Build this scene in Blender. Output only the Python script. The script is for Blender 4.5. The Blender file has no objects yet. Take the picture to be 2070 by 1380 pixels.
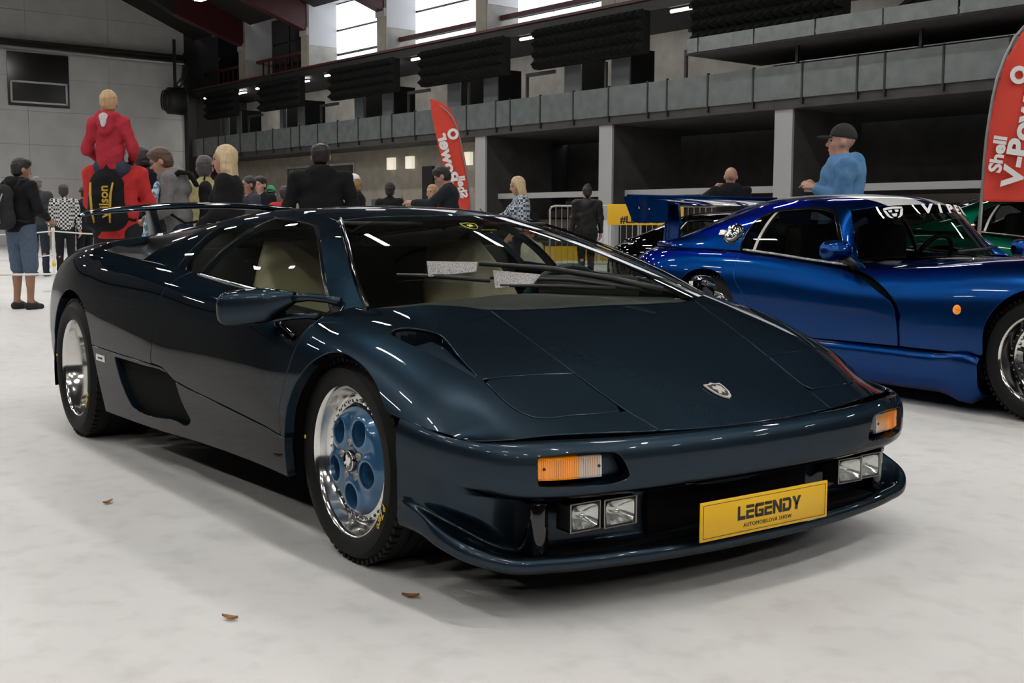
import bpy, bmesh, math, random
import numpy as np
from mathutils import Vector, Matrix
random.seed(7)
rng = np.random.RandomState(7)
SC = bpy.context.scene
COL = SC.collection
PI = math.pi

# ------------------------------------------------------------------ camera
CAM_LOC = (3.1370, -2.4950, 1.0328)
YAW, PITCH, ROLL = math.radians(144.7705), math.radians(-5.7590), math.radians(0.2245)
FPX = 2356.4
_d = Vector((math.cos(YAW) * math.cos(PITCH), math.sin(YAW) * math.cos(PITCH), math.sin(PITCH)))
_r = _d.cross(Vector((0, 0, 1))).normalized()
_u = _r.cross(_d)
_r2 = _r * math.cos(ROLL) + _u * math.sin(ROLL)
_u2 = _u * math.cos(ROLL) - _r * math.sin(ROLL)
cam_data = bpy.data.cameras.new('camera')
cam = bpy.data.objects.new('camera', cam_data)
COL.objects.link(cam)
cam.matrix_world = Matrix(((_r2.x, _u2.x, -_d.x, CAM_LOC[0]), (_r2.y, _u2.y, -_d.y, CAM_LOC[1]),
                           (_r2.z, _u2.z, -_d.z, CAM_LOC[2]), (0, 0, 0, 1)))
cam_data.sensor_fit = 'HORIZONTAL'
cam_data.sensor_width = 36.0
cam_data.lens = FPX * 36.0 / 2070.0
cam_data.clip_start = 0.05
cam_data.clip_end = 300
SC.camera = cam

# ------------------------------------------------------------------ world, exposure
world = bpy.data.worlds.new('world')
SC.world = world
world.use_nodes = True
_bg = world.node_tree.nodes['Background']
_bg.inputs[0].default_value = (0.82, 0.88, 1.0, 1)
_bg.inputs[1].default_value = 1.0
SC.view_settings.view_transform = 'Standard'
SC.view_settings.look = 'None'
SC.view_settings.gamma = 1.0
SC.view_settings.use_curve_mapping = False
SC.view_settings.exposure = 0.12
LAMP_POWER = 118.0       # emission strength of the hall's ceiling lamps

# hall axes: A runs along the gallery wall (away, to the left of the picture), B towards the gallery wall
HALL = math.radians(144.77 + 39.4)
HA = Vector((math.cos(HALL), math.sin(HALL), 0))
HB = Vector((math.cos(HALL - PI / 2), math.sin(HALL - PI / 2), 0))
CAMG = Vector((CAM_LOC[0], CAM_LOC[1], 0))


def hall(a, b, z=0.0):
    """point in hall coordinates: a along the gallery wall, b across, from the spot under the camera"""
    return CAMG + HA * a + HB * b + Vector((0, 0, z))


# ------------------------------------------------------------------ materials
MATS = {}


def mat(name, color, rough=0.5, metal=0.0, coat=0.0, spec=0.5, emit=None, estr=0.0, trans=0.0, noise=None, bump=None,
        coat_rough=0.03, ior=1.5, alpha=1.0):
    if name in MATS:
        return MATS[name]
    m = bpy.data.materials.new(name)
    m.use_nodes = True
    nt = m.node_tree
    b = nt.nodes['Principled BSDF']
    b.inputs['Base Color'].default_value = (*color, 1)
    b.inputs['Roughness'].default_value = rough
    b.inputs['Metallic'].default_value = metal
    b.inputs['Coat Weight'].default_value = coat
    b.inputs['Coat Roughness'].default_value = coat_rough
    b.inputs['Specular IOR Level'].default_value = spec
    b.inputs['IOR'].default_value = ior
    b.inputs['Transmission Weight'].default_value = trans
    if emit:
        b.inputs['Emission Color'].default_value = (*emit, 1)
        b.inputs['Emission Strength'].default_value = estr
    if noise or bump:
        tc = nt.nodes.new('ShaderNodeTexCoord')
    if noise:   # (scale, color2, detail, lo, hi)
        sc_, c2, det, lo, hi = noise
        n = nt.nodes.new('ShaderNodeTexNoise')
        n.inputs['Scale'].default_value = sc_
        n.inputs['Detail'].default_value = det
        nt.links.new(tc.outputs['Object'], n.inputs['Vector'])
        r = nt.nodes.new('ShaderNodeMapRange')
        r.inputs['From Min'].default_value = lo
        r.inputs['From Max'].default_value = hi
        nt.links.new(n.outputs['Fac'], r.inputs['Value'])
        mx = nt.nodes.new('ShaderNodeMix')
        mx.data_type = 'RGBA'
        mx.inputs['A'].default_value = (*color, 1)
        mx.inputs['B'].default_value = (*c2, 1)
        nt.links.new(r.outputs['Result'], mx.inputs['Factor'])
        nt.links.new(mx.outputs['Result'], b.inputs['Base Color'])
    if bump:    # (scale, strength, distance)
        n = nt.nodes.new('ShaderNodeTexNoise')
        n.inputs['Scale'].default_value = bump[0]
        n.inputs['Detail'].default_value = 4
        nt.links.new(tc.outputs['Object'], n.inputs['Vector'])
        bp = nt.nodes.new('ShaderNodeBump')
        bp.inputs['Strength'].default_value = bump[1]
        bp.inputs['Distance'].default_value = bump[2]
        nt.links.new(n.outputs['Fac'], bp.inputs['Height'])
        nt.links.new(bp.outputs['Normal'], b.inputs['Normal'])
    MATS[name] = m
    return m


def glass_mat(name, tint=(0.6, 0.65, 0.63), rough=0.0, f0=1.5):
    """thin pane: tinted see-through mixed with a mirror by Fresnel"""
    m = bpy.data.materials.new(name)
    m.use_nodes = True
    nt = m.node_tree
    nt.nodes.clear()
    out = nt.nodes.new('ShaderNodeOutputMaterial')
    tr = nt.nodes.new('ShaderNodeBsdfTransparent')
    tr.inputs[0].default_value = (*tint, 1)
    gl = nt.nodes.new('ShaderNodeBsdfGlossy')
    gl.inputs['Roughness'].default_value = rough
    gl.inputs['Color'].default_value = (1, 1, 1, 1)
    fr = nt.nodes.new('ShaderNodeFresnel')
    ge = nt.nodes.new('ShaderNodeNewGeometry')      # a thin pane reflects alike from both sides
    ma = nt.nodes.new('ShaderNodeMath')
    ma.operation = 'MULTIPLY_ADD'
    ma.inputs[1].default_value = 1.0 / f0 - f0
    ma.inputs[2].default_value = f0
    nt.links.new(ge.outputs['Backfacing'], ma.inputs[0])
    nt.links.new(ma.outputs[0], fr.inputs['IOR'])
    mx = nt.nodes.new('ShaderNodeMixShader')
    nt.links.new(fr.outputs[0], mx.inputs[0])
    nt.links.new(tr.outputs[0], mx.inputs[1])
    nt.links.new(gl.outputs[0], mx.inputs[2])
    nt.links.new(mx.outputs[0], out.inputs[0])
    MATS[name] = m
    return m


# ------------------------------------------------------------------ object helpers
def link(o, parent=None):
    COL.objects.link(o)
    if parent is not None:
        o.parent = parent
    return o


def thing(name, label, cat, loc=(0, 0, 0), rz=0.0, group=None):
    o = bpy.data.objects.new(name, None)
    o.empty_display_size = 0.2
    COL.objects.link(o)
    o.location = loc
    o.rotation_euler = (0, 0, rz)
    o['label'] = label
    o['category'] = cat
    if group:
        o['group'] = group
    return o


def tag(o, label, cat, group=None, kind=None):
    if label:
        o['label'] = label
    if cat:
        o['category'] = cat
    if group:
        o['group'] = group
    if kind:
        o['kind'] = kind
    return o


def sub(name, parent, loc=(0, 0, 0), rot=(0, 0, 0)):
    o = bpy.data.objects.new(name, None)
    o.empty_display_size = 0.1
    link(o, parent)
    o.location = loc
    o.rotation_euler = rot
    return o


def mesh_obj(name, V, F, m, parent=None, smooth=False, N=None, angle=None):
    me = bpy.data.meshes.new(name)
    me.from_pydata([tuple(map(float, v)) for v in V], [], [tuple(int(i) for i in f) for f in F])
    me.update()
    if smooth or N is not None or angle is not None:
        me.shade_smooth()
    if N is not None:
        me.normals_split_custom_set_from_vertices([tuple(map(float, n)) for n in N])
    elif angle is not None:
        me.set_sharp_from_angle(angle=angle)
    if m is not None:
        me.materials.append(m)
    o = bpy.data.objects.new(name, me)
    link(o, parent)
    return o


class MB:
    """collects simple shapes into one mesh"""

    def __init__(self):
        self.V = []
        self.F = []

    def add(self, V, F):
        k = len(self.V)
        self.V += [tuple(v) for v in V]
        self.F += [tuple(i + k for i in f) for f in F]
        return self

    def box(self, lo, hi, M=None):
        x0, y0, z0 = lo
        x1, y1, z1 = hi
        V = [(x0, y0, z0), (x1, y0, z0), (x1, y1, z0), (x0, y1, z0), (x0, y0, z1), (x1, y0, z1), (x1, y1, z1), (x0, y1, z1)]
        if M is not None:
            V = [tuple(M @ Vector(v)) for v in V]
        return self.add(V, [(0, 3, 2, 1), (4, 5, 6, 7), (0, 1, 5, 4), (1, 2, 6, 5), (2, 3, 7, 6), (3, 0, 4, 7)])

    def beam(self, p, q, w, h, up=(0, 0, 1)):
        p, q = Vector(p), Vector(q)
        d = (q - p)
        L = d.length
        d.normalize()
        s = d.cross(Vector(up))
        if s.length < 1e-5:
            s = d.cross(Vector((1, 0, 0)))
        s.normalize()
        u = s.cross(d)
        M = Matrix(((d.x, s.x, u.x, p.x), (d.y, s.y, u.y, p.y), (d.z, s.z, u.z, p.z), (0, 0, 0, 1)))
        return self.box((0, -w / 2, -h / 2), (L, w / 2, h / 2), M)

    def tube(self, pts, r, n=8, caps=True):
        pts = [Vector(p) for p in pts]
        rs = r if isinstance(r, (list, tuple)) else [r] * len(pts)
        rings = []
        ref = None
        for i, p in enumerate(pts):
            a = pts[max(i - 1, 0)]
            b = pts[min(i + 1, len(pts) - 1)]
            t = (b - a).normalized()
            if ref is None:
                ref = t.orthogonal().normalized()
            s = (ref - t * ref.dot(t))
            s = s.normalized() if s.length > 1e-6 else t.orthogonal().normalized()
            ref = s
            w = t.cross(s)
            rings.append([p + (s * math.cos(2 * PI * k / n) + w * math.sin(2 * PI * k / n)) * rs[i] for k in range(n)])
        V = [v for ring in rings for v in ring]
        F = []
        for i in range(len(pts) - 1):
            for k in range(n):
                k2 = (k + 1) % n
                F.append((i * n + k, i * n + k2, (i + 1) * n + k2, (i + 1) * n + k))
        if caps:
            F.append(tuple(range(n - 1, -1, -1)))
            F.append(tuple((len(pts) - 1) * n + k for k in range(n)))
        return self.add(V, F)

    def lathe(self, prof, n=48, axis='y', center=(0, 0, 0), closed=False):
        """prof: (radius, height along axis)"""
        V, F = [], []
        m = len(prof)
        for i in range(n):
            a = 2 * PI * i / n
            c, s = math.cos(a), math.sin(a)
            for (r, h) in prof:
                if axis == 'y':
                    v = (r * c, h, r * s)
                elif axis == 'z':
                    v = (r * c, r * s, h)
                else:
                    v = (h, r * c, r * s)
                V.append((v[0] + center[0], v[1] + center[1], v[2] + center[2]))
        for i in range(n):
            j = (i + 1) % n
            for k in range(m - 1 + (1 if closed else 0)):
                k2 = (k + 1) % m
                F.append((i * m + k, i * m + k2, j * m + k2, j * m + k))
        return self.add(V, F)

    def prism(self, poly, d, off=(0, 0, 0)):
        """poly: list of 3D points (planar), d: extrusion vector"""
        n = len(poly)
        d = Vector(d)
        A = [Vector(p) + Vector(off) for p in poly]
        V = A + [p + d for p in A]
        F = [tuple(range(n - 1, -1, -1)), tuple(range(n, 2 * n))]
        for i in range(n):
            j = (i + 1) % n
            F.append((i, j, n + j, n + i))
        return self.add(V, F)

    def build(self, name, m, parent=None, smooth=False, angle=None, bevel=0.0, seg=2):
        o = mesh_obj(name, self.V, self.F, m, parent, smooth, None, angle)
        bm = bmesh.new()
        bm.from_mesh(o.data)
        bmesh.ops.recalc_face_normals(bm, faces=bm.faces)
        if bevel > 0:
            ed = [e for e in bm.edges if len(e.link_faces) == 2 and e.calc_face_angle(0) > 0.6]
            bmesh.ops.bevel(bm, geom=ed, offset=bevel, segments=seg, affect='EDGES', profile=0.5, clamp_overlap=True)
            for f in bm.faces:
                f.smooth = True
        bm.to_mesh(o.data)
        bm.free()
        if bevel > 0:
            o.data.set_sharp_from_angle(angle=math.radians(50))
        return o


def rbox(name, lo, hi, m, parent=None, bevel=0.01, seg=2, M=None):
    return MB().box(lo, hi, M).build(name, m, parent, bevel=bevel, seg=seg)


def dup(o, parent=None):
    """copy of an object with its children (mesh data shared)"""
    c = o.copy()
    COL.objects.link(c)
    if parent is not None:
        c.parent = parent
    for ch in list(o.children):
        dup(ch, c)
    return c


def text_mesh(name, body, size, m, parent=None, M=None, extrude=0.001, align='CENTER', bold=0.0, shear=0.0, space=1.0, sx=1.0):
    cu = bpy.data.curves.new(name, 'FONT')
    cu.body = body
    cu.size = size
    cu.align_x = align
    cu.align_y = 'CENTER'
    cu.extrude = extrude
    cu.offset = bold
    cu.shear = shear
    cu.space_character = space
    cu.resolution_u = 3
    t = bpy.data.objects.new(name, cu)
    COL.objects.link(t)
    dg = bpy.context.evaluated_depsgraph_get()
    dg.update()
    me = bpy.data.meshes.new_from_object(t.evaluated_get(dg))
    bpy.data.objects.remove(t)
    bpy.data.curves.remove(cu)
    if sx != 1.0:
        me.transform(Matrix.Diagonal((sx, 1, 1, 1)))
    me.materials.clear()
    me.materials.append(m)
    o = bpy.data.objects.new(name, me)
    link(o, parent)
    if M is not None:
        o.matrix_local = M
    return o


def frame(p, ex, ey):
    """matrix with origin p, x axis ex, y axis ~ey"""
    ex = Vector(ex).normalized()
    ez = ex.cross(Vector(ey)).normalized()
    ey = ez.cross(ex)
    return Matrix(((ex.x, ey.x, ez.x, p[0]), (ex.y, ey.y, ez.y, p[1]), (ex.z, ey.z, ez.z, p[2]), (0, 0, 0, 1)))


# ------------------------------------------------------------------ smooth sheets that can be cut into panels
def herm(P, ts, tq, crease=()):
    """cubic interpolation through P (n,...) at parameters ts, sampled at tq; creases are indices with broken tangents"""
    P = np.asarray(P, float)
    n = len(P)
    if n == 2:
        w = ((tq - ts[0]) / (ts[1] - ts[0])).reshape(-1, *([1] * (P.ndim - 1)))
        return P[0] * (1 - w) + P[1] * w
    h = np.diff(ts)
    s = (P[1:] - P[:-1]) / h.reshape(-1, *([1] * (P.ndim - 1)))
    mL = np.zeros_like(P)
    mR = np.zeros_like(P)
    for i in range(n):
        if i == 0:
            t = s[0] * 1.5 - 0.5 * (s[0] * h[1] + s[1] * h[0]) / (h[0] + h[1])
        elif i == n - 1:
            t = s[-1] * 1.5 - 0.5 * (s[-1] * h[-2] + s[-2] * h[-1]) / (h[-1] + h[-2])
        else:
            t = (s[i - 1] * h[i] + s[i] * h[i - 1]) / (h[i] + h[i - 1])
        mL[i] = mR[i] = t
        if i in crease and 0 < i < n - 1:
            mL[i], mR[i] = s[i - 1], s[i]
    k = np.clip(np.searchsorted(ts, tq, side='right') - 1, 0, n - 2)
    u = ((tq - ts[k]) / h[k]).reshape(-1, *([1] * (P.ndim - 1)))
    hk = h[k].reshape(u.shape)
    return (P[k] * (2 * u ** 3 - 3 * u ** 2 + 1) + mR[k] * hk * (u ** 3 - 2 * u ** 2 + u)
            + P[k + 1] * (-2 * u ** 3 + 3 * u ** 2) + mL[k + 1] * hk * (u ** 3 - u ** 2))


def curve(P, n, crease=()):
    P = np.asarray(P, float)
    ts = np.r_[0, np.cumsum(np.linalg.norm(np.diff(P, axis=0), axis=1))]
    return herm(P, ts, np.linspace(0, ts[-1], n), crease)


def qsamples(ts, step):
    out = []
    for a, b in zip(ts[:-1], ts[1:]):
        k = max(1, int(math.ceil((b - a) / step)))
        out += list(np.linspace(a, b, k, endpoint=False))
    return np.array(out + [ts[-1]])


class Sheet:
    def __init__(self, V, N, F):
        self.V, self.N, self.F = V, N, F

    def copy(self):
        return Sheet(self.V.copy(), self.N.copy(), list(self.F))


def net_surface(net, du, dv, cu=(), cv=(), flip=False):
    net = np.asarray(net, float)
    R, C, _ = net.shape
    tu = np.r_[0, np.cumsum(np.maximum(np.linalg.norm(np.diff(net, axis=0), axis=2).mean(1), 1e-4))]
    tv = np.r_[0, np.cumsum(np.maximum(np.linalg.norm(np.diff(net, axis=1), axis=2).mean(0), 1e-4))]
    qu, qv = qsamples(tu, du), qsamples(tv, dv)
    A = herm(net, tu, qu, cu)                       # (nu, C, 3)
    S = herm(np.swapaxes(A, 0, 1), tv, qv, cv)      # (nv, nu, 3)
    S = np.swapaxes(S, 0, 1)
    gu = np.gradient(S, qu, axis=0)
    gv = np.gradient(S, qv, axis=1)
    Nn = np.cross(gu, gv)
    Nn /= np.maximum(np.linalg.norm(Nn, axis=2, keepdims=True), 1e-12)
    if flip:
        Nn = -Nn
    nu, nv = len(qu), len(qv)
    F = []
    for i in range(nu - 1):
        for j in range(nv - 1):
            a = i * nv + j
            f = (a, a + nv, a + nv + 1, a + 1)
            F.append(f[::-1] if flip else f)
    return Sheet(S.reshape(-1, 3), Nn.reshape(-1, 3), F)


def clip(sh, f):
    """keep the part of the sheet where f(V) >= 0; the cut edge follows f = 0"""
    val = f(sh.V)
    pos = (val >= 0)
    pl = pos.tolist()
    cross = {}
    part = []
    out = []
    for face in sh.F:
        c = [pl[i] for i in face]
        if all(c):
            out.append(face)
        elif any(c):
            part.append(face)
            m = len(face)
            for k in range(m):
                i, j = face[k], face[(k + 1) % m]
                if pl[i] != pl[j]:
                    key = (i, j) if pl[i] else (j, i)
                    if key not in cross:
                        cross[key] = len(sh.V) + len(cross)
    V, N = sh.V, sh.N
    if cross:
        E = np.array(list(cross.keys()))
        lo, hi = sh.V[E[:, 0]], sh.V[E[:, 1]]
        ta, tb = np.zeros(len(E)), np.ones(len(E))
        for _ in range(9):
            tm = (ta + tb) / 2
            ok = f(lo + (hi - lo) * tm[:, None]) >= 0
            ta = np.where(ok, tm, ta)
            tb = np.where(ok, tb, tm)
        t = ((ta + tb) / 2)[:, None]
        n = sh.N[E[:, 0]] * (1 - t) + sh.N[E[:, 1]] * t
        V = np.vstack([sh.V, lo + (hi - lo) * t])
        N = np.vstack([sh.N, n / np.maximum(np.linalg.norm(n, axis=1, keepdims=True), 1e-9)])
    for face in part:
        poly = []
        m = len(face)
        for k in range(m):
            i, j = face[k], face[(k + 1) % m]
            if pl[i]:
                poly.append(i)
            if pl[i] != pl[j]:
                poly.append(cross[(i, j) if pl[i] else (j, i)])
        if len(poly) >= 3:
            out.append(tuple(poly))
    used = sorted({i for fc in out for i in fc})
    mp = {o: n for n, o in enumerate(used)}
    if not used:
        return Sheet(np.zeros((0, 3)), np.zeros((0, 3)), [])
    return Sheet(V[used], N[used], [tuple(mp[i] for i in fc) for fc in out])


def merge(*shs):
    V, N, F = [], [], []
    k = 0
    for s in shs:
        V.append(s.V)
        N.append(s.N)
        F += [tuple(i + k for i in f) for f in s.F]
        k += len(s.V)
    return Sheet(np.vstack(V), np.vstack(N), F)


def sdpoly(poly):
    """signed distance (positive inside) to a 2D polygon, vectorised"""
    P = np.asarray(poly, float)
    Q = np.roll(P, -1, axis=0)

    def g(X):
        d2 = np.full(len(X), 1e9)
        ins = np.zeros(len(X), bool)
        for a, b in zip(P, Q):
            e = b - a
            w = X - a
            t = np.clip((w @ e) / max(e @ e, 1e-12), 0, 1)
            r = w - t[:, None] * e
            d2 = np.minimum(d2, (r * r).sum(1))
            c = (a[1] > X[:, 1]) != (b[1] > X[:, 1])
            with np.errstate(divide='ignore', invalid='ignore'):
                xi = a[0] + (X[:, 1] - a[1]) * (b[0] - a[0]) / (b[1] - a[1])
            ins ^= c & (X[:, 0] < xi)
        d = np.sqrt(d2)
        return np.where(ins, d, -d)
    return g


def panel(name, sh, m, parent=None, depth=0.016, bev=0.0035, rim=True, skip=None):
    """sheet -> object with rounded, turned-in edges so that it has thickness"""
    V, N, F = sh.V, sh.N, sh.F
    if not rim:
        return mesh_obj(name, V, F, m, parent, N=N)
    cnt = {}
    for f in F:
        n = len(f)
        for k in range(n):
            i, j = f[k], f[(k + 1) % n]
            key = (i, j) if i < j else (j, i)
            cnt[key] = cnt.get(key, 0) + 1 if key in cnt else 1
    bd = []
    for f in F:
        n = len(f)
        for k in range(n):
            i, j = f[k], f[(k + 1) % n]
            if cnt[(i, j) if i < j else (j, i)] == 1:
                bd.append((i, j))
    if skip is not None and bd:
        bd = [(i, j) for (i, j) in bd if not skip((V[i] + V[j]) / 2)]
    out = {}
    for i, j in bd:   # outward in-plane direction at boundary vertices
        e = V[j] - V[i]
        o = np.cross(e, N[i])
        l = np.linalg.norm(o)
        if l > 1e-9:
            o /= l
            out[i] = out.get(i, 0) + o
            out[j] = out.get(j, 0) + o
    Vn, Nn, Fn = [V], [N], list(F)
    k = len(V)
    ids = {}
    ring = []
    rn = []
    for i, o in out.items():
        l = np.linalg.norm(o)
        o = o / l if l > 1e-9 else o
        ids[i] = len(ring) // 3
        ring += [V[i] + o * bev * 0.3 - N[i] * bev * 0.3, V[i] + o * bev - N[i] * bev, V[i] + o * bev - N[i] * depth]
        d = o + N[i]
        d /= max(np.linalg.norm(d), 1e-9)
        rn += [d, o, o]
    if ring:
        Vn.append(np.array(ring))
        Nn.append(np.array(rn))
        for i, j in bd:
            if i in ids and j in ids:
                a, b = k + 3 * ids[i], k + 3 * ids[j]
                Fn += [(j, i, a, b), (b, a, a + 1, b + 1), (b + 1, a + 1, a + 2, b + 2)]
    return mesh_obj(name, np.vstack(Vn), Fn, m, parent, N=np.vstack(Nn))


def side_xz(f, smin=-9, sgn=0):
    """function of the side view (x, z)"""
    return lambda V: f(V[:, [0, 2]])


def plan(f):
    """function of the plan view (x, |y|)"""
    return lambda V: f(np.c_[V[:, 0], np.abs(V[:, 1])])


def half(sgn):
    return lambda V: V[:, 1] * sgn


def ymirror(P):
    P = np.array(P, float)
    P[..., 1] *= -1
    return P
# ================================================================== the arena hall
class HB_(MB):
    """shapes given in hall coordinates (a, b, z)"""

    def add(self, V, F):
        return MB.add(self, [tuple(hall(*v)) for v in V], F)


def hbox(name, lo, hi, m, parent=None, bevel=0.0):
    return HB_().box(lo, hi).build(name, m, parent, bevel=bevel)


def struct(o):
    o['kind'] = 'structure'
    return o


M_FLOOR = mat('pale_floor', (0.62, 0.615, 0.60), rough=0.55, spec=0.35)
_nt = M_FLOOR.node_tree
_tc = _nt.nodes.new('ShaderNodeTexCoord')
_mp = _nt.nodes.new('ShaderNodeMapping')
_mp.inputs['Scale'].default_value = (0.5, 1.3, 1)
_mp.inputs['Rotation'].default_value = (0, 0, .6)
_n1 = _nt.nodes.new('ShaderNodeTexNoise')
_n1.inputs['Scale'].default_value = 0.9
_n1.inputs['Detail'].default_value = 5
_n2 = _nt.nodes.new('ShaderNodeTexNoise')
_n2.inputs['Scale'].default_value = 9
_n2.inputs['Detail'].default_value = 6
_r1 = _nt.nodes.new('ShaderNodeValToRGB')
_r1.color_ramp.elements[0].position = .30
_r1.color_ramp.elements[0].color = (.60, .59, .575, 1)
_r1.color_ramp.elements[1].position = .62
_r1.color_ramp.elements[1].color = (.69, .685, .67, 1)
_r2 = _nt.nodes.new('ShaderNodeValToRGB')
_r2.color_ramp.elements[0].position = .25
_r2.color_ramp.elements[0].color = (.86, .86, .85, 1)
_r2.color_ramp.elements[1].position = .5
_r2.color_ramp.elements[1].color = (1, 1, 1, 1)
_mm = _nt.nodes.new('ShaderNodeMix')
_mm.data_type = 'RGBA'
_mm.blend_type = 'MULTIPLY'
_mm.inputs['Factor'].default_value = 1.0
_nt.links.new(_tc.outputs['Object'], _mp.inputs['Vector'])
_nt.links.new(_mp.outputs['Vector'], _n1.inputs['Vector'])
_nt.links.new(_tc.outputs['Object'], _n2.inputs['Vector'])
_nt.links.new(_n1.outputs['Fac'], _r1.inputs['Fac'])
_nt.links.new(_n2.outputs['Fac'], _r2.inputs['Fac'])
_nt.links.new(_r1.outputs['Color'], _mm.inputs['A'])
_nt.links.new(_r2.outputs['Color'], _mm.inputs['B'])
_nt.links.new(_mm.outputs['Result'], _nt.nodes['Principled BSDF'].inputs['Base Color'])

M_WALLG = mat('grey_panel_wall', (0.62, 0.62, 0.61), rough=0.6, noise=(1.2, (.56, .56, .55), 3, .35, .65))
M_CONC = mat('pale_concrete', (0.44, 0.43, 0.40), rough=0.8, noise=(1.5, (.33, .32, .30), 5, .35, .65))
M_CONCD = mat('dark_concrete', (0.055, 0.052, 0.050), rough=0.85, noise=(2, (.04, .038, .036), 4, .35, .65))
M_BEIGE = mat('beige_wall', (0.33, 0.30, 0.245), rough=0.8, noise=(2.5, (.27, .245, .20), 4, .35, .65))
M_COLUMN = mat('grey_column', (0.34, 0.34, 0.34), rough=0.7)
M_ROOF = mat('dark_roof', (0.014, 0.012, 0.012), rough=0.8)
M_STEELD = mat('dark_steel', (0.012, 0.011, 0.012), rough=0.6)
M_REDST = mat('red_steel', (0.055, 0.007, 0.009), rough=0.5)
M_FOAM = mat('black_foam', (0.011, 0.011, 0.011), rough=0.95, spec=0.1)
M_FROST = mat('frosted_balustrade', (0.13, 0.145, 0.145), rough=0.25, noise=(3, (.10, .115, .115), 3, .35, .65))
M_BOARD = mat('grey_board', (0.10, 0.105, 0.115), rough=0.6)
M_GLOW = mat('daylight_pane', (0.8, 0.85, 0.9), rough=0.3, emit=(0.93, 0.96, 1.0), estr=1.5)
M_SOFF = mat('pale_planks', (0.55, 0.56, 0.58), rough=0.6)
M_DARKW = mat('dark_pane', (0.012, 0.011, 0.010), rough=0.15)
M_WOOD = mat('bench_wood', (0.085, 0.07, 0.06), rough=0.6)
M_PIPE = mat('duct_metal', (0.25, 0.25, 0.25), rough=0.35, metal=0.9)
M_LAMP = mat('lamp_diffuser', (0.9, 0.9, 0.9), rough=0.4, emit=(1.0, 0.975, 0.94), estr=LAMP_POWER)
M_HOUS = mat('lamp_housing', (0.35, 0.35, 0.35), rough=0.5, metal=0.5)
M_TUBE = mat('tube_lamp_glow', (0.9, 0.9, 0.9), emit=(1, .98, .93), estr=6.0)

AE, BG = 54.83, 24.6     # end wall and gallery front
A0, B0 = -24.0, -26.0

f = HB_().box((A0, B0, -.2), (AE + .4, 34, 0)).build('floor', M_FLOOR)
struct(f)
# ---- end wall of long sheet panels, with recessed joints
we = struct(hbox('wall_end', (AE + .06, B0, 0), (AE + .4, BG + 4, 19), M_CONCD))
zs_ = [0, 1.5, 3.0, 4.5, 6.0, 7.5, 8.9, 10.4, 11.9, 13.4, 15, 17]
bs_ = [B0] + [2.0 + 3.72 * k for k in range(7)]
for i in range(len(zs_) - 1):
    for j in range(len(bs_) - 1):
        hbox('wall_panel', (AE, bs_[j] + .006, zs_[i] + .005), (AE + .09, bs_[j + 1] - .006, zs_[i + 1] - .005), M_WALLG, we)
struct(hbox('trim_1', (AE - .45, BG - .35, 0), (AE, BG + .1, 9.2), M_STEELD))
# window niche with a white-framed pane in its lower half
wn = struct(HB_().box((AE - .06, 16.03, 6.2), (AE + .0, 18.72, 8.55)).build('window_1', M_DARKW))
fr = HB_()
for lo, hi in (((16.12, 7.22), (18.62, 7.30)), ((16.12, 6.32), (18.62, 6.40)), ((16.12, 6.32), (16.20, 7.30)), ((18.54, 6.32), (18.62, 7.30))):
    fr.box((AE - .12, lo[0], lo[1]), (AE - .06, hi[0], hi[1]))
fr.build('window_frame', M_WALLG, wn)
# duct along the end wall that drops to a heater in the corner
du = HB_()
du.tube([(AE - .5, B0 + 1, 8.72), (AE - .5, 10, 8.72), (AE - .5, 24.0, 8.72), (AE - .6, 24.1, 8.5), (AE - .9, 23.9, 7.9), (AE - 1.2, 23.4, 7.45)], .15, 12)
tag(du.build('air_duct', M_PIPE, smooth=True), 'round silver air duct running along the grey end wall', 'duct')
tag(hbox('cable_tray', (AE - .5, B0 + 1, 8.93), (AE - .1, 24.2, 9.05), M_STEELD), 'dark cable tray above the air duct on the end wall', 'cable tray')
ht = thing('air_heater', 'black drum-shaped air heater in the hall corner under the roof', 'heater', tuple(hall(53.4, 23.2, 0)))
MB().lathe([(0, -.5), (.45, -.48), (.62, -.35), (.65, .35), (.5, .45), (0, .46)], 24, 'y', (0, 0, 6.75)).build('drum', M_STEELD, ht, smooth=True)
MB().lathe([(.42, -.56), (.48, -.56), (.48, -.48)], 24, 'y', (0, 0, 6.75)).build('drum_ring', M_STEELD, ht, smooth=True)
MB().box((-.06, -.06, 7.3), (.06, .06, 9.6)).build('hanger', M_STEELD, ht)

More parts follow.
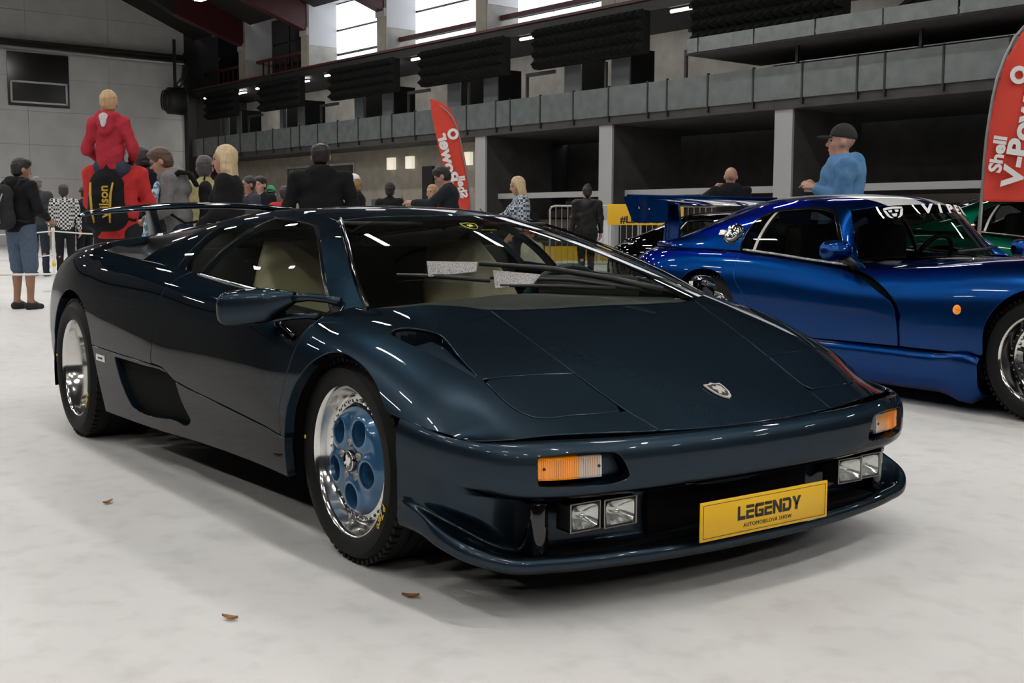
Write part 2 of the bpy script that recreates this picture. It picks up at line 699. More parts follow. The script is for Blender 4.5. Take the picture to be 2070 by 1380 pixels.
# ---- roof and girders
rz = lambda b: 9.35 + .53 * (24.6 - b)
struct(HB_().add([(A0, 24.9, rz(24.9) + .7), (AE + .3, 24.9, rz(24.9) + .7), (AE + .3, 4, 17.6 + .9), (A0, 4, 18.5)], [(0, 1, 2, 3)]).build('ceiling', M_ROOF))
struct(HB_().add([(A0, 4, 18.5), (AE + .3, 4, 18.5), (AE + .3, B0, 9.5), (A0, B0, 9.5)], [(0, 1, 2, 3)]).build('ceiling.001', M_ROOF))
COLA = [12.9, 19.0, 25.55, 31.67, 37.8, 43.6, 49.3]
for k, a in enumerate(COLA + [55.2]):
    g = thing('roof_girder', ['dark roof girder with a red end bracket, %s from the end wall' % s for s in
              ('eighth', 'seventh', 'sixth', 'fifth', 'fourth', 'third', 'second', 'first')][k], 'girder', tuple(hall(a, 24, 9)), group='roof girders')
    for nm, lo, hi, m in (('girder_beam', 4, 21.4, M_ROOF), ('girder_end', 21.4, 24.7, M_REDST)):
        t0, t1 = rz(lo), rz(hi)
        d0, d1 = (1.15, 1.05) if nm == 'girder_beam' else (1.05, .40)
        V = [(a - .22, lo, t0 - d0), (a + .22, lo, t0 - d0), (a + .22, hi, t1 - d1), (a - .22, hi, t1 - d1),
             (a - .22, lo, t0 + .6), (a + .22, lo, t0 + .6), (a + .22, hi, t1 + .6), (a - .22, hi, t1 + .6)]
        o = HB_().add(V, [(0, 3, 2, 1), (4, 5, 6, 7), (0, 1, 5, 4), (1, 2, 6, 5), (2, 3, 7, 6), (3, 0, 4, 7)]).build(nm, m)
        o.parent = g
        o.matrix_parent_inverse = Matrix.Translation(-g.location)
    o = hbox('end_shoe', (a - .30, 24.55, 8.75), (a + .30, 24.9, 9.05), M_CONC)
    o.parent = g
    o.matrix_parent_inverse = Matrix.Translation(-g.location)
# ---- gallery
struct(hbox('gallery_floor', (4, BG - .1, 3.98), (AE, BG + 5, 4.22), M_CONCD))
struct(hbox('wall_gallery', (4, BG + 3.0, 4.22), (AE, BG + 3.3, 7.1), M_CONC))
struct(hbox('gallery_lintel', (4, BG - .12, 7.06), (AE, BG + 3.3, 7.36), M_STEELD))
struct(hbox('wall_gallery_upper', (4, BG + 1.55, 7.3), (AE, BG + 1.75, 11), M_CONC))
struct(hbox('trim_2', (4, BG - .2, 7.36), (AE, BG + .0, 7.44), M_REDST))
# soffit of pale boards over the clerestory
so = struct(hbox('clerestory_soffit', (4, BG + .2, 10.25), (AE, BG + 4.4, 10.4), M_CONC))
for j in range(10):
    o = hbox('soffit_plank', (4, BG + .25 + j * .41, 10.18), (AE, BG + .25 + j * .41 + .385, 10.26), M_SOFF, so)
for k, a in enumerate(COLA):
    if a < 33:
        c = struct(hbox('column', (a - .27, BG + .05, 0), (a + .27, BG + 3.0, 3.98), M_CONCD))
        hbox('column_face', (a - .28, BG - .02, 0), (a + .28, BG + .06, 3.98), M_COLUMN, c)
        hbox('column_foot', (a - .285, BG - .03, 0), (a + .285, BG + .3, 1.15), M_SOFF, c)
    f2 = struct(hbox('column', (a - .29, BG + .05, 7.36), (a + .26, BG + 1.4, 10.2), M_CONC))
    hbox('fin_face', (a - .27, BG, 7.36), (a + .27, BG + .06, 10.2), M_BEIGE, f2)
    hbox('fin_upper', (a - .31, BG + .06, 8.35), (a - .285, BG + 1.38, 10.2), M_SOFF, f2)  # paler slab on the upper part of one fin side
# clerestory windows, one per bay
nwin = 2
for k in range(len(COLA)):
    a0 = COLA[k] + .27
    a1 = (COLA[k + 1] if k + 1 < len(COLA) else AE) - .27
    dark = (k >= 5)
    w = struct(hbox('window_%d' % nwin, (a0, BG + 1.45, 7.4), (a1, BG + 1.53, 10.15), M_DARKW if dark else M_STEELD))
    nwin += 1
    n = 3
    for i in range(n):
        for z0, z1 in ((7.48, 8.0), (8.12, 9.0), (9.1, 10.1)):
            u0 = a0 + (a1 - a0) * i / n + .05
            u1 = a0 + (a1 - a0) * (i + 1) / n - .05
            hbox('pane', (u0, BG + 1.37, z0), (u1, BG + 1.45, z1), M_DARKW if dark else M_GLOW, w)
    hbox('window_post', (a0, BG + .6, 7.4), (a0 + .14, BG + .75, 8.95 if dark else 9.6), M_REDST, w)
    if not dark:
        hbox('transom', (a0, BG + .6, 7.86), (a1, BG + .72, 8.02), M_REDST, w) if k < 4 else None
    else:
        for i in range(9):
            u = a0 + .3 + (a1 - a0 - .4) * i / 9
            hbox('railing_bar', (u, BG + .6, 7.4), (u + .06, BG + .66, 8.2), M_REDST, w)
        hbox('railing_rail', (a0, BG + .58, 8.2), (a1, BG + .68, 8.32), M_REDST, w)
# balustrade of frosted panes
bal = thing('gallery_balustrade', 'long balustrade of frosted glass panes along the gallery edge', 'balustrade', tuple(hall(30, BG, 4.2)))
a = 6.0
ws_ = [1.55, 1.5, .75, 1.6, 1.55]
i = 0
while a < AE - 1:
    w = ws_[i % 5]
    o = hbox('glass_pane', (a + .02, BG - .16, 4.22), (a + w - .02, BG - .13, 5.06), M_FROST, bal)
    o.matrix_parent_inverse = Matrix.Translation(-bal.location)
    o = hbox('baluster', (a - .025, BG - .18, 4.05), (a + .025, BG - .10, 5.10), M_STEELD, bal)
    o.matrix_parent_inverse = Matrix.Translation(-bal.location)
    a += w
    i += 1
for i, a in enumerate([15.15, 18.6, 22.35, 25.53, 29.17, 32.27, 35.9, 38.9, 42.2, 45.3, 48.6, 51.5]):
    p = thing('gallery_post', ('thin dark post with an arm on the gallery edge, %s from the right' if i % 2 == 0 else 'plain thin dark post on the gallery edge, %s from the right') % ['rightmost', 'second', 'third', 'fourth', 'fifth', 'sixth', 'seventh', 'eighth', 'ninth', 'tenth', 'eleventh', 'twelfth'][i], 'post', tuple(hall(a, BG - .1, 4)), group='gallery posts')
    o = hbox('post_upright', (a - .04, BG - .085, 4.2), (a + .04, BG - .01, 5.83), M_STEELD, p)
    o.matrix_parent_inverse = Matrix.Translation(-p.location)
    if i % 2 == 0:
        o = hbox('post_arm', (a - 1.35, BG - .085, 5.72), (a - .04, BG - .01, 5.83), M_STEELD, p)
        o.matrix_parent_inverse = Matrix.Translation(-p.location)
# acoustic panels with foam cones, cabinets under them
PANELS = [(52.2, 49.3), (46.84, 43.3), (40.84, 36.3), (34.65, 29.9), (28.45, 23.65), (21.84, 17.0), (15.4, 10.6)]
ordn = ['leftmost', 'second', 'third', 'fourth', 'fifth', 'sixth', 'seventh']
for k, (a1, a0) in enumerate(PANELS):
    p = thing('acoustic_panel', 'black egg-crate acoustic panel above the gallery, %s from the left' % ordn[k] if k else 'black egg-crate acoustic panel above the gallery, nearest the hall corner',
              'acoustic panel', tuple(hall(a0, BG, 6)), group='acoustic panels above the gallery')
    o = hbox('panel_board', (a0, BG - .40, 5.86), (a1, BG - .15, 7.05), M_FOAM, p)
    o.matrix_parent_inverse = Matrix.Translation(-p.location)
    cm = HB_()
    n = int((a1 - a0) / .3)
    for i in range(n):
        for j in range(4):
            u, z = a0 + (a1 - a0) * (i + .5) / n, 5.86 + .315 * (j + .5)
            h = .13
            cm.add([(u - h, BG - .4, z - h), (u + h, BG - .4, z - h), (u + h, BG - .4, z + h), (u - h, BG - .4, z + h), (u, BG - .66, z - .04)],
                   [(0, 1, 4), (1, 2, 4), (2, 3, 4), (3, 0, 4)])
    for j in range(4):    # the cones on the end of the panel stand out like teeth
        z = 5.86 + .315 * (j + .5)
        cm.add([(a1, BG - .4, z - .12), (a1, BG - .15, z - .12), (a1, BG - .15, z + .12), (a1, BG - .4, z + .12), (a1 + .32, BG - .2, z - .06), (a1 + .32, BG - .2, z + .05)],
               [(0, 1, 4), (2, 3, 5), (0, 4, 5, 3), (1, 2, 5, 4)])
    o = cm.build('foam_cones', M_FOAM, p)
    o.matrix_parent_inverse = Matrix.Translation(-p.location)
    o['kind'] = 'stuff'
    for s, (f0, f1) in enumerate(((.86, .70), (.42, .26)) if k < 5 else ()):
        u1, u0 = a0 + (a1 - a0) * f0, a0 + (a1 - a0) * f1
        c = thing('speaker_cabinet', 'grey-fronted cabinet hanging under the %s acoustic panel, %s of its pair' % (('corner' if k == 0 else ordn[k]), ('left', 'right')[s]), 'cabinet', tuple(hall(u0, BG, 5)), group='cabinets on the gallery')
        for nm, lo, hi, m in (('cabinet_body', (u0 - .05, BG + .35, 4.95), (u1 + .02, BG + 1.3, 6.2), M_FOAM), ('cabinet_front', (u0, BG + .30, 5.0), (u1, BG + .36, 6.15), M_BOARD)):  # black body: shade of its dark side put into the colour
            o = hbox(nm, lo, hi, m, c)
            o.matrix_parent_inverse = Matrix.Translation(-c.location)
    t = thing('tube_lamp', 'lit fluorescent tube at the left end of the %s acoustic panel' % ('corner' if k == 0 else ordn[k]), 'lamp', tuple(hall(a1, BG, 7)), group='tubes above the gallery')
    o = HB_().tube([(a1 + .25, BG + .1, 6.98), (a1 + 1.25, BG + .1, 6.98)], .045, 8).build('tube', M_TUBE, t)
    o.matrix_parent_inverse = Matrix.Translation(-t.location)
    o = hbox('tube_holder', (a1 + .2, BG + .02, 7.02), (a1 + 1.3, BG + .18, 7.06), M_STEELD, t)
    o.matrix_parent_inverse = Matrix.Translation(-t.location)
for i, a in enumerate([x0 + (x1 - x0) * q for (x1, x0) in PANELS for q in (.35, .75)]):  # added unseen lights that brighten the gallery wall
    g = thing('gallery_fill', 'added fill batten under the gallery ceiling, hidden behind the acoustic panels', 'lamp', tuple(hall(a, BG + .4, 6.97)), HALL, group='added fill lights in the gallery')
    MB().box((-.6, -.06, .03), (.6, .06, .09)).build('lightbar', M_HOUS, g)
    MB().box((-.58, -.05, -.01), (.58, .05, .03)).build('fill_emitter', mat('fill_glow', (.9, .9, .9), emit=(1, .97, .90), estr=52.0), g)
# handrail wires on the gallery wall
for z in (5.0, 5.35):
    tag(HB_().tube([(5, BG + 2.9, z), (AE - .5, BG + 2.9, z)], .03, 6).build('wall_conduit', M_STEELD), 'thin dark conduit along the pale gallery wall, %s' % ('lower one' if z < 5.2 else 'upper one'), 'conduit')
# upper balcony at the right
ub = thing('upper_balcony', 'narrow upper balcony with frosted front at the right of the gallery', 'balcony', tuple(hall(14, BG, 5.6)))
for nm, lo, hi, m in (('balcony_slab', (4.4, BG - .9, 5.52), (21.6, BG + 2.25, 5.62), M_CONCD),):
    o = hbox(nm, lo, hi, m, ub)
    o.matrix_parent_inverse = Matrix.Translation(-ub.location)
a = 4.5
while a < 21.4:
    o = hbox('front_pane', (a, BG - .95, 5.56), (min(a + 1.8, 21.5), BG - .9, 5.93), M_FROST, ub)
    o.matrix_parent_inverse = Matrix.Translation(-ub.location)
    a += 1.85
struct(hbox('wall_brown', (4, BG + 2.3, 4.3), (21.2, BG + 2.5, 5.5), mat('brown_wall', (.10, .085, .07), rough=.8)))

# ---- under the gallery: dark stand behind the columns, lit beige wall further left
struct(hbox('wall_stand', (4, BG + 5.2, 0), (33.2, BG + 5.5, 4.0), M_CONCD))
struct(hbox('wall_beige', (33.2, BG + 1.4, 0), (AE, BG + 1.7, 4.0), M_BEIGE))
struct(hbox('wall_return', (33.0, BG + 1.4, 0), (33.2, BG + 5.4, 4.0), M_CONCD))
for k in range(4):
    for i in range(len(COLA) - 1):
        a0, a1 = COLA[i] + .32, COLA[i + 1] - .32
        if a0 > 30:
            continue
        z = .42 + .36 * k
        b_ = BG + .7 + .85 * k
        if a1 > 33:
            b_ = BG + .5 + .45 * k
        bn = thing('bench_row', 'dark plank bench under the gallery, %s row in the %s bay from the right' % (['front', 'second', 'third', 'rearmost'][k], ['first', 'second', 'third', 'fourth', 'fifth', 'sixth'][i]), 'bench', tuple(hall(a0, b_, 0)), group='bench rows under the gallery')
        for nm, lo, hi, m in (('bench_seat', (a0, b_, z), (a1, b_ + .32, z + .06), M_WOOD), ('bench_back', (a0, b_ + .36, z + .12), (a1, b_ + .41, z + .36), M_WOOD),
                              ('bench_step', (a0, b_ + .05, 0), (a1, b_ + .45, z - .04), M_CONCD)):
            o = hbox(nm, lo, hi, m, bn)
            o.matrix_parent_inverse = Matrix.Translation(-bn.location)
for i, (a0, a1) in enumerate(((25.82, 31.40), (19.27, 25.28), (13.17, 18.73))):
    tag(hbox('stand_rail', (a0, BG + .55, 1.88), (a1, BG + .62, 2.06), M_COLUMN), 'pale rail across the %s dark bay under the gallery' % ('left', 'middle', 'right')[i], 'rail')
wv = struct(hbox('window_20', (41.9, BG + 1.3, 1.95), (47.6, BG + 1.42, 3.55), M_CONC))
for i in range(3):
    hbox('pane', (42.0 + i * 1.9, BG + 1.26, 2.05), (43.72 + i * 1.9, BG + 1.35, 3.45), M_DARKW, wv)
for i, (a0, a1, z0, z1, m) in enumerate(((37.0, 36.3, 1.6, 3.2, M_DARKW), (40.6, 39.9, 0, 2.0, M_BOARD))):
    d_ = struct(hbox('door_%d' % (i + 1), (a1, BG + 1.3, z0), (a0, BG + 1.44, z1), m))
for i, a in enumerate((38.9, 37.6, 33.9)):
    tag(hbox('wall_light', (a, BG + 1.22, 3.15), (a + .42, BG + 1.38, 3.62), mat('wall_light_glow', (.8, .75, .6), emit=(1, .93, .75), estr=.55)), 'pale square wall light on the beige wall, %s' % ('left one', 'middle one', 'right one')[i], 'wall light', group='wall lights')

# ---- the rest of the shell, behind and beside the camera
struct(hbox('wall_near', (A0 - .3, B0, 0), (A0, 30, 19), M_CONCD))
struct(hbox('wall_far_side', (A0, B0 - .3, 0), (AE, B0, 12), M_CONCD))
struct(hbox('wall_gallery_near', (A0, BG, 0), (4, BG + .3, 12), M_CONCD))
struct(hbox('wall_top', (A0, BG + 4.4, 10.2), (AE, BG + 4.8, 12), M_ROOF))

# ---- ceiling lamps
LAMPS = []
n_l = 0
for i, a in enumerate(np.arange(-14, 46, 5.6)):
    for j, b in enumerate((-9.5, -3.5, 2.4, 7.8, 12.6, 19.5)):
        z = 9.4
        if i == 4 and j in (3, 4, 5):
            continue
        p = hall(a, b, z)
        n_l += 1
        lm = thing('ceiling_lamp', 'bright oblong lamp hanging high under the dark roof', 'lamp', tuple(p), HALL, group='hall ceiling lamps')
        MB().box((-.66, -.19, .0), (.66, .19, .10)).build('housing', M_HOUS, lm)
        MB().box((-.60, -.13, -.012), (.60, .13, .0)).build('diffuser', M_LAMP, lm)
        MB().box((-.01, -.01, .1), (.01, .01, max(.3, min(rz(b) if b > 4 else 9.5 + (b + 26) * .3, 18) - z))).build('hanger', M_STEELD, lm)
# ================================================================== dark blue wedge sports car
PAINT = None


def car_paint(name, base, flake, rough=0.32, metal=0.55, coat=1.0):
    m = mat(name, base, rough=rough, metal=metal, coat=coat, coat_rough=0.015, spec=0.3)
    m.node_tree.nodes['Principled BSDF'].inputs['Coat IOR'].default_value = 1.27
    m.node_tree.nodes['Principled BSDF'].inputs['Specular Tint'].default_value = (*[.05 + c * .9 for c in flake], 1)
    nt = m.node_tree
    b = nt.nodes['Principled BSDF']
    tc = nt.nodes.new('ShaderNodeTexCoord')
    v = nt.nodes.new('ShaderNodeTexVoronoi')
    v.inputs['Scale'].default_value = 900
    nt.links.new(tc.outputs['Object'], v.inputs['Vector'])
    r = nt.nodes.new('ShaderNodeMapRange')
    r.inputs['From Min'].default_value = 0.0
    r.inputs['From Max'].default_value = 1.0
    nt.links.new(v.outputs['Color'], r.inputs['Value'])
    mx = nt.nodes.new('ShaderNodeMix')
    mx.data_type = 'RGBA'
    mx.inputs['A'].default_value = (*base, 1)
    mx.inputs['B'].default_value = (*flake, 1)
    nt.links.new(r.outputs['Result'], mx.inputs['Factor'])
    nt.links.new(mx.outputs['Result'], b.inputs['Base Color'])
    return m


M_PAINT = car_paint('dark_blue_metallic_paint', (0.024, 0.037, 0.050), (0.031, 0.049, 0.067), rough=0.40, metal=1.0, coat=.75)
M_BLK = mat('black_trim', (0.008, 0.008, 0.009), rough=0.45)
M_BLKG = mat('black_gloss', (0.004, 0.004, 0.005), rough=0.08, coat=0.5)
M_VOID = mat('black_liner', (0.004, 0.004, 0.004), rough=0.9, spec=0.1)
M_RUB = mat('tyre_rubber', (0.006, 0.006, 0.006), rough=0.65, spec=0.22, bump=(60, 0.15, 0.002))
M_POL = mat('polished_alloy', (0.78, 0.77, 0.74), rough=0.13, metal=1.0)
M_BLUEW = mat('blue_wheel_enamel', (0.035, 0.125, 0.25), rough=0.28, metal=0.35, coat=0.8)
M_CHROME = mat('chrome', (0.85, 0.85, 0.86), rough=0.06, metal=1.0)
M_STEEL = mat('dull_steel', (0.35, 0.33, 0.30), rough=0.4, metal=1.0)
M_AMBER = mat('amber_lens', (0.95, 0.30, 0.005), rough=0.12, coat=1.0, emit=(1.0, 0.28, 0.0), estr=0.12)
M_CLEARL = mat('clear_lens', (0.62, 0.62, 0.60), rough=0.15, coat=1.0, metal=0.2)
M_RED = mat('red_lens', (0.35, 0.02, 0.01), rough=0.1, coat=1.0)
M_ORL = mat('dark_orange_lens', (0.42, 0.06, 0.01), rough=0.1, coat=1.0)
M_GLASS = glass_mat('car_window_glass', (0.82, 0.86, 0.81))
M_LENS = glass_mat('lamp_cover_glass', (0.92, 0.93, 0.92))
M_CREAM = mat('cream_leather', (0.32, 0.275, 0.17), rough=0.5, bump=(40, 0.1, 0.002))
M_DASH = mat('dash_leather', (0.014, 0.014, 0.012), rough=0.65, bump=(80, 0.2, 0.002))
M_PLATE = mat('yellow_plate', (0.86, 0.50, 0.012), rough=0.45)
M_INK = mat('black_ink', (0.012, 0.011, 0.010), rough=0.5)
M_WHITE = mat('white_paint', (0.75, 0.75, 0.74), rough=0.4)
M_YEL = mat('yellow_mark', (0.85, 0.62, 0.03), rough=0.5)


def fillrow(x, z0, z1, z2, z3, rest, xs=None):
    """one cross-section (half): top at s=0,.2,.4,.58 then rest [(s,z)...]; xs: plan sweep of x with s"""
    pts = [(0, z0), (0.2, z1), (0.4, z2), (0.58, z3)] + rest
    return [((x if xs is None else xs(s)), s, z) for s, z in pts]


def full(rows):
    """half sections (x, s, z), centre first -> full net from the right sill over the top to the left sill"""
    out = []
    for r in rows:
        r = np.array(r, float)
        right = r[::-1].copy()
        right[:, 1] *= -1
        out.append(np.vstack([right, r[1:]]))
    return np.array(out)


diablo = thing('sports_car', 'low dark blue wedge-shaped sports car with yellow show plate and blue-centred wheels', 'car')

nose = [(0.834, 0, .470), (0.824, .2, .472), (0.793, .4, .476), (0.752, .58, .482), (0.715, .68, .480), (0.685, .755, .474),
        (0.655, .812, .472), (0.612, .858, .469), (0.56, .89, .462), (0.52, .908, .44), (.50, .915, .39), (.50, .92, .30), (.5, .915, .2)]
r60 = [(0.69, 0, .531), (.683, .2, .530), (.662, .4, .528), (.635, .575, .532), (.612, .69, .526), (.592, .765, .513), (.572, .822, .49),
       (.55, .866, .474), (.528, .896, .457), (.51, .914, .432), (.50, .92, .39), (.5, .924, .3), (.5, .918, .2)]
BR = [nose, r60,
      fillrow(.45, .630, .628, .622, .615, [(.70, .603), (.78, .586), (.84, .562), (.885, .53), (.914, .495), (.928, .455), (.932, .41), (.932, .32), (.922, .2)]),
      fillrow(.25, .716, .713, .706, .698, [(.70, .683), (.785, .665), (.855, .638), (.905, .600), (.936, .55), (.949, .495), (.952, .42), (.952, .32), (.942, .2)]),
      fillrow(.10, .776, .774, .768, .755, [(.70, .728), (.79, .710), (.865, .684), (.918, .648), (.946, .60), (.958, .53), (.961, .43), (.960, .32), (.95, .2)]),
      fillrow(0., .820, .817, .808, .785, [(.70, .748), (.79, .731), (.868, .706), (.922, .671), (.950, .622), (.962, .545), (.966, .44), (.965, .325), (.955, .205)]),
      fillrow(-.15, .88, .877, .862, .82, [(.71, .768), (.79, .753), (.866, .731), (.920, .695), (.950, .641), (.965, .56), (.973, .45), (.968, .33), (.955, .215)]),
      fillrow(-.35, .92, .92, .90, .83, [(.73, .790), (.81, .777), (.876, .757), (.924, .715), (.953, .652), (.969, .565), (.981, .452), (.972, .335), (.955, .222)]),
      fillrow(-.65, .85, .85, .84, .83, [(.76, .820), (.83, .811), (.882, .793), (.930, .745), (.957, .67), (.973, .575), (.987, .458), (.975, .335), (.956, .222)]),
      fillrow(-1.05, .86, .86, .86, .85, [(.76, .845), (.83, .838), (.880, .820), (.930, .768), (.960, .688), (.977, .588), (.993, .463), (.982, .335), (.960, .213)]),
      fillrow(-1.5, .88, .88, .88, .88, [(.76, .875), (.83, .864), (.885, .846), (.937, .792), (.968, .705), (.986, .596), (1.002, .470), (.992, .33), (.970, .196)]),
      fillrow(-2.0, .93, .93, .93, .92, [(.76, .90), (.83, .888), (.890, .870), (.945, .812), (.980, .722), (1.0, .605), (1.010, .477), (1.0, .33), (.980, .185)]),
      fillrow(-2.4, .985, .985, .98, .975, [(.72, .945), (.82, .915), (.895, .889), (.950, .835), (.988, .745), (1.007, .62), (1.014, .482), (1.004, .33), (.985, .180)]),
      fillrow(-2.75, .985, .985, .98, .966, [(.72, .948), (.83, .926), (.900, .897), (.950, .845), (.988, .752), (1.006, .625), (1.012, .485), (1.002, .335), (.983, .185)]),
      fillrow(-3.02, .965, .965, .96, .947, [(.71, .932), (.81, .912), (.882, .880), (.932, .828), (.968, .74), (.986, .62), (.992, .485), (.982, .345), (.965, .24)]),
      fillrow(-3.22, .945, .945, .94, .928, [(.70, .913), (.79, .893), (.855, .858), (.905, .80), (.942, .718), (.960, .61), (.965, .485), (.955, .36), (.935, .28)]),
      [(-3.40, 0, .915), (-3.395, .2, .915), (-3.385, .4, .91), (-3.37, .58, .897), (-3.36, .69, .88), (-3.35, .775, .856), (-3.345, .835, .815),
       (-3.34, .88, .76), (-3.335, .912, .69), (-3.33, .928, .595), (-3.33, .932, .485), (-3.32, .922, .38), (-3.31, .90, .31)],
      [(-3.50, 0, .86), (-3.49, .2, .86), (-3.475, .4, .856), (-3.455, .58, .845), (-3.44, .68, .826), (-3.43, .755, .80), (-3.42, .81, .76),
       (-3.415, .848, .715), (-3.41, .875, .66), (-3.405, .888, .58), (-3.40, .890, .49), (-3.39, .88, .40), (-3.37, .855, .34)]]
B = net_surface(full(BR), 0.022, 0.02, cv=(2, 22), flip=True)

# ---- wheel arches
arcF = curve([(-.30, .12), (-.285, .335), (-.205, .53), (-.10, .615), (.03, .655), (.13, .636), (.20, .607), (.248, .578), (.295, .542), (.335, .497), (.358, .44), (.368, .36), (.372, .27), (.37, .12)], 60)
arcR = curve([(-3.06, .10), (-3.075, .33), (-3.02, .50), (-2.90, .642), (-2.75, .706), (-2.58, .702), (-2.43, .648), (-2.34, .575), (-2.283, .489), (-2.232, .35), (-2.18, .10)], 80)
sdF, sdR = sdpoly(arcF), sdpoly(arcR)


def outer(g, smin):
    def f(V):
        v = g(V[:, [0, 2]])
        return np.where(np.abs(V[:, 1]) > smin, -v, 1.0)
    return f


B = clip(B, outer(sdF, .80))
B = clip(B, outer(sdR, .84))
# ---- bumper seam: from the nose edge back to the front arch
seamx = [.30, .38, .45, .52, .58, .62, .70, .9]
seamz = [.522, .507, .493, .480, .470, .463, .44, .30]
B = clip(B, lambda V: np.where(V[:, 0] > .28, V[:, 2] - np.interp(V[:, 0], seamx, seamz), 1.0))
# ---- cabin and engine bay openings
cab = [(.132, -1), (.132, .20), (.122, .36), (.10, .46), (.03, .575), (-.06, .665), (-.17, .745), (-.30, .805), (-.60, .865), (-1.0, .872),
       (-1.5, .876), (-2.0, .882), (-2.35, .884), (-2.55, .876), (-2.66, .85), (-2.72, .78), (-2.74, .60), (-2.745, -1)]
B = clip(B, lambda V: np.where(V[:, 2] > .6, -sdpoly(cab)(np.c_[V[:, 0], np.abs(V[:, 1])]), 1.0))
scp0 = sdpoly([(.48, .66), (.04, .62), (.04, .83), (.48, .76)])
inner = clip(B, lambda V: np.where(V[:, 0] > 0, -scp0(np.c_[V[:, 0], np.abs(V[:, 1])]), 1.0))
inner.V = inner.V - inner.N * 0.03
mesh_obj('gap_shade', inner.V, inner.F, M_VOID, diablo, N=inner.N)  # black offset copy added behind the panels to keep the gaps dark

G = 0.0030   # half panel gap
# ---- bonnet
hoodp = [(.14, -1), (.14, .435), (.102, .443), (.28, .428), (.496, .405), (.694, .378), (.79, .354), (.95, .33), (.95, -1)]
fh = sdpoly([(.02, -1), (.02, .452), (.102, .443), (.28, .428), (.496, .405), (.694, .378), (.79, .354), (.95, .33), (.95, -1)])
hood = clip(B, lambda V: fh(np.c_[V[:, 0], np.abs(V[:, 1])]) - G)
rest = clip(B, lambda V: -fh(np.c_[V[:, 0], np.abs(V[:, 1])]) - G)
panel('bonnet', hood, M_PAINT, diablo)
# ---- pop-up headlight covers
lp = [(.496, .4085), (.456, .702)] + [tuple(p) for p in curve([(.52, .699), (.60, .688), (.648, .660), (.668, .615)], 14)] + [(.684, .50), (.694, .3815)]
fl = sdpoly(lp)
for sg in (-1, 1):
    c = clip(clip(rest, half(sg)), lambda V: fl(np.c_[V[:, 0], np.abs(V[:, 1])]) - G)
    panel('headlight_cover', c, M_PAINT, diablo)
rest = clip(rest, lambda V: np.where((V[:, 0] > .3), -fl(np.c_[V[:, 0], np.abs(V[:, 1])]) - G, 1.0))
# ---- scoops in the wings: a ramp that sinks towards a mouth by the windscreen
scp = [tuple(p) for p in curve([(.455, .712), (.36, .742), (.25, .772), (.15, .795), (.105, .797), (.085, .775), (.10, .735), (.145, .700), (.195, .678), (.245, .682), (.32, .696), (.44, .703)], 60)]
fs = sdpoly(scp)
for sg in (-1, 1):
    c = clip(clip(rest, half(sg)), lambda V: fs(np.c_[V[:, 0], np.abs(V[:, 1])]))
    t = np.clip((.46 - c.V[:, 0]) / .25, 0, 1)
    dep = .001 + .030 * t ** 1.2
    ramp = Sheet(c.V - np.array([0, 0, 1.]) * dep[:, None], c.N.copy(), c.F)
    ramp = clip(ramp, lambda V: np.where(V[:, 0] > .17, 1.0, V[:, 0] - .165))
    gu = np.array([.18, 0, 0])
    ramp.N = ramp.N + gu
    ramp.N /= np.linalg.norm(ramp.N, axis=1, keepdims=True)
    panel('scoop_ramp', ramp, M_PAINT, diablo, rim=False)
    dk = Sheet(c.V - np.array([0, 0, .075]), c.N, c.F)
    cn_ = {}
    for f_ in c.F:
        for k_ in range(len(f_)):
            e_ = (f_[k_], f_[(k_ + 1) % len(f_)])
            cn_[tuple(sorted(e_))] = cn_.get(tuple(sorted(e_)), 0) + 1
    be_ = [e_ for e_, q_ in cn_.items() if q_ == 1]
    Vw_ = [v for i, j in be_ for v in (c.V[i], c.V[j], c.V[j] - np.array([0, 0, .08]), c.V[i] - np.array([0, 0, .08]))]
    mesh_obj('scoop_wall', Vw_, [(4 * k_, 4 * k_ + 1, 4 * k_ + 2, 4 * k_ + 3) for k_ in range(len(be_))], M_PAINT, diablo)
    mesh_obj('scoop_throat', dk.V, dk.F, M_VOID, diablo, N=dk.N)
rest = clip(rest, lambda V: np.where((V[:, 0] > .05) & (V[:, 0] < .5), -fs(np.c_[V[:, 0], np.abs(V[:, 1])]), 1.0))

# ---- doors (side view)
doorp = [tuple(p) for p in curve([(-.205, .80), (-.205, .70), (-.235, .62), (-.275, .52), (-.30, .43), (-.302, .355)], 24)] + \
        [(-.43, .370), (-.77, .394), (-1.05, .412), (-1.243, .430), (-1.36, .468), (-1.485, .472)] + \
        [tuple(p) for p in curve([(-1.497, .50), (-1.50, .62), (-1.485, .72), (-1.44, .785), (-1.36, .83), (-1.30, .86), (-1.29, .95)], 24)] + [(-.7, .95), (-.205, .95)]
fd = sdpoly(doorp)
dip = [(-.18, .80)] + [tuple(p) for p in curve([(-.205, .74), (-.215, .69), (-.245, .662), (-.30, .664), (-.41, .697), (-.50, .745), (-.60, .797)], 30, crease=(6,))] + [(-.62, .95), (-.18, .95)]
fdip = sdpoly(dip)
isd = lambda V: np.abs(V[:, 1]) > .62
rest_sides = []
for sg in (-1, 1):
    hs = clip(rest, half(sg))
    dr = clip(hs, lambda V: np.where(isd(V), fd(V[:, [0, 2]]) - G, -1.0))
    dr = clip(dr, lambda V: -fdip(V[:, [0, 2]]))
    door = panel('door', dr, M_PAINT, diablo, depth=.03)
    rest_sides.append(clip(hs, lambda V: np.where(isd(V), -fd(V[:, [0, 2]]) - G, 1.0)))
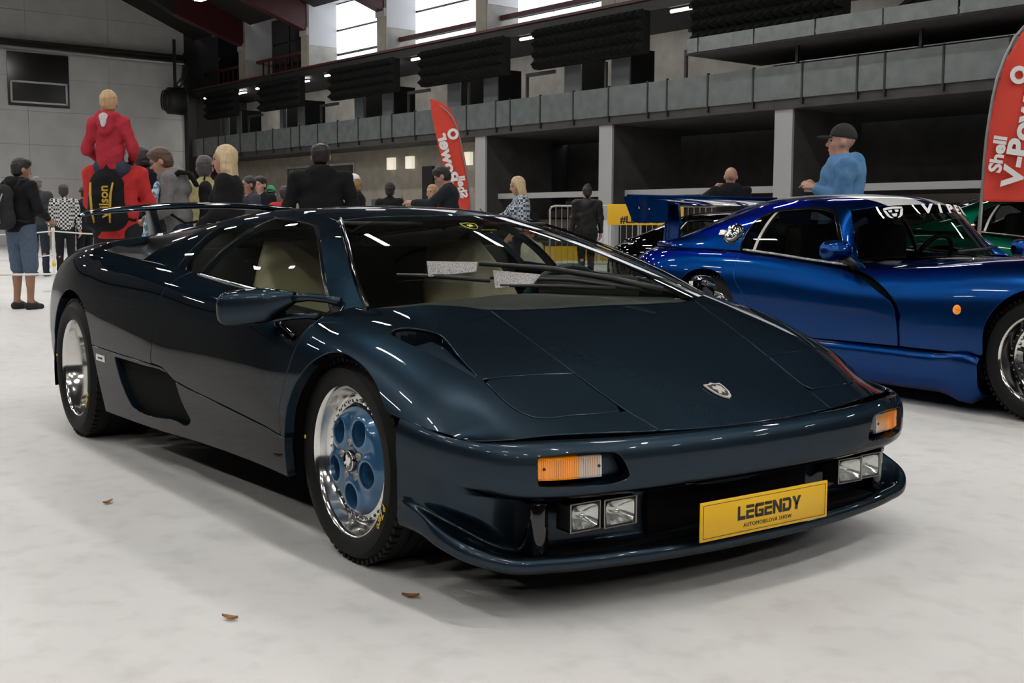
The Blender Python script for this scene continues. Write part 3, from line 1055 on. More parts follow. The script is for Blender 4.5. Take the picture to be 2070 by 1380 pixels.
# ---- intake, sill, wing and quarter panels
intk = [tuple(p) for p in curve([(-1.955, .456), (-1.60, .455), (-1.30, .448), (-1.225, .43), (-1.19, .37), (-1.11, .292), (-1.14, .270), (-1.30, .262), (-1.70, .242), (-1.79, .25), (-1.86, .30), (-1.955, .44)], 60, crease=(0, 3, 5, 9))]
fi = sdpoly(intk)
sillp = [(-.20, .10), (-.20, .346), (-.30, .353), (-.43, .368), (-.77, .392), (-1.05, .410), (-1.243, .428), (-1.36, .467), (-1.60, .470), (-2.0, .474), (-2.34, .478), (-2.34, .10)]
fsl = sdpoly(sillp)
for sg, hs in zip((-1, 1), rest_sides):
    sill = clip(hs, lambda V: np.where((np.abs(V[:, 1]) > .8), fsl(V[:, [0, 2]]) - G, -1.0))
    hole = clip(sill, lambda V: fi(V[:, [0, 2]]))
    sill = clip(sill, lambda V: -fi(V[:, [0, 2]]))
    so = panel('side_skirt', sill, M_PAINT, diablo, depth=.03)
    rec = Sheet(hole.V + np.array([0, -sg * .14, 0]), hole.N, hole.F)
    mesh_obj('side_intake', rec.V, rec.F, M_VOID, diablo, N=rec.N)
    # swept front wall of the intake
    wl = net_surface([[(-1.225, sg * .985, .43), (-1.19, sg * .987, .37), (-1.11, sg * .975, .292)],
                      [(-1.28, sg * .955, .425), (-1.25, sg * .955, .36), (-1.18, sg * .945, .285)],
                      [(-1.42, sg * .90, .42), (-1.40, sg * .90, .35), (-1.36, sg * .89, .28)]], .03, .03, flip=sg > 0)
    mesh_obj('intake_wall', wl.V, wl.F, M_PAINT, diablo, N=wl.N)
    fwd = clip(hs, lambda V: np.where((np.abs(V[:, 1]) > .8), -fsl(V[:, [0, 2]]) - G, 1.0))
    panel('front_wing', clip(fwd, lambda V: V[:, 0] + 0.9), M_PAINT, diablo, depth=.035)
    panel('rear_quarter_panel', clip(fwd, lambda V: -0.9 - V[:, 0]), M_PAINT, diablo, depth=.035)

# ---- front bumper: bar, recessed lower opening and chin lip in one net
plan_pts = [(.878, 0), (.870, .25), (.842, .50), (.800, .69), (.742, .80), (.665, .868), (.575, .905), (.48, .925), (.385, .936)]
pn = []
P2 = np.array(plan_pts)
tan = np.gradient(P2, axis=0)
nor = np.c_[tan[:, 1], -tan[:, 0]]
nor /= np.linalg.norm(nor, axis=1, keepdims=True)
nor[0] = (1, 0)
# profile at the centre: (offset outwards, z)
cen = [(-.046, .466), (-.030, .463), (-.012, .449), (-.002, .425), (.0, .39), (-.002, .355), (-.010, .332), (-.030, .318), (-.085, .314),
       (-.135, .305), (-.150, .24), (-.145, .170), (-.120, .152), (-.070, .152), (-.035, .160), (-.020, .152), (-.018, .128), (-.034, .116), (-.09, .114)]
sid = [(-.020, .500), (-.012, .497), (-.002, .478), (.003, .45), (.004, .42), (.003, .395), (.001, .375), (.0, .36), (.0, .345),
       (.0, .33), (.0, .312), (.0, .295), (.0, .28), (.0, .265), (.0, .25), (.0, .232), (-.002, .214), (-.012, .200), (-.07, .196)]
cen, sid = np.array(cen), np.array(sid)
seamz2 = [.466, .467, .470, .474, .472, .468, .474, .490, .508]
wgt = [0, 0, 0, .0, .12, .72, 1.0, 1.0, 1.0]
wlow = [0, 0, 0, 0, .05, .33, .72, 1.0, 1.0]
lipout = [0, .0, .002, .006, .030, .045, .030, .012, 0]
lipz = [0, .0, .004, .008, .012, .020, .010, 0, 0]
for k, (p, n) in enumerate(zip(P2, nor)):
    w = wgt[k]
    wv = np.where(np.arange(len(cen)) < 12, w, wlow[k])[:, None]
    pr = cen * (1 - wv) + sid * wv
    w = wlow[k]
    row = []
    for j, (o, z) in enumerate(pr):
        if j >= 13:
            o = o + lipout[k]
            z = z + lipz[k] * (1 - w)
        if j <= 3:
            z = z + (seamz2[k] - pr[0][1]) * (1 - j / 4)
        q = p + n * o
        row.append((q[0], max(q[1], 0) if k else 0.0, z))
    pn.append(row)
bnet = []
for r in pn[::-1]:
    bnet.append([(x, -s, z) for x, s, z in r])
for r in pn[1:]:
    bnet.append([(x, s, z) for x, s, z in r])
bump = net_surface(bnet, .018, .008, cv=(7, 9, 11, 17), flip=True)
if bump.N[np.argmax(bump.V[:, 0])][0] < 0:
    bump = Sheet(bump.V, -bump.N, [f[::-1] for f in bump.F])
# indicator pockets (front view y, z)
pk = [tuple(p) for p in curve([(.742, .36), (.748, .40), (.742, .437), (.70, .442), (.56, .442), (.525, .436), (.505, .41), (.492, .366), (.52, .357), (.62, .354), (.735, .357)], 60)]
fp = sdpoly(pk)
fy = lambda V: np.where(V[:, 0] > .6, fp(np.c_[np.abs(V[:, 1]), V[:, 2]]), -1.0)
pocket = clip(bump, fy)
bump2 = clip(bump, lambda V: -fy(V))
panel('front_bumper', bump2, M_PAINT, diablo, depth=.03, bev=.003)
for sg in (-1, 1):
    c = clip(pocket, half(sg))
    dp = Sheet(c.V - np.array([.045, 0, 0]), c.N, c.F)
    mesh_obj('indicator_pocket', dp.V, dp.F, M_PAINT, diablo, N=dp.N)
    ind = sub('indicator', diablo)
    for nm, y0, y1, m_ in (('amber_lens', .735, .632, M_AMBER), ('clear_lens', .630, .566, M_CLEARL)):
        def fx(y):
            return np.interp(y, [p[1] for p in plan_pts], [p[0] for p in plan_pts])
        rows = []
        for y in np.linspace(y0, y1, 4):
            x = fx(y) - .014
            rows.append([(x - .012, sg * y, .434), (x, sg * y, .431), (x + .002, sg * y, .40), (x + .002, sg * y, .374), (x - .012, sg * y, .371)])
        s_ = net_surface(rows, .02, .01, cv=(1, 3), flip=(sg > 0))
        if s_.N[:, 0].mean() < 0:
            s_ = Sheet(s_.V, -s_.N, [f[::-1] for f in s_.F])
        panel(nm, s_, m_, ind, depth=.03, bev=.001)
    mb = MB()
    for y in np.linspace(.728, .572, 32):     # fine ribs of the lens
        x = np.interp(y, [p[1] for p in plan_pts], [p[0] for p in plan_pts]) - .0115
        mb.box((x - .003, sg * y - .0005, .378), (x + .0004, sg * y + .0005, .428))
    tag(mb.build('lens_ribs', mat('lens_rib', (.75, .30, .04), rough=.2, coat=1), ind), None, None, kind='stuff')
    for y in (.722, .574):
        x = np.interp(y, [p[1] for p in plan_pts], [p[0] for p in plan_pts]) - .012
        MB().lathe([(0, .003), (.0035, .003), (.0045, 0)], 10, 'x', (x, sg * y, .404)).build('screw', M_BLK, ind, smooth=True)

# ---- driving lamps in the lower opening
for sg in (-1, 1):
    for yc, w, nm in ((.588, .050, 'outer'), (.476, .056, 'inner')):
        lamp = sub('driving_lamp', diablo, (.775 + (.588 - yc) * .10, sg * yc, .262))
        hh = .038
        hs_ = MB().box((-.06, -w, -hh), (-.048, w, hh))
        for (y0_, y1_, z0_, z1_) in ((-w, -w + .004, -hh, hh), (w - .004, w, -hh, hh), (-w, w, -hh, -hh + .004), (-w, w, hh - .004, hh)):
            hs_.box((-.05, y0_, z0_), (0, y1_, z1_))
        hs_.build('housing', M_BLK, lamp)
        b_ = MB()
        n = 12   # bowl reflector
        for i in range(n):
            pass
        rows = []
        for r_ in (1.0, .8, .5, .22, .05):
            ring = []
            for k in range(24):
                a = 2 * PI * k / 24
                c_, s_ = math.cos(a), math.sin(a)
                q = (abs(c_) ** 6 + abs(s_) ** 6) ** (-1 / 6)
                q = q * r_ + (1 - r_) * 1.0 if r_ > .6 else 1.0
                ring.append((.001 - .045 * (1 - r_ ** 1.6), c_ * q * r_ * (w - .006), s_ * q * r_ * (hh - .006)))
            rows.append(ring)
        V = [v for r in rows for v in r]
        F = [(i * 24 + k, i * 24 + (k + 1) % 24, (i + 1) * 24 + (k + 1) % 24, (i + 1) * 24 + k) for i in range(4) for k in range(24)]
        F.append(tuple(4 * 24 + k for k in range(24)))
        mesh_obj('reflector', V, F, mat('lamp_reflector', (.92, .92, .90), rough=.16, metal=1.0), lamp, smooth=True)
        MB().lathe([(0, .012), (.008, .010), (.011, 0), (.011, -.03)], 12, 'x', (-.02, 0, 0)).build('bulb', M_CHROME, lamp, smooth=True)
        MB().box((.0, -w + .003, -hh + .003), (.006, w - .003, hh - .003)).build('lens', M_LENS, lamp, bevel=.004)
        fr = MB()
        for (a, b_) in (((-w, -hh), (w, -hh)), ((w, -hh), (w, hh)), ((w, hh), (-w, hh)), ((-w, hh), (-w, -hh))):
            fr.tube([(.003, a[0], a[1]), (.003, b_[0], b_[1])], .0022, 6)
        fr.build('lamp_rim', M_STEEL, lamp)
    rbox('air_splitter', (.62, sg * .695 - .026, .15), (.735, sg * .695 + .026, .315), M_BLKG, diablo, bevel=.02)
rbox('lower_grille', (.70, -.33, .165), (.735, .33, .30), M_VOID, diablo, bevel=.004)

# ---- show plate
plate = sub('show_plate', diablo, (.888, -.012, .2205))
rbox('plate_panel', (-.006, -.262, -.0555), (0, .262, .0555), M_PLATE, plate, bevel=.002, seg=1)
PM = frame((.0006, 0, .0), (0, 1, 0), (0, 0, 1))
bw = MB()
for (y0, y1, z0, z1) in ((-.252, .252, .046, .0472), (-.252, .252, -.0472, -.046), (-.252, -.2508, -.0472, .0472), (.2508, .252, -.0472, .0472)):
    bw.box((0, y0, z0), (.0008, y1, z1))
bw.build('border_line', M_INK, plate)
# wordmark with cut-through letters
lw = MB()


def glyph(polys, x0, w):
    for pl in polys:
        lw.prism([(.0002, x0 + a * w, -.013 + b * .040) for a, b in pl], (.0008, 0, 0))


R4 = lambda a, b, c, d: [(a, b), (c, b), (c, d), (a, d)]
gl = {
    'L': [R4(0, 0, .30, 1), R4(.30, 0, 1, .27)],
    'E': [R4(0, .78, 1, 1), R4(0, .42, 1, .64), R4(0, 0, .30, .42), R4(.30, 0, 1, .22)],
    'G': [R4(.12, .76, 1, 1), R4(0, .10, .28, .90), R4(.12, 0, 1, .24), R4(.72, .24, 1, .55), R4(.45, .38, .72, .55)],
    'N': [R4(0, 0, .28, 1), [(.28, 1), (.28, .62), (.72, 0), (.72, .38)], R4(.72, 0, 1, 1)],
    'D': [R4(0, .78, .75, 1), [(.70, .78), (.70, 1), (.80, 1), (1, .78), (.74, .72)], [(.74, .72), (1, .78), (1, .22), (.74, .28)], [(.74, .28), (1, .22), (.80, 0), (.70, 0), (.70, .24)], R4(0, 0, .75, .24), R4(0, .24, .28, .62)],
    'Y': [[(0, 1), (.30, 1), (.62, .42), (.40, .38)], [(.70, 1), (1, 1), (.62, .30), (.40, .38)], R4(.36, 0, .64, .42)],
}
xs_ = -.118
for ch, w in (('L', .030), ('E', .031), ('G', .036), ('E', .031), ('N', .038), ('D', .036), ('Y', .038)):
    glyph(gl[ch], xs_, w)
    xs_ += w + .0036
lw.build('lettering', M_INK, plate)
text_mesh('lettering', 'AUTOMOBILOVÁ SHOW', .0165, M_INK, plate, frame((.0004, .005, -.030), (0, 1, 0), (0, 0, 1)), extrude=.0005, space=1.12)

# ---- windscreen
wsb = [(-.16, .742, .757), (-.06, .672, .768), (.03, .580, .774), (.095, .46, .774), (.118, .30, .772), (.128, .15, .772), (.13, 0, .772)]
wst = [(-.925, .449, 1.041), (-.885, .38, 1.052), (-.845, .30, 1.058), (-.805, .20, 1.0615), (-.78, .10, 1.063), (-.76, .05, 1.064), (-.755, 0, 1.064)]
wsb, wst = np.array(wsb), np.array(wst)


def wcurve(P):   # right corner .. centre .. left corner
    r = P.copy()
    r[:, 1] *= -1
    return np.vstack([r, P[::-1][1:]])


wb, wt = wcurve(wsb), wcurve(wst)
wrows = []
for t in np.linspace(0, 1, 6):
    row = wb * (1 - t) + wt * t
    row[:, 2] += .030 * 4 * t * (1 - t) * .55
    wrows.append(row)
wsn = net_surface(wrows, .03, .03, flip=False)
if wsn.N[:, 2].mean() < 0:
    wsn = Sheet(wsn.V, -wsn.N, [f[::-1] for f in wsn.F])
wso = panel('windscreen', wsn, M_GLASS, diablo, depth=.004, bev=.001)
# black band round the glass edge
edge = [i for i in range(1)]


def strip(name, P, wv, m, parent, up, th=.004):
    """ribbon along P (n,3), width vectors wv (n,3), lifted along up"""
    P = np.asarray(P, float)
    wv = np.asarray(wv, float)
    n = len(P)
    up = np.asarray(up, float) * np.ones((n, 3))
    V = np.vstack([P, P + wv, P + up * th, P + wv + up * th])
    F = []
    for i in range(n - 1):
        a, b, c, d = i, n + i, 2 * n + i, 3 * n + i
        F += [(c, c + 1, d + 1, d), (a, c, c + 1, a + 1) if False else (a, a + 1, c + 1, c), (b, d, d + 1, b + 1)]
    o = mesh_obj(name, V, F, m, parent, smooth=False)
    bm = bmesh.new()
    bm.from_mesh(o.data)
    bmesh.ops.recalc_face_normals(bm, faces=bm.faces)
    bm.to_mesh(o.data)
    bm.free()
    o.data.shade_smooth()
    o.data.set_sharp_from_angle(angle=.7)
    return o


# ---- greenhouse sides: from windscreen edge / roof rail down to the belt
T = [(-.16, .742, .757), (-.37, .676, .853), (-.60, .582, .943), (-.78, .507, 1.003), (-.925, .449, 1.041), (-1.10, .452, 1.069), (-1.32, .462, 1.081), (-1.55, .485, 1.078), (-1.72, .52, 1.062), (-1.80, .55, 1.045)]
Bt = [(-.13, .845, .715), (-.22, .905, .655), (-.38, .915, .665), (-.58, .895, .745), (-.75, .886, .788), (-.95, .880, .805), (-1.2, .880, .822), (-1.5, .878, .842), (-1.75, .876, .855), (-1.97, .872, .866)]
T, Bt = np.array(T), np.array(Bt)
for sg in (-1, 1):
    rows = []
    for v in np.linspace(0, 1, 6):
        r = T * (1 - v) + Bt * v
        bul = .040 * 4 * v * (1 - v) * np.array([0, .35, .8, 1, 1, 1, 1, 1, .8, .5])
        r[:, 1] += bul * .6
        r[:, 2] += bul * .8
        r[:, 1] *= sg
        rows.append(r)
    gs = net_surface(np.array(rows).swapaxes(0, 1), .022, .016)
    if (gs.N[:, 1] * sg).mean() < 0:
        gs = Sheet(gs.V, -gs.N, [f[::-1] for f in gs.F])
    e2 = curve([(-.176, .735), (-.244, .797), (-.317, .841), (-.458, .909), (-.629, .970), (-.811, 1.018), (-.90, 1.033), (-.97, 1.040), (-1.08, 1.049), (-1.187, 1.054), (-1.27, 1.058)], 40)
    rear = curve([(-1.29, 1.045), (-1.285, .95), (-1.265, .82)], 8)
    winp = [tuple(p) for p in e2] + [tuple(p) for p in rear] + [(-1.26, .60), (-.12, .60)]
    fw = sdpoly(winp)
    q1 = [(-1.305, 1.035), (-1.292, .95), (-1.275, .78), (-1.52, .80), (-1.53, .86), (-1.56, .95), (-1.60, 1.015)]
    fq = sdpoly(q1)
    Tc = curve(np.c_[T[:, 0], sg * T[:, 1], T[:, 2]], 60)

    def dT(V):
        r = np.full(len(V), 9.)
        for p_, q_ in zip(Tc[:-1], Tc[1:]):
            e_ = q_ - p_
            t_ = np.clip(((V - p_) @ e_) / (e_ @ e_), 0, 1)
            r = np.minimum(r, np.linalg.norm(V - p_ - t_[:, None] * e_, axis=1))
        return r
    Dw = lambda V: np.interp(V[:, 0], [-1.4, -1.0, -.8, -.3, -.12], [.085, .085, .080, .092, .10])
    rearf = sdpoly([tuple(p) for p in rear] + [(-1.26, .60), (-.10, .60), (-.10, 1.2), (-1.29, 1.2)])
    fw3 = lambda V: np.minimum(dT(V) - Dw(V), rearf(V[:, [0, 2]]))
    gw = clip(gs, lambda V: fw3(V) - .010)
    panel('side_window', gw, M_GLASS, diablo, depth=.004, bev=.0008)
    seal = clip(clip(gs, lambda V: fw3(V)), lambda V: .010 - fw3(V))
    panel('window_seal', seal, M_BLKG, diablo, depth=.008, bev=.003)
    gr = clip(gs, lambda V: -fw3(V) - .001)
    qg = clip(gr, lambda V: fq(V[:, [0, 2]]))
    panel('quarter_window', qg, M_GLASS, diablo, depth=.004, bev=.001)
    gr = clip(gr, lambda V: -fq(V[:, [0, 2]]))
    panel('windscreen_pillar', clip(gr, lambda V: V[:, 0] + 1.0), M_PAINT, diablo, depth=.03)
    panel('rear_pillar', clip(gr, lambda V: -1.0 - V[:, 0]), M_PAINT, diablo, depth=.03)
    # mirror-mount plate in the front corner of the door window, and belt moulding
    mp = [(-.205, .64), (-.205, .735), (-.255, .785), (-.275, .72), (-.245, .64)]
    fm = sdpoly(mp)
    mtp = clip(gs, lambda V: fm(V[:, [0, 2]]))
    mtp.V = mtp.V + mtp.N * .004
    panel('mirror_mount', mtp, M_BLKG, diablo, depth=.012)
    bl = curve([(-.30, sg * .922, .672), (-.41, sg * .918, .704), (-.50, sg * .912, .752), (-.60, sg * .897, .798), (-.8, sg * .886, .806), (-1.0, sg * .881, .816), (-1.26, sg * .878, .832)], 40, crease=(3,))
    MB().tube([tuple(p) for p in bl], .008, 8).build('belt_moulding', M_BLKG, diablo, smooth=True)
    # bright edge of the windscreen rubber
    wl_ = curve(np.c_[T[:5, 0] + .012, sg * (T[:5, 1] - .006), T[:5, 2] + .010], 30)
    MB().tube([tuple(p) for p in wl_], .006, 8).build('windscreen_rubber', M_BLKG, diablo, smooth=True)

# ---- roof
rf = []
zc = [1.064, 1.090, 1.104, 1.108, 1.104, 1.098]
rx = [-.755, -.93, -1.12, -1.32, -1.55, -1.72]
edges = [(-.925, .449, 1.041), (-1.02, .450, 1.058), (-1.15, .454, 1.073), (-1.32, .462, 1.081), (-1.55, .485, 1.078), (-1.72, .52, 1.062)]
for k in range(6):
    ex, es, ez = edges[k]
    row = []
    for a in np.linspace(-1, 1, 9):
        b_ = abs(a)
        if k == 0:
            q = [np.interp(b_ * .449, wst[::-1][:, 1], wst[::-1][:, i]) for i in range(3)]
            row.append((q[0], math.copysign(q[1], a), q[2] + .002))
        else:
            row.append((rx[k] + (ex - rx[k]) * b_ ** 2, a * es, zc[k] + (ez - zc[k]) * b_ ** 2.4))
    rf.append(row)
roof = net_surface(rf, .025, .025)
if roof.N[:, 2].mean() < 0:
    roof = Sheet(roof.V, -roof.N, [f[::-1] for f in roof.F])
panel('roof', roof, M_PAINT, diablo, depth=.02)

# ---- engine cover with side troughs
dk = []
for x, ze, zs, sh_ in ((-1.60, 1.052, .852, .872), (-1.82, 1.032, .864, .874), (-2.05, 1.016, .872, .876), (-2.28, 1.0, .884, .879), (-2.55, .982, .895, .868), (-2.68, .975, .905, .80), (-2.745, .966, .93, .70)):
    f_ = np.clip((x + 2.75) / .5, 0.02, 1)
    fl_ = min(.79, zs) * f_ + zs * (1 - f_)
    ei = .59
    h = [(0, ze + .035), (.25, ze + .03), (.45, ze + .018), (ei - .012, ze + .003), (ei + .004, ze - .012), (ei + .03, fl_ + .02 * f_), (ei + .05, fl_), (max(sh_ - .03, ei + .06), fl_), (sh_ - .004, zs - .02 * f_), (sh_, zs)]
    dk.append([(x, s, z) for s, z in h])
deck = net_surface(full(dk), .05, .025, cv=(1, 2, 3, 5, 6, 12, 13, 15, 16, 17), flip=True)
panel('engine_cover', clip(deck, lambda V: .592 - np.abs(V[:, 1])), M_PAINT, diablo, depth=.02)
for sg in (-1, 1):
    tr = clip(clip(deck, half(sg)), lambda V: np.abs(V[:, 1]) - .594)
    panel('engine_intake_trough', tr, M_BLK, diablo, depth=.01)
for k in range(6):       # louvres on the engine cover
    x = -1.86 - k * .13
    z = np.interp(x, [-2.75, -2.28, -1.82, -1.6], [.966, 1.0, 1.032, 1.052]) + .034
    rbox('louvre', (x - .04, -.36, z - .012), (x + .04, .36, z + .012), M_BLK, diablo, bevel=.006, M=Matrix.Identity(4))

# ---- tail
tl = np.array(BR[-1])
rows = []
for t in (0, .5, 1):
    r = tl.copy()
    r[:, 0] -= .03 * t
    r[:, 1] *= 1 - .06 * t
    r[:, 2] = .58 + (r[:, 2] - .58) * (1 - .10 * t)
    rows.append(r)
c_ = rows[-1].copy()
c_[:, 2] = .50
rows.append(np.c_[c_[:, 0], c_[:, 1], .5 + (rows[-1][:, 2] - .5) * .05])
tail = net_surface(full(rows), .04, .05, cu=(2,))
if tail.N[:, 0].mean() > 0:
    tail = Sheet(tail.V, -tail.N, [f[::-1] for f in tail.F])
panel('tail_panel', tail, M_PAINT, diablo, rim=False)
for sg in (-1, 1):
    for yy in (.70, .56):
        MB().lathe([(0, -.02), (.05, -.015), (.062, 0), (.062, .03)], 24, 'x', (-3.46, sg * yy, .62)).build('tail_lamp', M_RED, diablo, smooth=True)
    # wrap-round lamp on the corner
    s_ = net_surface([[(-3.405, sg * .886, .69), (-3.42, sg * .893, .62), (-3.415, sg * .894, .55)], [(-3.445, sg * .84, .69), (-3.455, sg * .85, .62), (-3.45, sg * .85, .55)]], .03, .03)
    if (s_.N[:, 1] * sg).mean() < 0:
        s_ = Sheet(s_.V, -s_.N, [f[::-1] for f in s_.F])
    s_.V = s_.V + s_.N * .008
    panel('corner_lamp', s_, M_RED, diablo, depth=.01)

# ---- rear wing
wp = []
for y, x, z, c, tw in ((-.725, -3.50, 1.066, .08, .0), (-.69, -3.475, 1.082, .18, .01), (-.56, -3.43, 1.103, .28, .02), (-.36, -3.40, 1.122, .33, .03), (0, -3.38, 1.134, .34, .03),
                       (.36, -3.40, 1.122, .33, .03), (.56, -3.43, 1.103, .28, .02), (.69, -3.475, 1.082, .18, .01), (.725, -3.50, 1.066, .08, 0)):
    ring = []
    for a in np.linspace(0, 2 * PI, 17)[:-1]:
        ca, sa = math.cos(a), math.sin(a)
        th = .020 * (c / .34) * (0.55 + .45 * ca) + .004
        ring.append((x + ca * c / 2, y, z + sa * th - tw * (ca * .4)))
    wp.append(ring + [ring[0]])
wing_s = net_surface(wp, .04, .02)
cen_ = wing_s.V - np.array([-3.4, 0, 1.11])
if (wing_s.N[:, 2] * np.sign(wing_s.V[:, 2] - np.interp(np.abs(wing_s.V[:, 1]), [0, .36, .56, .69, .725], [1.134, 1.122, 1.103, 1.082, 1.066]))).mean() < 0:
    wing_s = Sheet(wing_s.V, -wing_s.N, [f[::-1] for f in wing_s.F])
wing = mesh_obj('rear_wing', wing_s.V, wing_s.F, M_PAINT, diablo, N=wing_s.N)
for sg in (-1, 1):
    rows = []
    for t, x0, x1 in ((0, -3.27, -3.50), (.5, -3.29, -3.49), (1, -3.32, -3.50)):
        z = .925 + t * .185
        y = sg * (.34 + .02 * t)
        rows.append([(x0, y, z), (x0 - .03, y - sg * -.016, z), ((x0 + x1) / 2, y + sg * .018, z), (x1, y, z), ((x0 + x1) / 2, y - sg * .018, z), (x0 - .03, y - sg * .016, z), (x0, y, z)])
    st = net_surface(rows, .03, .02)
    mesh_obj('wing_strut', st.V, st.F, M_PAINT, diablo, smooth=True)

# ---- mirrors
for sg in (-1, 1):
    mir = sub('door_mirror', diablo)
    rows = []
    ma_, mb_ = np.array([-.535, 1.075, .752]), np.array([-.325, .905, .772])
    dv = (mb_ - ma_) / np.linalg.norm(mb_ - ma_)
    pv = np.array([dv[1], -dv[0], 0])
    pv = pv / np.linalg.norm(pv)
    if pv[0] < 0:
        pv = -pv
    for t, dx, dz, dzz in ((0, .012, .016, 0), (.02, .036, .040, 0), (.08, .052, .052, 0), (.22, .062, .057, .0), (.55, .064, .057, .002), (.72, .058, .052, .004), (.84, .040, .037, .012), (1.0, .016, .018, .022)):
        c = ma_ + (mb_ - ma_) * t
        ring = []
        for a in np.linspace(0, 2 * PI, 21):
            ca, sa = math.cos(a), math.sin(a)
            ex = 2 / 3.2
            px = math.copysign(abs(ca) ** ex, ca) * dx
            pz = math.copysign(abs(sa) ** ex, sa) * dz
            if px < 0:
                px *= .5
            q = c + pv * px
            ring.append((q[0], sg * q[1], q[2] + pz + dzz))
        rows.append(ring)
    ms = net_surface(rows, .012, .012, flip=sg < 0)
    c0 = ms.V.mean(0)
    if ((ms.V - c0) * ms.N).sum(1).mean() < 0:
        ms = Sheet(ms.V, -ms.N, [f[::-1] for f in ms.F])
    panel('mirror_shell', ms, M_PAINT, mir, rim=False)
    gq = [ma_ + dv * .03 - pv * .033, mb_ - dv * .05 - pv * .033]
    mesh_obj('mirror_glass', [(gq[0][0], sg * gq[0][1], .715), (gq[0][0], sg * gq[0][1], .79), (gq[1][0], sg * gq[1][1], .80), (gq[1][0], sg * gq[1][1], .72)], [(0, 1, 2, 3)], M_CHROME, mir)
    MB().tube([(-.345, sg * .925, .790), (-.28, sg * .875, .797), (-.22, sg * .84, .793), (-.18, sg * .82, .785)], [.017, .013, .013, .016], 10).build('mirror_arm', M_PAINT, mir, smooth=True)
    MB().tube([(-.40, sg * .955, .722), (-.33, sg * .91, .732), (-.27, sg * .885, .738), (-.23, sg * .87, .738)], [.013, .010, .010, .013], 10).build('mirror_arm', M_PAINT, mir, smooth=True)

# ---- small fittings
for sg in (-1, 1):
    mk = sub('side_marker', diablo, (.378, sg * .8895, .529))
    MB().lathe([(.0, .008 * sg), (.012, .007 * sg), (.0185, 0)], 20, 'y').build('marker_lens', M_ORL, mk, smooth=True)
    MB().lathe([(.0185, .002 * sg), (.022, .003 * sg), (.0235, -.006 * sg)], 20, 'y').build('marker_ring', M_CHROME, mk, smooth=True)
    tg = sub('side_badge', diablo)
    MB().box((-2.225, sg * 1.008 - .003, .415), (-2.095, sg * 1.008 + .003, .443)).build('badge_plate', M_WHITE, tg)
    text_mesh('badge_lettering', 'Automobili', .016, M_INK, tg, frame((-2.16, sg * 1.0115, .429), (-sg, 0, 0), (0, 0, 1)), extrude=.0004)
em = sub('bonnet_badge', diablo)
emz = np.array([.674, 0, .538])
EN = Vector((.40, 0, .917)).normalized()
EM = frame(emz + np.array(EN) * .002, (0, 1, 0), (-EN.z, 0, EN.x))
M_BADGE = mat('badge_silver', (.72, .70, .64), rough=.3, metal=.35, coat=.5)
shp = [(0, -.042), (-.014, -.034), (-.026, -.012), (-.030, .014), (-.029, .030), (-.012, .030), (0, .036), (.012, .030), (.029, .030), (.030, .014), (.026, -.012), (.014, -.034)]
b1 = MB().prism([EM @ Vector((a * 1.15, b_ * 1.15, 0)) for a, b_ in shp], EN * .004).build('badge_rim', M_BADGE, em)
b2 = MB().prism([EM @ Vector((a * .90, b_ * .90, .0042)) for a, b_ in shp], EN * .001).build('badge_field', M_INK, em)
bull = [(-.014, -.016), (-.008, -.004), (-.015, .004), (-.010, .014), (-.002, .010), (.006, .016), (.014, .010), (.012, .0), (.016, -.010), (.008, -.006), (.004, -.018), (-.002, -.008), (-.006, -.018)]
MB().prism([EM @ Vector((a * 1.35, b_ * 1.35, .0054)) for a, b_ in bull], EN * .001).build('badge_emblem', M_BADGE, em)
# sticker on the windscreen
stk = sub('windscreen_sticker', diablo)
k_ = np.argmin(np.abs(wsn.V - np.array([-.614, -.057, 1.025])).sum(1))
sp, sn = Vector(wsn.V[k_]), Vector(wsn.N[k_])
SM = frame(sp + sn * .002, (0, 1, 0), (-1, 0, .4))
M_STK = mat('yellow_sticker', (.55, .55, .05), rough=.5)
ln = MB()
pts = [(0, -.042), (-.014, -.034), (-.024, -.012), (-.028, .014), (-.027, .030), (-.012, .030), (0, .035), (.012, .030), (.027, .030), (.028, .014), (.024, -.012), (.014, -.034), (0, -.042)]
ln.tube([SM @ Vector((a * 1.2, b_ * .8, 0)) for a, b_ in pts], .0015, 5)
ln.prism([SM @ Vector((a * .9, b_ * .7, 0)) for a, b_ in bull], sn * .001)
ln.build('sticker_print', M_STK, stk)
text_mesh('sticker_lettering', 'AUTOMOBILI', .012, M_STK, stk, SM @ Matrix.Translation((.06, -.042, 0)), extrude=.0003)

# ---- wipers: a long arm with two blades and mesh wind deflectors
wip = sub('windscreen_wiper', diablo)


def ws_point(x, y, lift=.01):
    """nearest windscreen point in plan, lifted off the glass"""
    k = np.argmin((wsn.V[:, 0] - x) ** 2 + (wsn.V[:, 1] - y) ** 2)
    return Vector(wsn.V[k] + wsn.N[k] * lift)


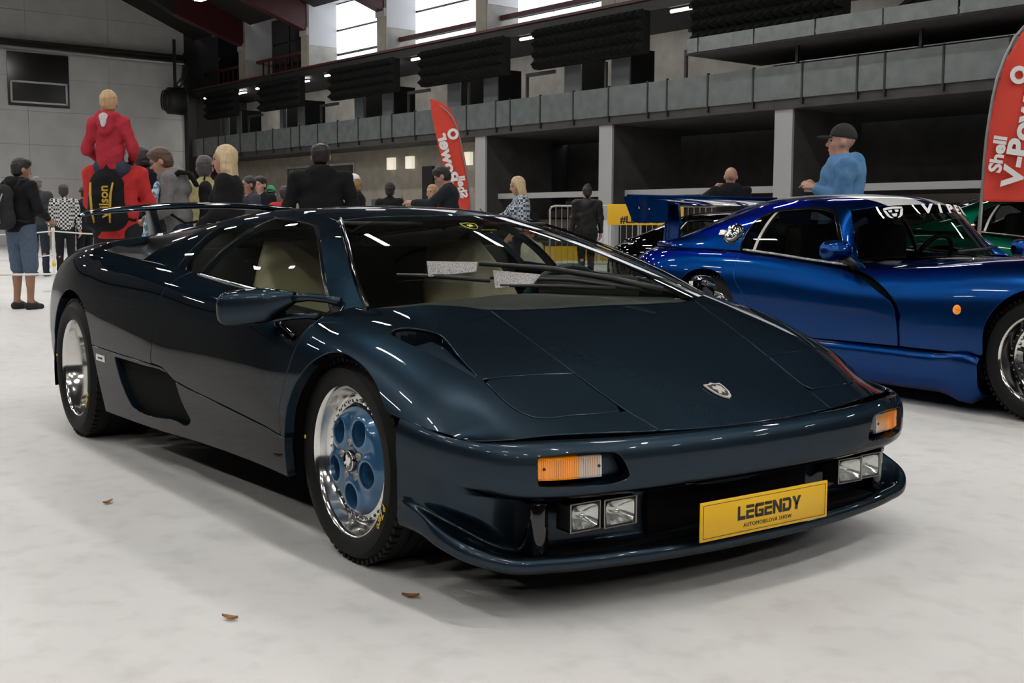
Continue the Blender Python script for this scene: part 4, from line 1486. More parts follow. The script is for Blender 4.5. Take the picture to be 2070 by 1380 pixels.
M_MESH = mat('wiper_mesh', (.42, .41, .40), rough=.45, metal=.2, noise=(420, (.10, .10, .10), 0, .40, .60))
UPW = Vector((.30, 0, .95))
Wp = lambda x, y, z, l=.014: Vector((x, y, z)) + UPW * l
MB().tube([Wp(-.243, -.58, .851), Wp(-.15, -.46, .846), Wp(-.049, -.337, .833)], [.004, .008, .007], 6).build('wiper_blade', M_BLK, wip, smooth=True)
MB().tube([Wp(-.010, -.324, .819), Wp(.03, -.10, .812), Wp(.057, .109, .800)], [.004, .008, .007], 6).build('wiper_blade', M_BLK, wip, smooth=True)
MB().tube([Wp(-.155, -.315, .871, .03), Wp(-.064, -.079, .847, .035), Wp(.02, .12, .812, .035), Wp(.111, .276, .776, .03)], [.008, .010, .011, .014], 8).build('wiper_arm', M_BLK, wip, smooth=True)
MB().tube([Wp(-.061, -.33, .837, .02), Wp(-.001, -.043, .823, .022), Wp(.098, .278, .780, .02)], [.006, .007, .009], 8).build('wiper_arm', M_BLK, wip, smooth=True)
for quad in (((-.163, -.504, .850), (-.128, -.340, .860), (-.159, -.318, .872), (-.230, -.475, .876)), ((-.001, -.349, .815), (.004, -.203, .819), (-.028, -.150, .832), (-.085, -.305, .847))):
    a_, b_, c_2, d_2 = [Vector(q) for q in quad]
    V = []
    for t in np.linspace(0, 1, 8):
        lo_ = a_.lerp(b_, t) + UPW * (.010 + .004 * t)
        hi_ = d_2.lerp(c_2, t) + UPW * .034
        V += [lo_, hi_]
    F = [(2 * i, 2 * i + 2, 2 * i + 3, 2 * i + 1) for i in range(7)]
    k = len(V)
    V += [v - UPW * .003 for v in V]
    F += [tuple(k + j for j in f[::-1]) for f in F]
    mesh_obj('wind_deflector', V, F, M_MESH, wip)
# black cowl under the glass edge
cw = net_surface([[(x - .02, y, z - .03) for x, y, z in wb], [(x + .012, y, z - .012) for x, y, z in wb]], .04, .04)
mesh_obj('cowl', cw.V, cw.F, M_BLK, diablo, smooth=True)

# ---- underbody, wheel wells
rbox('underbody', (-3.3, -.80, .17), (.62, .80, .24), M_VOID, diablo, bevel=.01)
rbox('chin_floor', (.35, -.66, .13), (.76, .66, .16), M_VOID, diablo, bevel=.01)
for sg in (-1, 1):
    for arc, y0, (cx, cz), (ax_, az_) in ((arcF, .905, (.03, .33), (1.10, 1.0)), (arcR, .985, (-2.65, .33), (1.05, 1.04))):
        V = []
        n = len(arc)
        for yy, s1, s2 in ((0, 1.0, 1.0), (.03, ax_, az_), (9, ax_, az_)):
            for x, z in arc:
                ye = y0 if y0 > .95 else np.interp(x, [-.3, 0, .2, .37], [.95, .935, .902, .882 if z > .48 else .92])
                V.append((cx + (x - cx) * s1, sg * (ye - yy if yy < 1 else .5), max(.20, cz + (z - cz) * (s2 if z > cz else 1.0))))
        F = [(k * n + i, k * n + i + 1, (k + 1) * n + i + 1, (k + 1) * n + i) for k in range(2) for i in range(n - 1)]
        F.append(tuple(2 * n + i for i in range(n)))
        mesh_obj('wheel_well', V, F, M_VOID, diablo)

# ---- interior
cabin = sub('cabin', diablo)
rbox('cabin_floor', (-1.5, -.74, .25), (.1, .74, .29), M_DASH, cabin, bevel=.01)
rbox('bulkhead', (-1.62, -.80, .28), (-1.56, .80, .93), M_DASH, cabin, bevel=.01)
dsh = net_surface([[(.08, y, .70), (-.10, y, .765 - .06 * abs(y)), (-.36, y, .775 - .05 * abs(y)), (-.46, y, .755 - .05 * abs(y)), (-.50, y, .66), (-.48, y, .45)] for y in np.linspace(-.70, .70, 9)], .05, .03)
mesh_obj('dashboard', dsh.V, dsh.F, M_DASH, cabin, smooth=True)
rbox('instrument_binnacle', (-.52, .20, .74), (-.30, .56, .835), M_DASH, cabin, bevel=.03)
rbox('centre_tunnel', (-1.5, -.15, .28), (-.42, .15, .52), M_CREAM, cabin, bevel=.03)
for sg in (-1, 1):
    rbox('door_card', (-1.30, sg * .86 - .03, .30), (-.44, sg * .86 + .03, .68), M_CREAM, cabin, bevel=.02)
    seat = sub('seat', cabin)
    for nm, rows in (('seat_cushion', [(-.55, .36, .12, .22), (-.68, .40, .13, .24), (-.95, .38, .13, .24), (-1.12, .37, .12, .23)]),):
        rr = []
        for x, z, h, w in rows:
            rr.append([(x, sg * .40 + w * math.copysign(abs(math.cos(a)) ** .5, math.cos(a)), z + h * .5 * math.copysign(abs(math.sin(a)) ** .5, math.sin(a))) for a in np.linspace(0, 2 * PI, 21)])
        s_ = net_surface(rr, .03, .03)
        mesh_obj(nm, s_.V, s_.F, M_CREAM, seat, smooth=True)
    rr = []
    for t, w, th in ((0, .23, .10), (.3, .245, .12), (.6, .24, .11), (.80, .19, .10), (.90, .16, .09), (1.0, .13, .05)):
        x = -1.10 - .33 * t
        z = .40 + .56 * t
        rr.append([(x + th * .5 * math.copysign(abs(math.cos(a)) ** .6, math.cos(a)), sg * .40 + w * math.copysign(abs(math.sin(a)) ** .6, math.sin(a)), z) for a in np.linspace(0, 2 * PI, 21)])
    s_ = net_surface(rr, .03, .03)
    top = len(s_.V)
    mesh_obj('seat_back', s_.V, s_.F, M_CREAM, seat, smooth=True)
    rbox('sun_visor', (-.98, sg * .30 - .16, 1.025), (-.80, sg * .30 + .16, 1.04), M_DASH, cabin, bevel=.006)
sw = sub('steering_wheel', cabin, (-.62, .38, .70), (0, math.radians(-62), 0))
M_SW = mat('green_black_leather', (.012, .035, .028), rough=.35)
pts = [(.185 * math.cos(a), .185 * math.sin(a), 0) for a in np.linspace(0, 2 * PI, 41)]
MB().tube(pts, .016, 10, caps=False).build('wheel_rim', M_SW, sw, smooth=True)
for a in (PI / 2, -PI / 2, PI):
    MB().beam((0, 0, -.01), (.18 * math.cos(a), .18 * math.sin(a), 0), .03, .012).build('wheel_spoke', M_BLK, sw)
MB().lathe([(0, .02), (.05, .015), (.06, -.02)], 20, 'z').build('wheel_hub', M_BLK, sw, smooth=True)

# ---- wheels
TW = {}


def wheel(name, parent, loc, side, tyre_r, tyre_w, rim_r, dish, disc_mat, rotation=0.0, nholes=5, style='dial', pzero=True):
    """local frame: y axis points outwards; origin at the wheel centre, outer rim face at y = 0"""
    w = sub(name, parent, loc, (0, rotation if side > 0 else rotation, 0))
    w.scale = (1, side, 1)
    R, r = tyre_r, rim_r
    # tyre
    prof = [(r - .012, -.012), (r, .004), (r + .010, .012), (r + (R - r) * .35, .020), (r + (R - r) * .65, .016), (R - .022, .002), (R - .008, -.014), (R - .002, -.03)]
    tw = tyre_w
    gro = []
    ngr = 4
    yy = -.03
    step = (tw - .06) / ngr
    for g in range(ngr):
        gro += [(R - .001, yy - step * .08), (R, yy - step * .5), (R - .001, yy - step * .78), (R - .008, yy - step * .80), (R - .008, yy - step * .97), (R - .001, yy - step)]
        yy -= step
    back = [(R - .008, -tw + .014), (R - .022, -tw), (r + (R - r) * .5, -tw - .015), (r, -tw + .01)]
    MB().lathe(prof + gro + back, 72, 'y').build('tyre', M_RUB, w, smooth=True).data.set_sharp_from_angle(angle=.6)
    # shoulder tread blocks, too fine to pick apart
    nb = 64
    tb = MB()
    for i in range(nb):
        a = 2 * PI * i / nb
        for ys, dy in ((-.004, .026), (-tw + .028, .026)):
            M = Matrix.Rotation(-a, 4, 'Y')
            tb.box((R - .012, ys - dy, -.0085), (R + .0015, ys, .0085), M)
    tag(tb.build('tread_blocks', M_RUB, w), None, None, kind='stuff')
    # rim barrel
    rp = [(r - .010, -.016), (r + .004, -.006), (r + .005, .004), (r - .001, .006), (r - .008, .001), (r - .012, -.010), (r - .016, -.03),
          (r - .026, -.045), (r - .032, -dish - .008), (r - .045, -dish - .016), (r - .075, -dish - .020), (r - .055, -tw + .02), (r - .015, -tw + .005)]
    MB().lathe(rp, 72, 'y').build('rim_barrel', M_POL, w, smooth=True).data.set_sharp_from_angle(angle=.8)
    disc_r = r - .060
    if style == 'dial':
        # disc with five round dishes
        nr_, na_ = 26, 120
        hr, hc = disc_r * .255, disc_r * .635
        hs = [(hc * math.cos(2 * PI * k / nholes + .3), hc * math.sin(2 * PI * k / nholes + .3)) for k in range(nholes)]
        V, F = [], []
        rad = np.linspace(.02, disc_r, nr_)
        for i in range(nr_):
            for k in range(na_):
                a = 2 * PI * k / na_
                x, z = rad[i] * math.cos(a), rad[i] * math.sin(a)
                t = rad[i] / disc_r
                y = .012 + .010 * (1 - t ** 2) - .020 * max(0, t - .85) / .15
                dmin = min(math.hypot(x - hx, z - hz) for hx, hz in hs)
                q = (dmin - hr) / .016
                y += .011 * math.exp(-q * q)          # raised lip round each dish
                V.append((x, y - dish, z))
        V = np.array(V)
        for i in range(nr_ - 1):
            for k in range(na_):
                k2 = (k + 1) % na_
                F.append((i * na_ + k, i * na_ + k2, (i + 1) * na_ + k2, (i + 1) * na_ + k))
        me_n = np.tile(np.array([0, 1., 0]), (len(V), 1))
        s_ = Sheet(V, me_n, F)
        # vertex normals from faces
        Nn = np.zeros_like(V)
        Fa = np.array(F)
        n_ = np.cross(V[Fa[:, 2]] - V[Fa[:, 0]], V[Fa[:, 3]] - V[Fa[:, 1]])
        for k in range(4):
            np.add.at(Nn, Fa[:, k], n_)
        Nn /= np.maximum(np.linalg.norm(Nn, axis=1, keepdims=True), 1e-9)
        if Nn[:, 1].mean() < 0:
            Nn = -Nn
            F = [f[::-1] for f in F]
        s_ = Sheet(V, Nn, F)
        H = np.array(hs)
        s_ = clip(s_, lambda X: np.min(np.hypot(X[:, 0][:, None] - H[:, 0], X[:, 2][:, None] - H[:, 1]), axis=1) - hr * .93)
        panel('wheel_disc', s_, disc_mat, w, depth=.012, bev=.002)
        for hx, hz in hs:   # tapering bowl behind each opening
            MB().lathe([(hr * .95, .020 - dish), (hr * .91, .0 - dish), (hr * .87, -.030 - dish), (hr * .80, -.038 - dish)], 32, 'y', (hx, 0, hz)).build('dish', disc_mat, w, smooth=True)
            # dark window at the inner side
        MB().lathe([(.0, -dish - .05), (disc_r, -dish - .05)], 32, 'y').build('brake_backing', M_VOID, w)
        for k in range(5):
            a = 2 * PI * k / 5 + .3 + PI / 5
            MB().lathe([(0, .016 - dish), (.006, .018 - dish), (.0085, .024 - dish), (.0125, .022 - dish), (.014, .0 - dish)], 12, 'y', (.056 * math.cos(a), .006, .055 * math.sin(a))).build('lug_nut', M_STEEL, w, smooth=True)
        MB().lathe([(0, .034 - dish), (.028, .034 - dish), (.032, .032 - dish), (.035, .022 - dish), (.036, 0 - dish)], 28, 'y').build('centre_cap', M_BLKG, w, smooth=True)
        MB().lathe([(.029, .0345 - dish), (.0315, .0345 - dish), (.0315, .030 - dish)], 28, 'y').build('cap_ring', M_POL, w, smooth=True)
        MB().prism([(a * 1.2, .0342 - dish, b_ * 1.2) for a, b_ in bull], (0, .001, 0)).build('cap_emblem', M_POL, w)
        bo = MB()
        for k in range(40):
            a = 2 * PI * k / 40
            rr_ = disc_r + .011
            bo.lathe([(0, .008), (.0035, .008), (.0045, .004), (.0045, -.01)], 6, 'y', (rr_ * math.cos(a), -dish - .006, rr_ * math.sin(a)))
        tag(bo.build('rim_bolts', M_CHROME, w), None, None, kind='stuff')
        MB().lathe([(disc_r - .003, .0 - dish), (disc_r + .004, -.002 - dish), (disc_r + .024, -.012 - dish)], 72, 'y').build('rim_flange', M_POL, w, smooth=True)
    if pzero:
        tx = text_mesh('sidewall_lettering', 'P Zero', .030, M_YEL, w, None, extrude=.0006, shear=.2)
        a = math.radians(-27) + rotation
        rr_ = r + (R - r) * .42
        tx.matrix_local = Matrix.Rotation(-a, 4, 'Y') @ frame((rr_, .0212, 0), (0, 0, -1), (1, 0, 0))
        MB().lathe([(0, .0225), (.006, .0222), (.007, .018)], 12, 'y', (rr_ * math.cos(math.radians(172) + rotation), 0, rr_ * math.sin(math.radians(172) + rotation))).build('sidewall_dot', M_YEL, w, smooth=True)
    return w


for sg in (-1, 1):
    wheel('front_wheel', diablo, (0, sg * .885, .314), sg, .314, .235, .231, .030, M_BLUEW, rotation=.55)
    wheel('rear_wheel', diablo, (-2.65, sg * .988, .333), sg, .333, .32, .231, .150, M_BLUEW, rotation=.2)
# ================================================================== rounded coupes
M_VBLUE = car_paint('bright_blue_metallic_paint', (0.005, 0.038, 0.160), (0.006, 0.050, 0.205), rough=0.31, metal=1.0, coat=.8)
M_GREEN = car_paint('green_metallic_paint', (0.003, 0.060, 0.036), (0.005, 0.085, 0.05), rough=0.33, metal=1.0)
M_CBLACK = car_paint('black_paint', (0.006, 0.006, 0.007), (0.009, 0.009, 0.010), rough=0.33, metal=1.0)
M_STRIPE = mat('white_stripe', (0.62, 0.62, 0.61), rough=0.35, coat=1.0)
M_TINT = glass_mat('dark_car_glass', (0.30, 0.33, 0.31))


def upfix(s_, axis=2, sign=1):
    if (s_.N[:, axis] * sign).mean() < 0:
        return Sheet(s_.V, -s_.N, [f[::-1] for f in s_.F])
    return s_


def mesh_wheel(parent, loc, side, R, tw, r, dish, name='wheel', face=M_BLK):
    w = wheel(name, parent, loc, side, R, tw, r, dish, face, style='mesh', pzero=False)
    MB().lathe([(0, -dish + .03), (.05, -dish + .028), (.06, -dish + .01), (.062, -dish - .05)], 24, 'y').build('hub', face, w, smooth=True)
    MB().lathe([(0, -dish - .05), (r - .05, -dish - .05)], 32, 'y').build('brake_backing', M_VOID, w)
    for k in range(14):
        for s in (-1, 1):
            a = 2 * PI * k / 14
            b_ = a + s * .24
            MB().beam((.05 * math.cos(a), -dish + .015, .05 * math.sin(a)), ((r - .055) * math.cos(b_), -dish + .004, (r - .055) * math.sin(b_)), .009, .012, up=(0, 1, 0)).build('spoke', face, w)
    bo = MB()
    for k in range(36):
        a = 2 * PI * k / 36
        bo.lathe([(0, .008), (.004, .008), (.005, .0), (.005, -.01)], 6, 'y', ((r - .052) * math.cos(a), -dish, (r - .052) * math.sin(a)))
    tag(bo.build('rim_bolts', M_CHROME, w), None, None, kind='stuff')
    return w


def coupe(root, paint, stripes=False, wing=False, banner=False, scallop=True, det=1.0, fuel=True):
    ROW = lambda x, z, rest: [(x, s, zz) for s, zz in zip((0, .25, .45, .60), z)] + [(x, s, zz) for s, zz in rest]
    rows = [
        [(.98, 0, .40), (.97, .25, .40), (.93, .45, .395), (.88, .58, .39), (.82, .68, .385), (.74, .76, .38), (.66, .82, .37), (.58, .86, .35), (.52, .88, .32), (.50, .885, .28), (.5, .88, .22)],
        [(.90, 0, .55), (.89, .25, .55), (.85, .45, .545), (.80, .60, .54), (.75, .70, .53), (.68, .78, .515), (.60, .84, .49), (.54, .88, .45), (.5, .90, .40), (.49, .905, .34), (.49, .90, .27)],
        ROW(.55, (.715, .715, .715, .72), [(.72, .715), (.81, .685), (.88, .63), (.915, .56), (.925, .48), (.925, .40), (.915, .30)]),
        ROW(.25, (.79, .795, .805, .82), [(.72, .815), (.82, .78), (.895, .71), (.935, .62), (.945, .52), (.94, .43), (.93, .335)]),
        ROW(0, (.825, .83, .845, .86), [(.72, .855), (.825, .815), (.90, .74), (.94, .65), (.95, .545), (.948, .44), (.935, .335)]),
        ROW(-.35, (.845, .845, .85, .855), [(.72, .845), (.825, .81), (.90, .74), (.94, .65), (.952, .55), (.948, .44), (.935, .338)]),
        ROW(-.80, (.835, .833, .828, .82), [(.72, .808), (.82, .778), (.895, .715), (.935, .635), (.948, .545), (.945, .44), (.932, .338)]),
        ROW(-1.25, (.84, .835, .82, .80), [(.72, .79), (.82, .77), (.89, .715), (.93, .64), (.943, .55), (.94, .44), (.93, .335)]),
        ROW(-1.6, (.84, .835, .83, .825), [(.74, .82), (.835, .803), (.895, .745), (.932, .66), (.944, .56), (.94, .44), (.93, .33)]),
        ROW(-2.0, (.86, .86, .86, .86), [(.76, .857), (.84, .84), (.90, .785), (.94, .69), (.952, .575), (.948, .44), (.935, .325)]),
        ROW(-2.35, (.88, .88, .88, .88), [(.76, .876), (.84, .858), (.905, .81), (.95, .72), (.966, .60), (.962, .46), (.945, .325)]),
        ROW(-2.7, (.90, .90, .90, .895), [(.75, .885), (.835, .865), (.905, .82), (.952, .735), (.968, .62), (.965, .48), (.945, .33)]),
        ROW(-3.05, (.905, .905, .90, .89), [(.73, .878), (.81, .858), (.88, .815), (.93, .735), (.945, .63), (.94, .50), (.92, .36)]),
        ROW(-3.28, (.895, .895, .888, .875), [(.69, .862), (.76, .838), (.82, .795), (.865, .725), (.885, .63), (.88, .51), (.86, .40)]),
        ROW(-3.42, (.86, .86, .853, .838), [(.66, .823), (.72, .80), (.77, .758), (.805, .70), (.82, .62), (.815, .52), (.80, .43)])]
    for r in rows[-2:]:
        for i, (x, s, z) in enumerate(r):
            r[i] = (x - .10 * (1 - (s / .9) ** 2), s, z)
    Bd = net_surface(full(rows), .03 * det, .028 * det, flip=True)
    aF = [(x * 1.0, z) for x, z in [tuple(p) for p in curve([(-.31, .2), (-.305, .36), (-.295, .49), (-.24, .59), (-.157, .665), (-.06, .708), (.06, .705), (.18, .65), (.27, .55), (.31, .42), (.32, .2)], 50)]]
    aR = [tuple(p) for p in curve([(-2.79, .2), (-2.80, .42), (-2.75, .60), (-2.64, .70), (-2.50, .735), (-2.38, .72), (-2.28, .665), (-2.21, .58), (-2.15, .42), (-2.13, .2)], 50)]
    sF, sR = sdpoly(aF), sdpoly(aR)
    Bd = clip(clip(Bd, outer(sF, .72)), outer(sR, .72))
    cabp = [(-1.05, -1), (-1.07, .25), (-1.16, .45), (-1.30, .60), (-1.38, .70), (-1.42, .80), (-1.62, .848), (-2.0, .85), (-2.3, .85), (-2.6, .838), (-3.0, .79), (-3.2, .72), (-3.28, .60), (-3.30, -1)]
    fc = sdpoly(cabp)
    Bd = clip(Bd, lambda V: np.where(V[:, 2] > .6, -fc(np.c_[V[:, 0], np.abs(V[:, 1])]), 1.0))
    inn = Bd.copy()
    inn.V = inn.V - inn.N * .035
    mesh_obj('gap_shade', inn.V, inn.F, M_VOID, root, N=inn.N)  # added black copy of the skin, darkens the panel gaps
    # bonnet (whole front lifts), doors, scalloped vents behind the front wheels
    scal = [tuple(p) for p in curve([(-.815, .25), (-.815, .42), (-.825, .50), (-.87, .58), (-.96, .655), (-1.10, .722), (-1.30, .775), (-1.45, .80)], 30)]
    dfr = [tuple(p) for p in curve([(-.872, .25), (-.872, .50), (-.895, .565), (-1.03, .650), (-1.18, .715), (-1.33, .758), (-1.47, .79)], 30)]
    gap = sdpoly(scal + dfr[::-1]) if scallop else None
    doorp = dfr + [(-1.48, .9), (-2.2, .95), (-2.21, .83)] + [tuple(p) for p in curve([(-2.215, .80), (-2.19, .68), (-2.09, .56), (-2.02, .46), (-2.0, .33)], 20)] + [(-2.0, .25)]
    fdo = sdpoly(doorp)
    hoodf = sdpoly(scal + [(-1.45, 1.0), (1.2, 1.0), (1.2, .1), (-.815, .1)])
    for sg in (-1, 1):
        hs = clip(Bd, half(sg))
        isd_ = lambda V: np.abs(V[:, 1]) > .6
        dr = clip(hs, lambda V: np.where(isd_(V), fdo(V[:, [0, 2]]) - .002, -1.))
        panel('door', dr, paint, root, depth=.03)
        vent = clip(hs, lambda V: np.where(isd_(V), np.minimum(-fdo(V[:, [0, 2]]) - .001, -hoodf(V[:, [0, 2]])), -1.))
        vent = clip(vent, lambda V: V[:, 0] + 1.5)
        if len(vent.V):
            vt = np.clip((vent.V[:, 2] - .40) / .35, 0.15, 1)
            vent.V = vent.V + np.array([0, -sg, 0]) * (.075 * vt)[:, None]
            panel('side_vent', vent, paint, root, depth=.01)
        q = clip(hs, lambda V: np.where(isd_(V), -fdo(V[:, [0, 2]]) - .002, 1.))
        q = clip(q, lambda V: np.where(V[:, 0] < -1.46, 1., -1.)) if True else q
        panel('rear_quarter_panel', q, paint, root, depth=.03)
    fr_ = clip(Bd, lambda V: np.where(np.abs(V[:, 1]) > .6, hoodf(V[:, [0, 2]]), np.where(V[:, 0] > -1.45, 1., -1.)))
    if stripes:
        inside = lambda V: np.minimum(np.abs(V[:, 1]) - .055, .335 - np.abs(V[:, 1]))
        st = clip(fr_, inside)
        panel('bonnet_stripe', clip(st, half(1)), M_STRIPE, root, rim=False)
        panel('bonnet_stripe', clip(st, half(-1)), M_STRIPE, root, rim=False)
        fr_ = clip(fr_, lambda V: -inside(V))
    panel('bonnet', fr_, paint, root, depth=.03)
    # nose, chin and tail
    nz = net_surface([[(x, y, z) for x, y, z in full(rows[:1])[0]], [(x - .01, y, .30) for x, y, z in full(rows[:1])[0]], [(x - .05, y, .16) for x, y, z in full(rows[:1])[0]]], .05, .06)
    mesh_obj('front_fascia', nz.V, nz.F, paint, root, smooth=True)
    tl_ = full(rows[-1:])[0]
    tn = net_surface([tl_, tl_ + np.array([-.03, 0, -.06]), np.c_[tl_[:, 0] + .0, tl_[:, 1] * .97, np.minimum(tl_[:, 2] - .12, .62)], np.c_[tl_[:, 0] + .05, tl_[:, 1] * .95, np.full(len(tl_), .26)]], .06, .08)
    mesh_obj('rear_fascia', tn.V, tn.F, paint, root, smooth=True)
    for sg in (-1, 1):
        MB().lathe([(0, -.025), (.07, -.02), (.085, 0), (.085, .05)], 20, 'x', (-3.475, sg * .58, .70)).build('tail_lamp', M_RED, root, smooth=True)
    # sills
    for sg in (-1, 1):
        rws = []
        for x in (-.325, -.34, -.6, -1.2, -1.8, -2.1, -2.12):
            e = .0 if -2.11 < x < -.33 else .012
            rws.append([(x, sg * s, z) for s, z in ((.90, .338), (.948 - e, .318 - e), (.958 - e, .305 - e), (.958 - e, .24), (.945 - e, .165), (.925 - e, .125 + e), (.70, .12))])
        sl = net_surface(rws, .08, .02, cv=(1,))
        if (sl.N[:, 1] * sg).mean() < 0:
            sl = Sheet(sl.V, -sl.N, [f[::-1] for f in sl.F])
        panel('side_sill', sl, paint, root, depth=.02)
        mk = MB().lathe([(0, .012 * sg), (.02, .010 * sg), (.03, .0)], 20, 'y', (-.463, sg * .947, .572)).build('side_marker', M_AMBER, root, smooth=True)
    # screens and roof
    cb = np.array([(-1.38, .68, .835), (-1.27, .55, .842), (-1.15, .38, .845), (-1.07, .18, .848), (-1.05, 0, .848)])
    ct = np.array([(-1.585, .53, 1.125), (-1.49, .42, 1.148), (-1.42, .28, 1.160), (-1.375, .14, 1.166), (-1.365, 0, 1.167)])
    wr = []
    for t in np.linspace(0, 1, 5):
        r_ = wcurve(cb * (1 - t) + ct * t)
        r_[:, 2] += .05 * t * (1 - t)
        wr.append(r_)
    ws_ = upfix(net_surface(wr, .04, .04))
    panel('windscreen', ws_, M_TINT, root, depth=.004, bev=.001)
    Tt = np.array([(-1.38, .68, .835), (-1.485, .61, .98), (-1.585, .53, 1.125), (-1.80, .515, 1.185), (-2.2, .53, 1.185), (-2.55, .56, 1.115), (-2.85, .595, 1.015), (-3.1, .615, .925), (-3.25, .62, .89)])
    Bb = np.array([(-1.22, .80, .772), (-1.40, .842, .79), (-1.58, .848, .805), (-1.85, .85, .835), (-2.2, .85, .858), (-2.5, .846, .868), (-2.8, .825, .87), (-3.05, .78, .873), (-3.28, .70, .875)])
    rr_ = []
    cz = [1.167, 1.207, 1.236, 1.247, 1.235, 1.205]
    cx = [-1.365, -1.47, -1.70, -2.15, -2.5, -2.72]
    ed = [(-1.585, .53, 1.125), (-1.64, .525, 1.15), (-1.80, .515, 1.185), (-2.2, .53, 1.185), (-2.5, .555, 1.128), (-2.66, .573, 1.08)]
    for k in range(6):
        row = []
        for a in np.linspace(-1, 1, 11):
            b_ = abs(a)
            if k == 0:
                q = [np.interp(b_ * .53, ct[::-1][:, 1], ct[::-1][:, i]) for i in range(3)]
                row.append((q[0], math.copysign(q[1], a), q[2] + .002))
            else:
                row.append((cx[k] + (ed[k][0] - cx[k]) * b_ ** 2, a * ed[k][1], cz[k] + (ed[k][2] - cz[k]) * b_ ** 2.2))
        rr_.append(row)
    rf_ = upfix(net_surface(rr_, .04, .03))
    if stripes:
        inside = lambda V: np.minimum(np.abs(V[:, 1]) - .055, .335 - np.abs(V[:, 1]))
        st = clip(rf_, inside)
        panel('roof_stripe', clip(st, half(1)), M_STRIPE, root, rim=False)
        panel('roof_stripe', clip(st, half(-1)), M_STRIPE, root, rim=False)
        rf_ = clip(rf_, lambda V: -inside(V))
    panel('roof', rf_, paint, root, depth=.02)
    # rear glass
    rg = []
    for k in range(4):
        t = k / 3
        row = []
        for a in np.linspace(-1, 1, 9):
            b_ = abs(a)
            e0, e1 = np.array([-2.66, .573, 1.08]), np.array([-3.25, .62, .89])
            c0_, c1_ = np.array([-2.72, 0, 1.205]), np.array([-3.32, 0, .955])
            e, c = e0 + (e1 - e0) * t, c0_ + (c1_ - c0_) * t
            row.append((c[0] + (e[0] - c[0]) * b_ ** 2, a * e[1], c[2] + (e[2] - c[2]) * b_ ** 2.2 + .03 * t * (1 - t)))
        rg.append(row)
    panel('rear_window', upfix(net_surface(rg, .05, .05)), M_TINT, root, depth=.004)
    for sg in (-1, 1):
        rw = []
        for v in np.linspace(0, 1, 6):
            r_ = Tt * (1 - v) + Bb * v
            bul = .045 * 4 * v * (1 - v)
            r_[:, 1] += bul * .8
            r_[:, 2] += bul * .5
            r_[:, 1] *= sg
            rw.append(r_)
        g_ = net_surface(np.array(rw).swapaxes(0, 1), .028 * det, .02 * det)
        if (g_.N[:, 1] * sg).mean() < 0:
            g_ = Sheet(g_.V, -g_.N, [f[::-1] for f in g_.F])
        wp_ = [tuple(p) for p in curve([(-1.36, .78), (-1.40, .85), (-1.50, .955), (-1.60, 1.06), (-1.66, 1.108), (-1.75, 1.130), (-1.98, 1.132), (-2.16, 1.11), (-2.23, 1.07), (-2.255, .98), (-2.235, .86), (-2.23, .78)], 50, crease=(1, 10))]
        fw_ = sdpoly(wp_)
        g1 = clip(g_, lambda V: fw_(V[:, [0, 2]]))
        panel('side_window', clip(g1, lambda V: V[:, 0] + 2.105), M_TINT, root, depth=.004, bev=.001)
        panel('quarter_window', clip(g1, lambda V: -2.13 - V[:, 0]), M_TINT, root, depth=.004, bev=.001)
        sl = clip(clip(g1, lambda V: V[:, 0] + 2.13), lambda V: -2.105 - V[:, 0])
        panel('window_post', sl, M_STEEL, root, depth=.02)
        fr2 = clip(clip(g_, lambda V: fw_(V[:, [0, 2]]) + .012), lambda V: -fw_(V[:, [0, 2]]))
        fr2.V = fr2.V + fr2.N * .004
        panel('window_seal', fr2, M_BLKG, root, depth=.01)
        panel('cabin_side', clip(g_, lambda V: -fw_(V[:, [0, 2]])), paint, root, depth=.02)
        bl_ = curve([(-1.32, sg * .848, .792), (-1.6, sg * .858, .815), (-1.9, sg * .86, .843), (-2.2, sg * .86, .866)], 20)
        MB().tube([tuple(p) for p in bl_], .009, 8).build('belt_moulding', mat('satin_trim', (.4, .4, .4), rough=.25, metal=.9), root, smooth=True)
        mr = sub('door_mirror', root, (-1.33, sg * .965, .878))
        ring = []
        for t, rx_ in ((-1, .02), (-.9, .6), (-.6, .88), (0, 1.0), (.5, .98), (.85, .8), (1, .35)):
            ring.append([(.075 * rx_ * math.cos(a) * (.5 if math.cos(a) < 0 else 1), -sg * t * .115, .064 * rx_ * math.sin(a)) for a in np.linspace(0, 2 * PI, 17)])
        ms_ = net_surface(ring, .02, .02)
        if (ms_.V * ms_.N).sum(1).mean() < 0:
            ms_ = Sheet(ms_.V, -ms_.N, [f[::-1] for f in ms_.F])
        panel('mirror_shell', ms_, paint, mr, rim=False)
        MB().tube([(.01, -sg * .07, -.04), (.04, -sg * .12, -.075), (.05, -sg * .15, -.11)], [.03, .024, .03], 8).build('mirror_arm', M_BLK, mr, smooth=True)
        # wheel wells
        for cx_, r2 in ((0.0, .36), (-2.47, .385)):
            V, F = [], []
            for i in range(21):
                a = -.4 + (PI + .8) * i / 20
                for yy in (.90, .5):
                    V.append((cx_ + r2 * math.cos(a), sg * yy, .34 + r2 * math.sin(a)))
            F = [(2 * i, 2 * i + 1, 2 * i + 3, 2 * i + 2) for i in range(20)] + [tuple(2 * i + 1 for i in range(21))]
            mesh_obj('wheel_well', V, F, M_VOID, root)
        mesh_wheel(root, (0, sg * .89, .336), sg, .336, .27, .236, .085, 'front_wheel')
        mesh_wheel(root, (-2.444, sg * .90, .342), sg, .342, .32, .236, .11, 'rear_wheel')
        rbox('seat_back', (-2.12, sg * .36 - .22, .45), (-1.98, sg * .36 + .22, 1.04), M_DASH, root, bevel=.05)
        rbox('seat_cushion', (-2.0, sg * .36 - .23, .38), (-1.52, sg * .36 + .23, .52), M_DASH, root, bevel=.04)
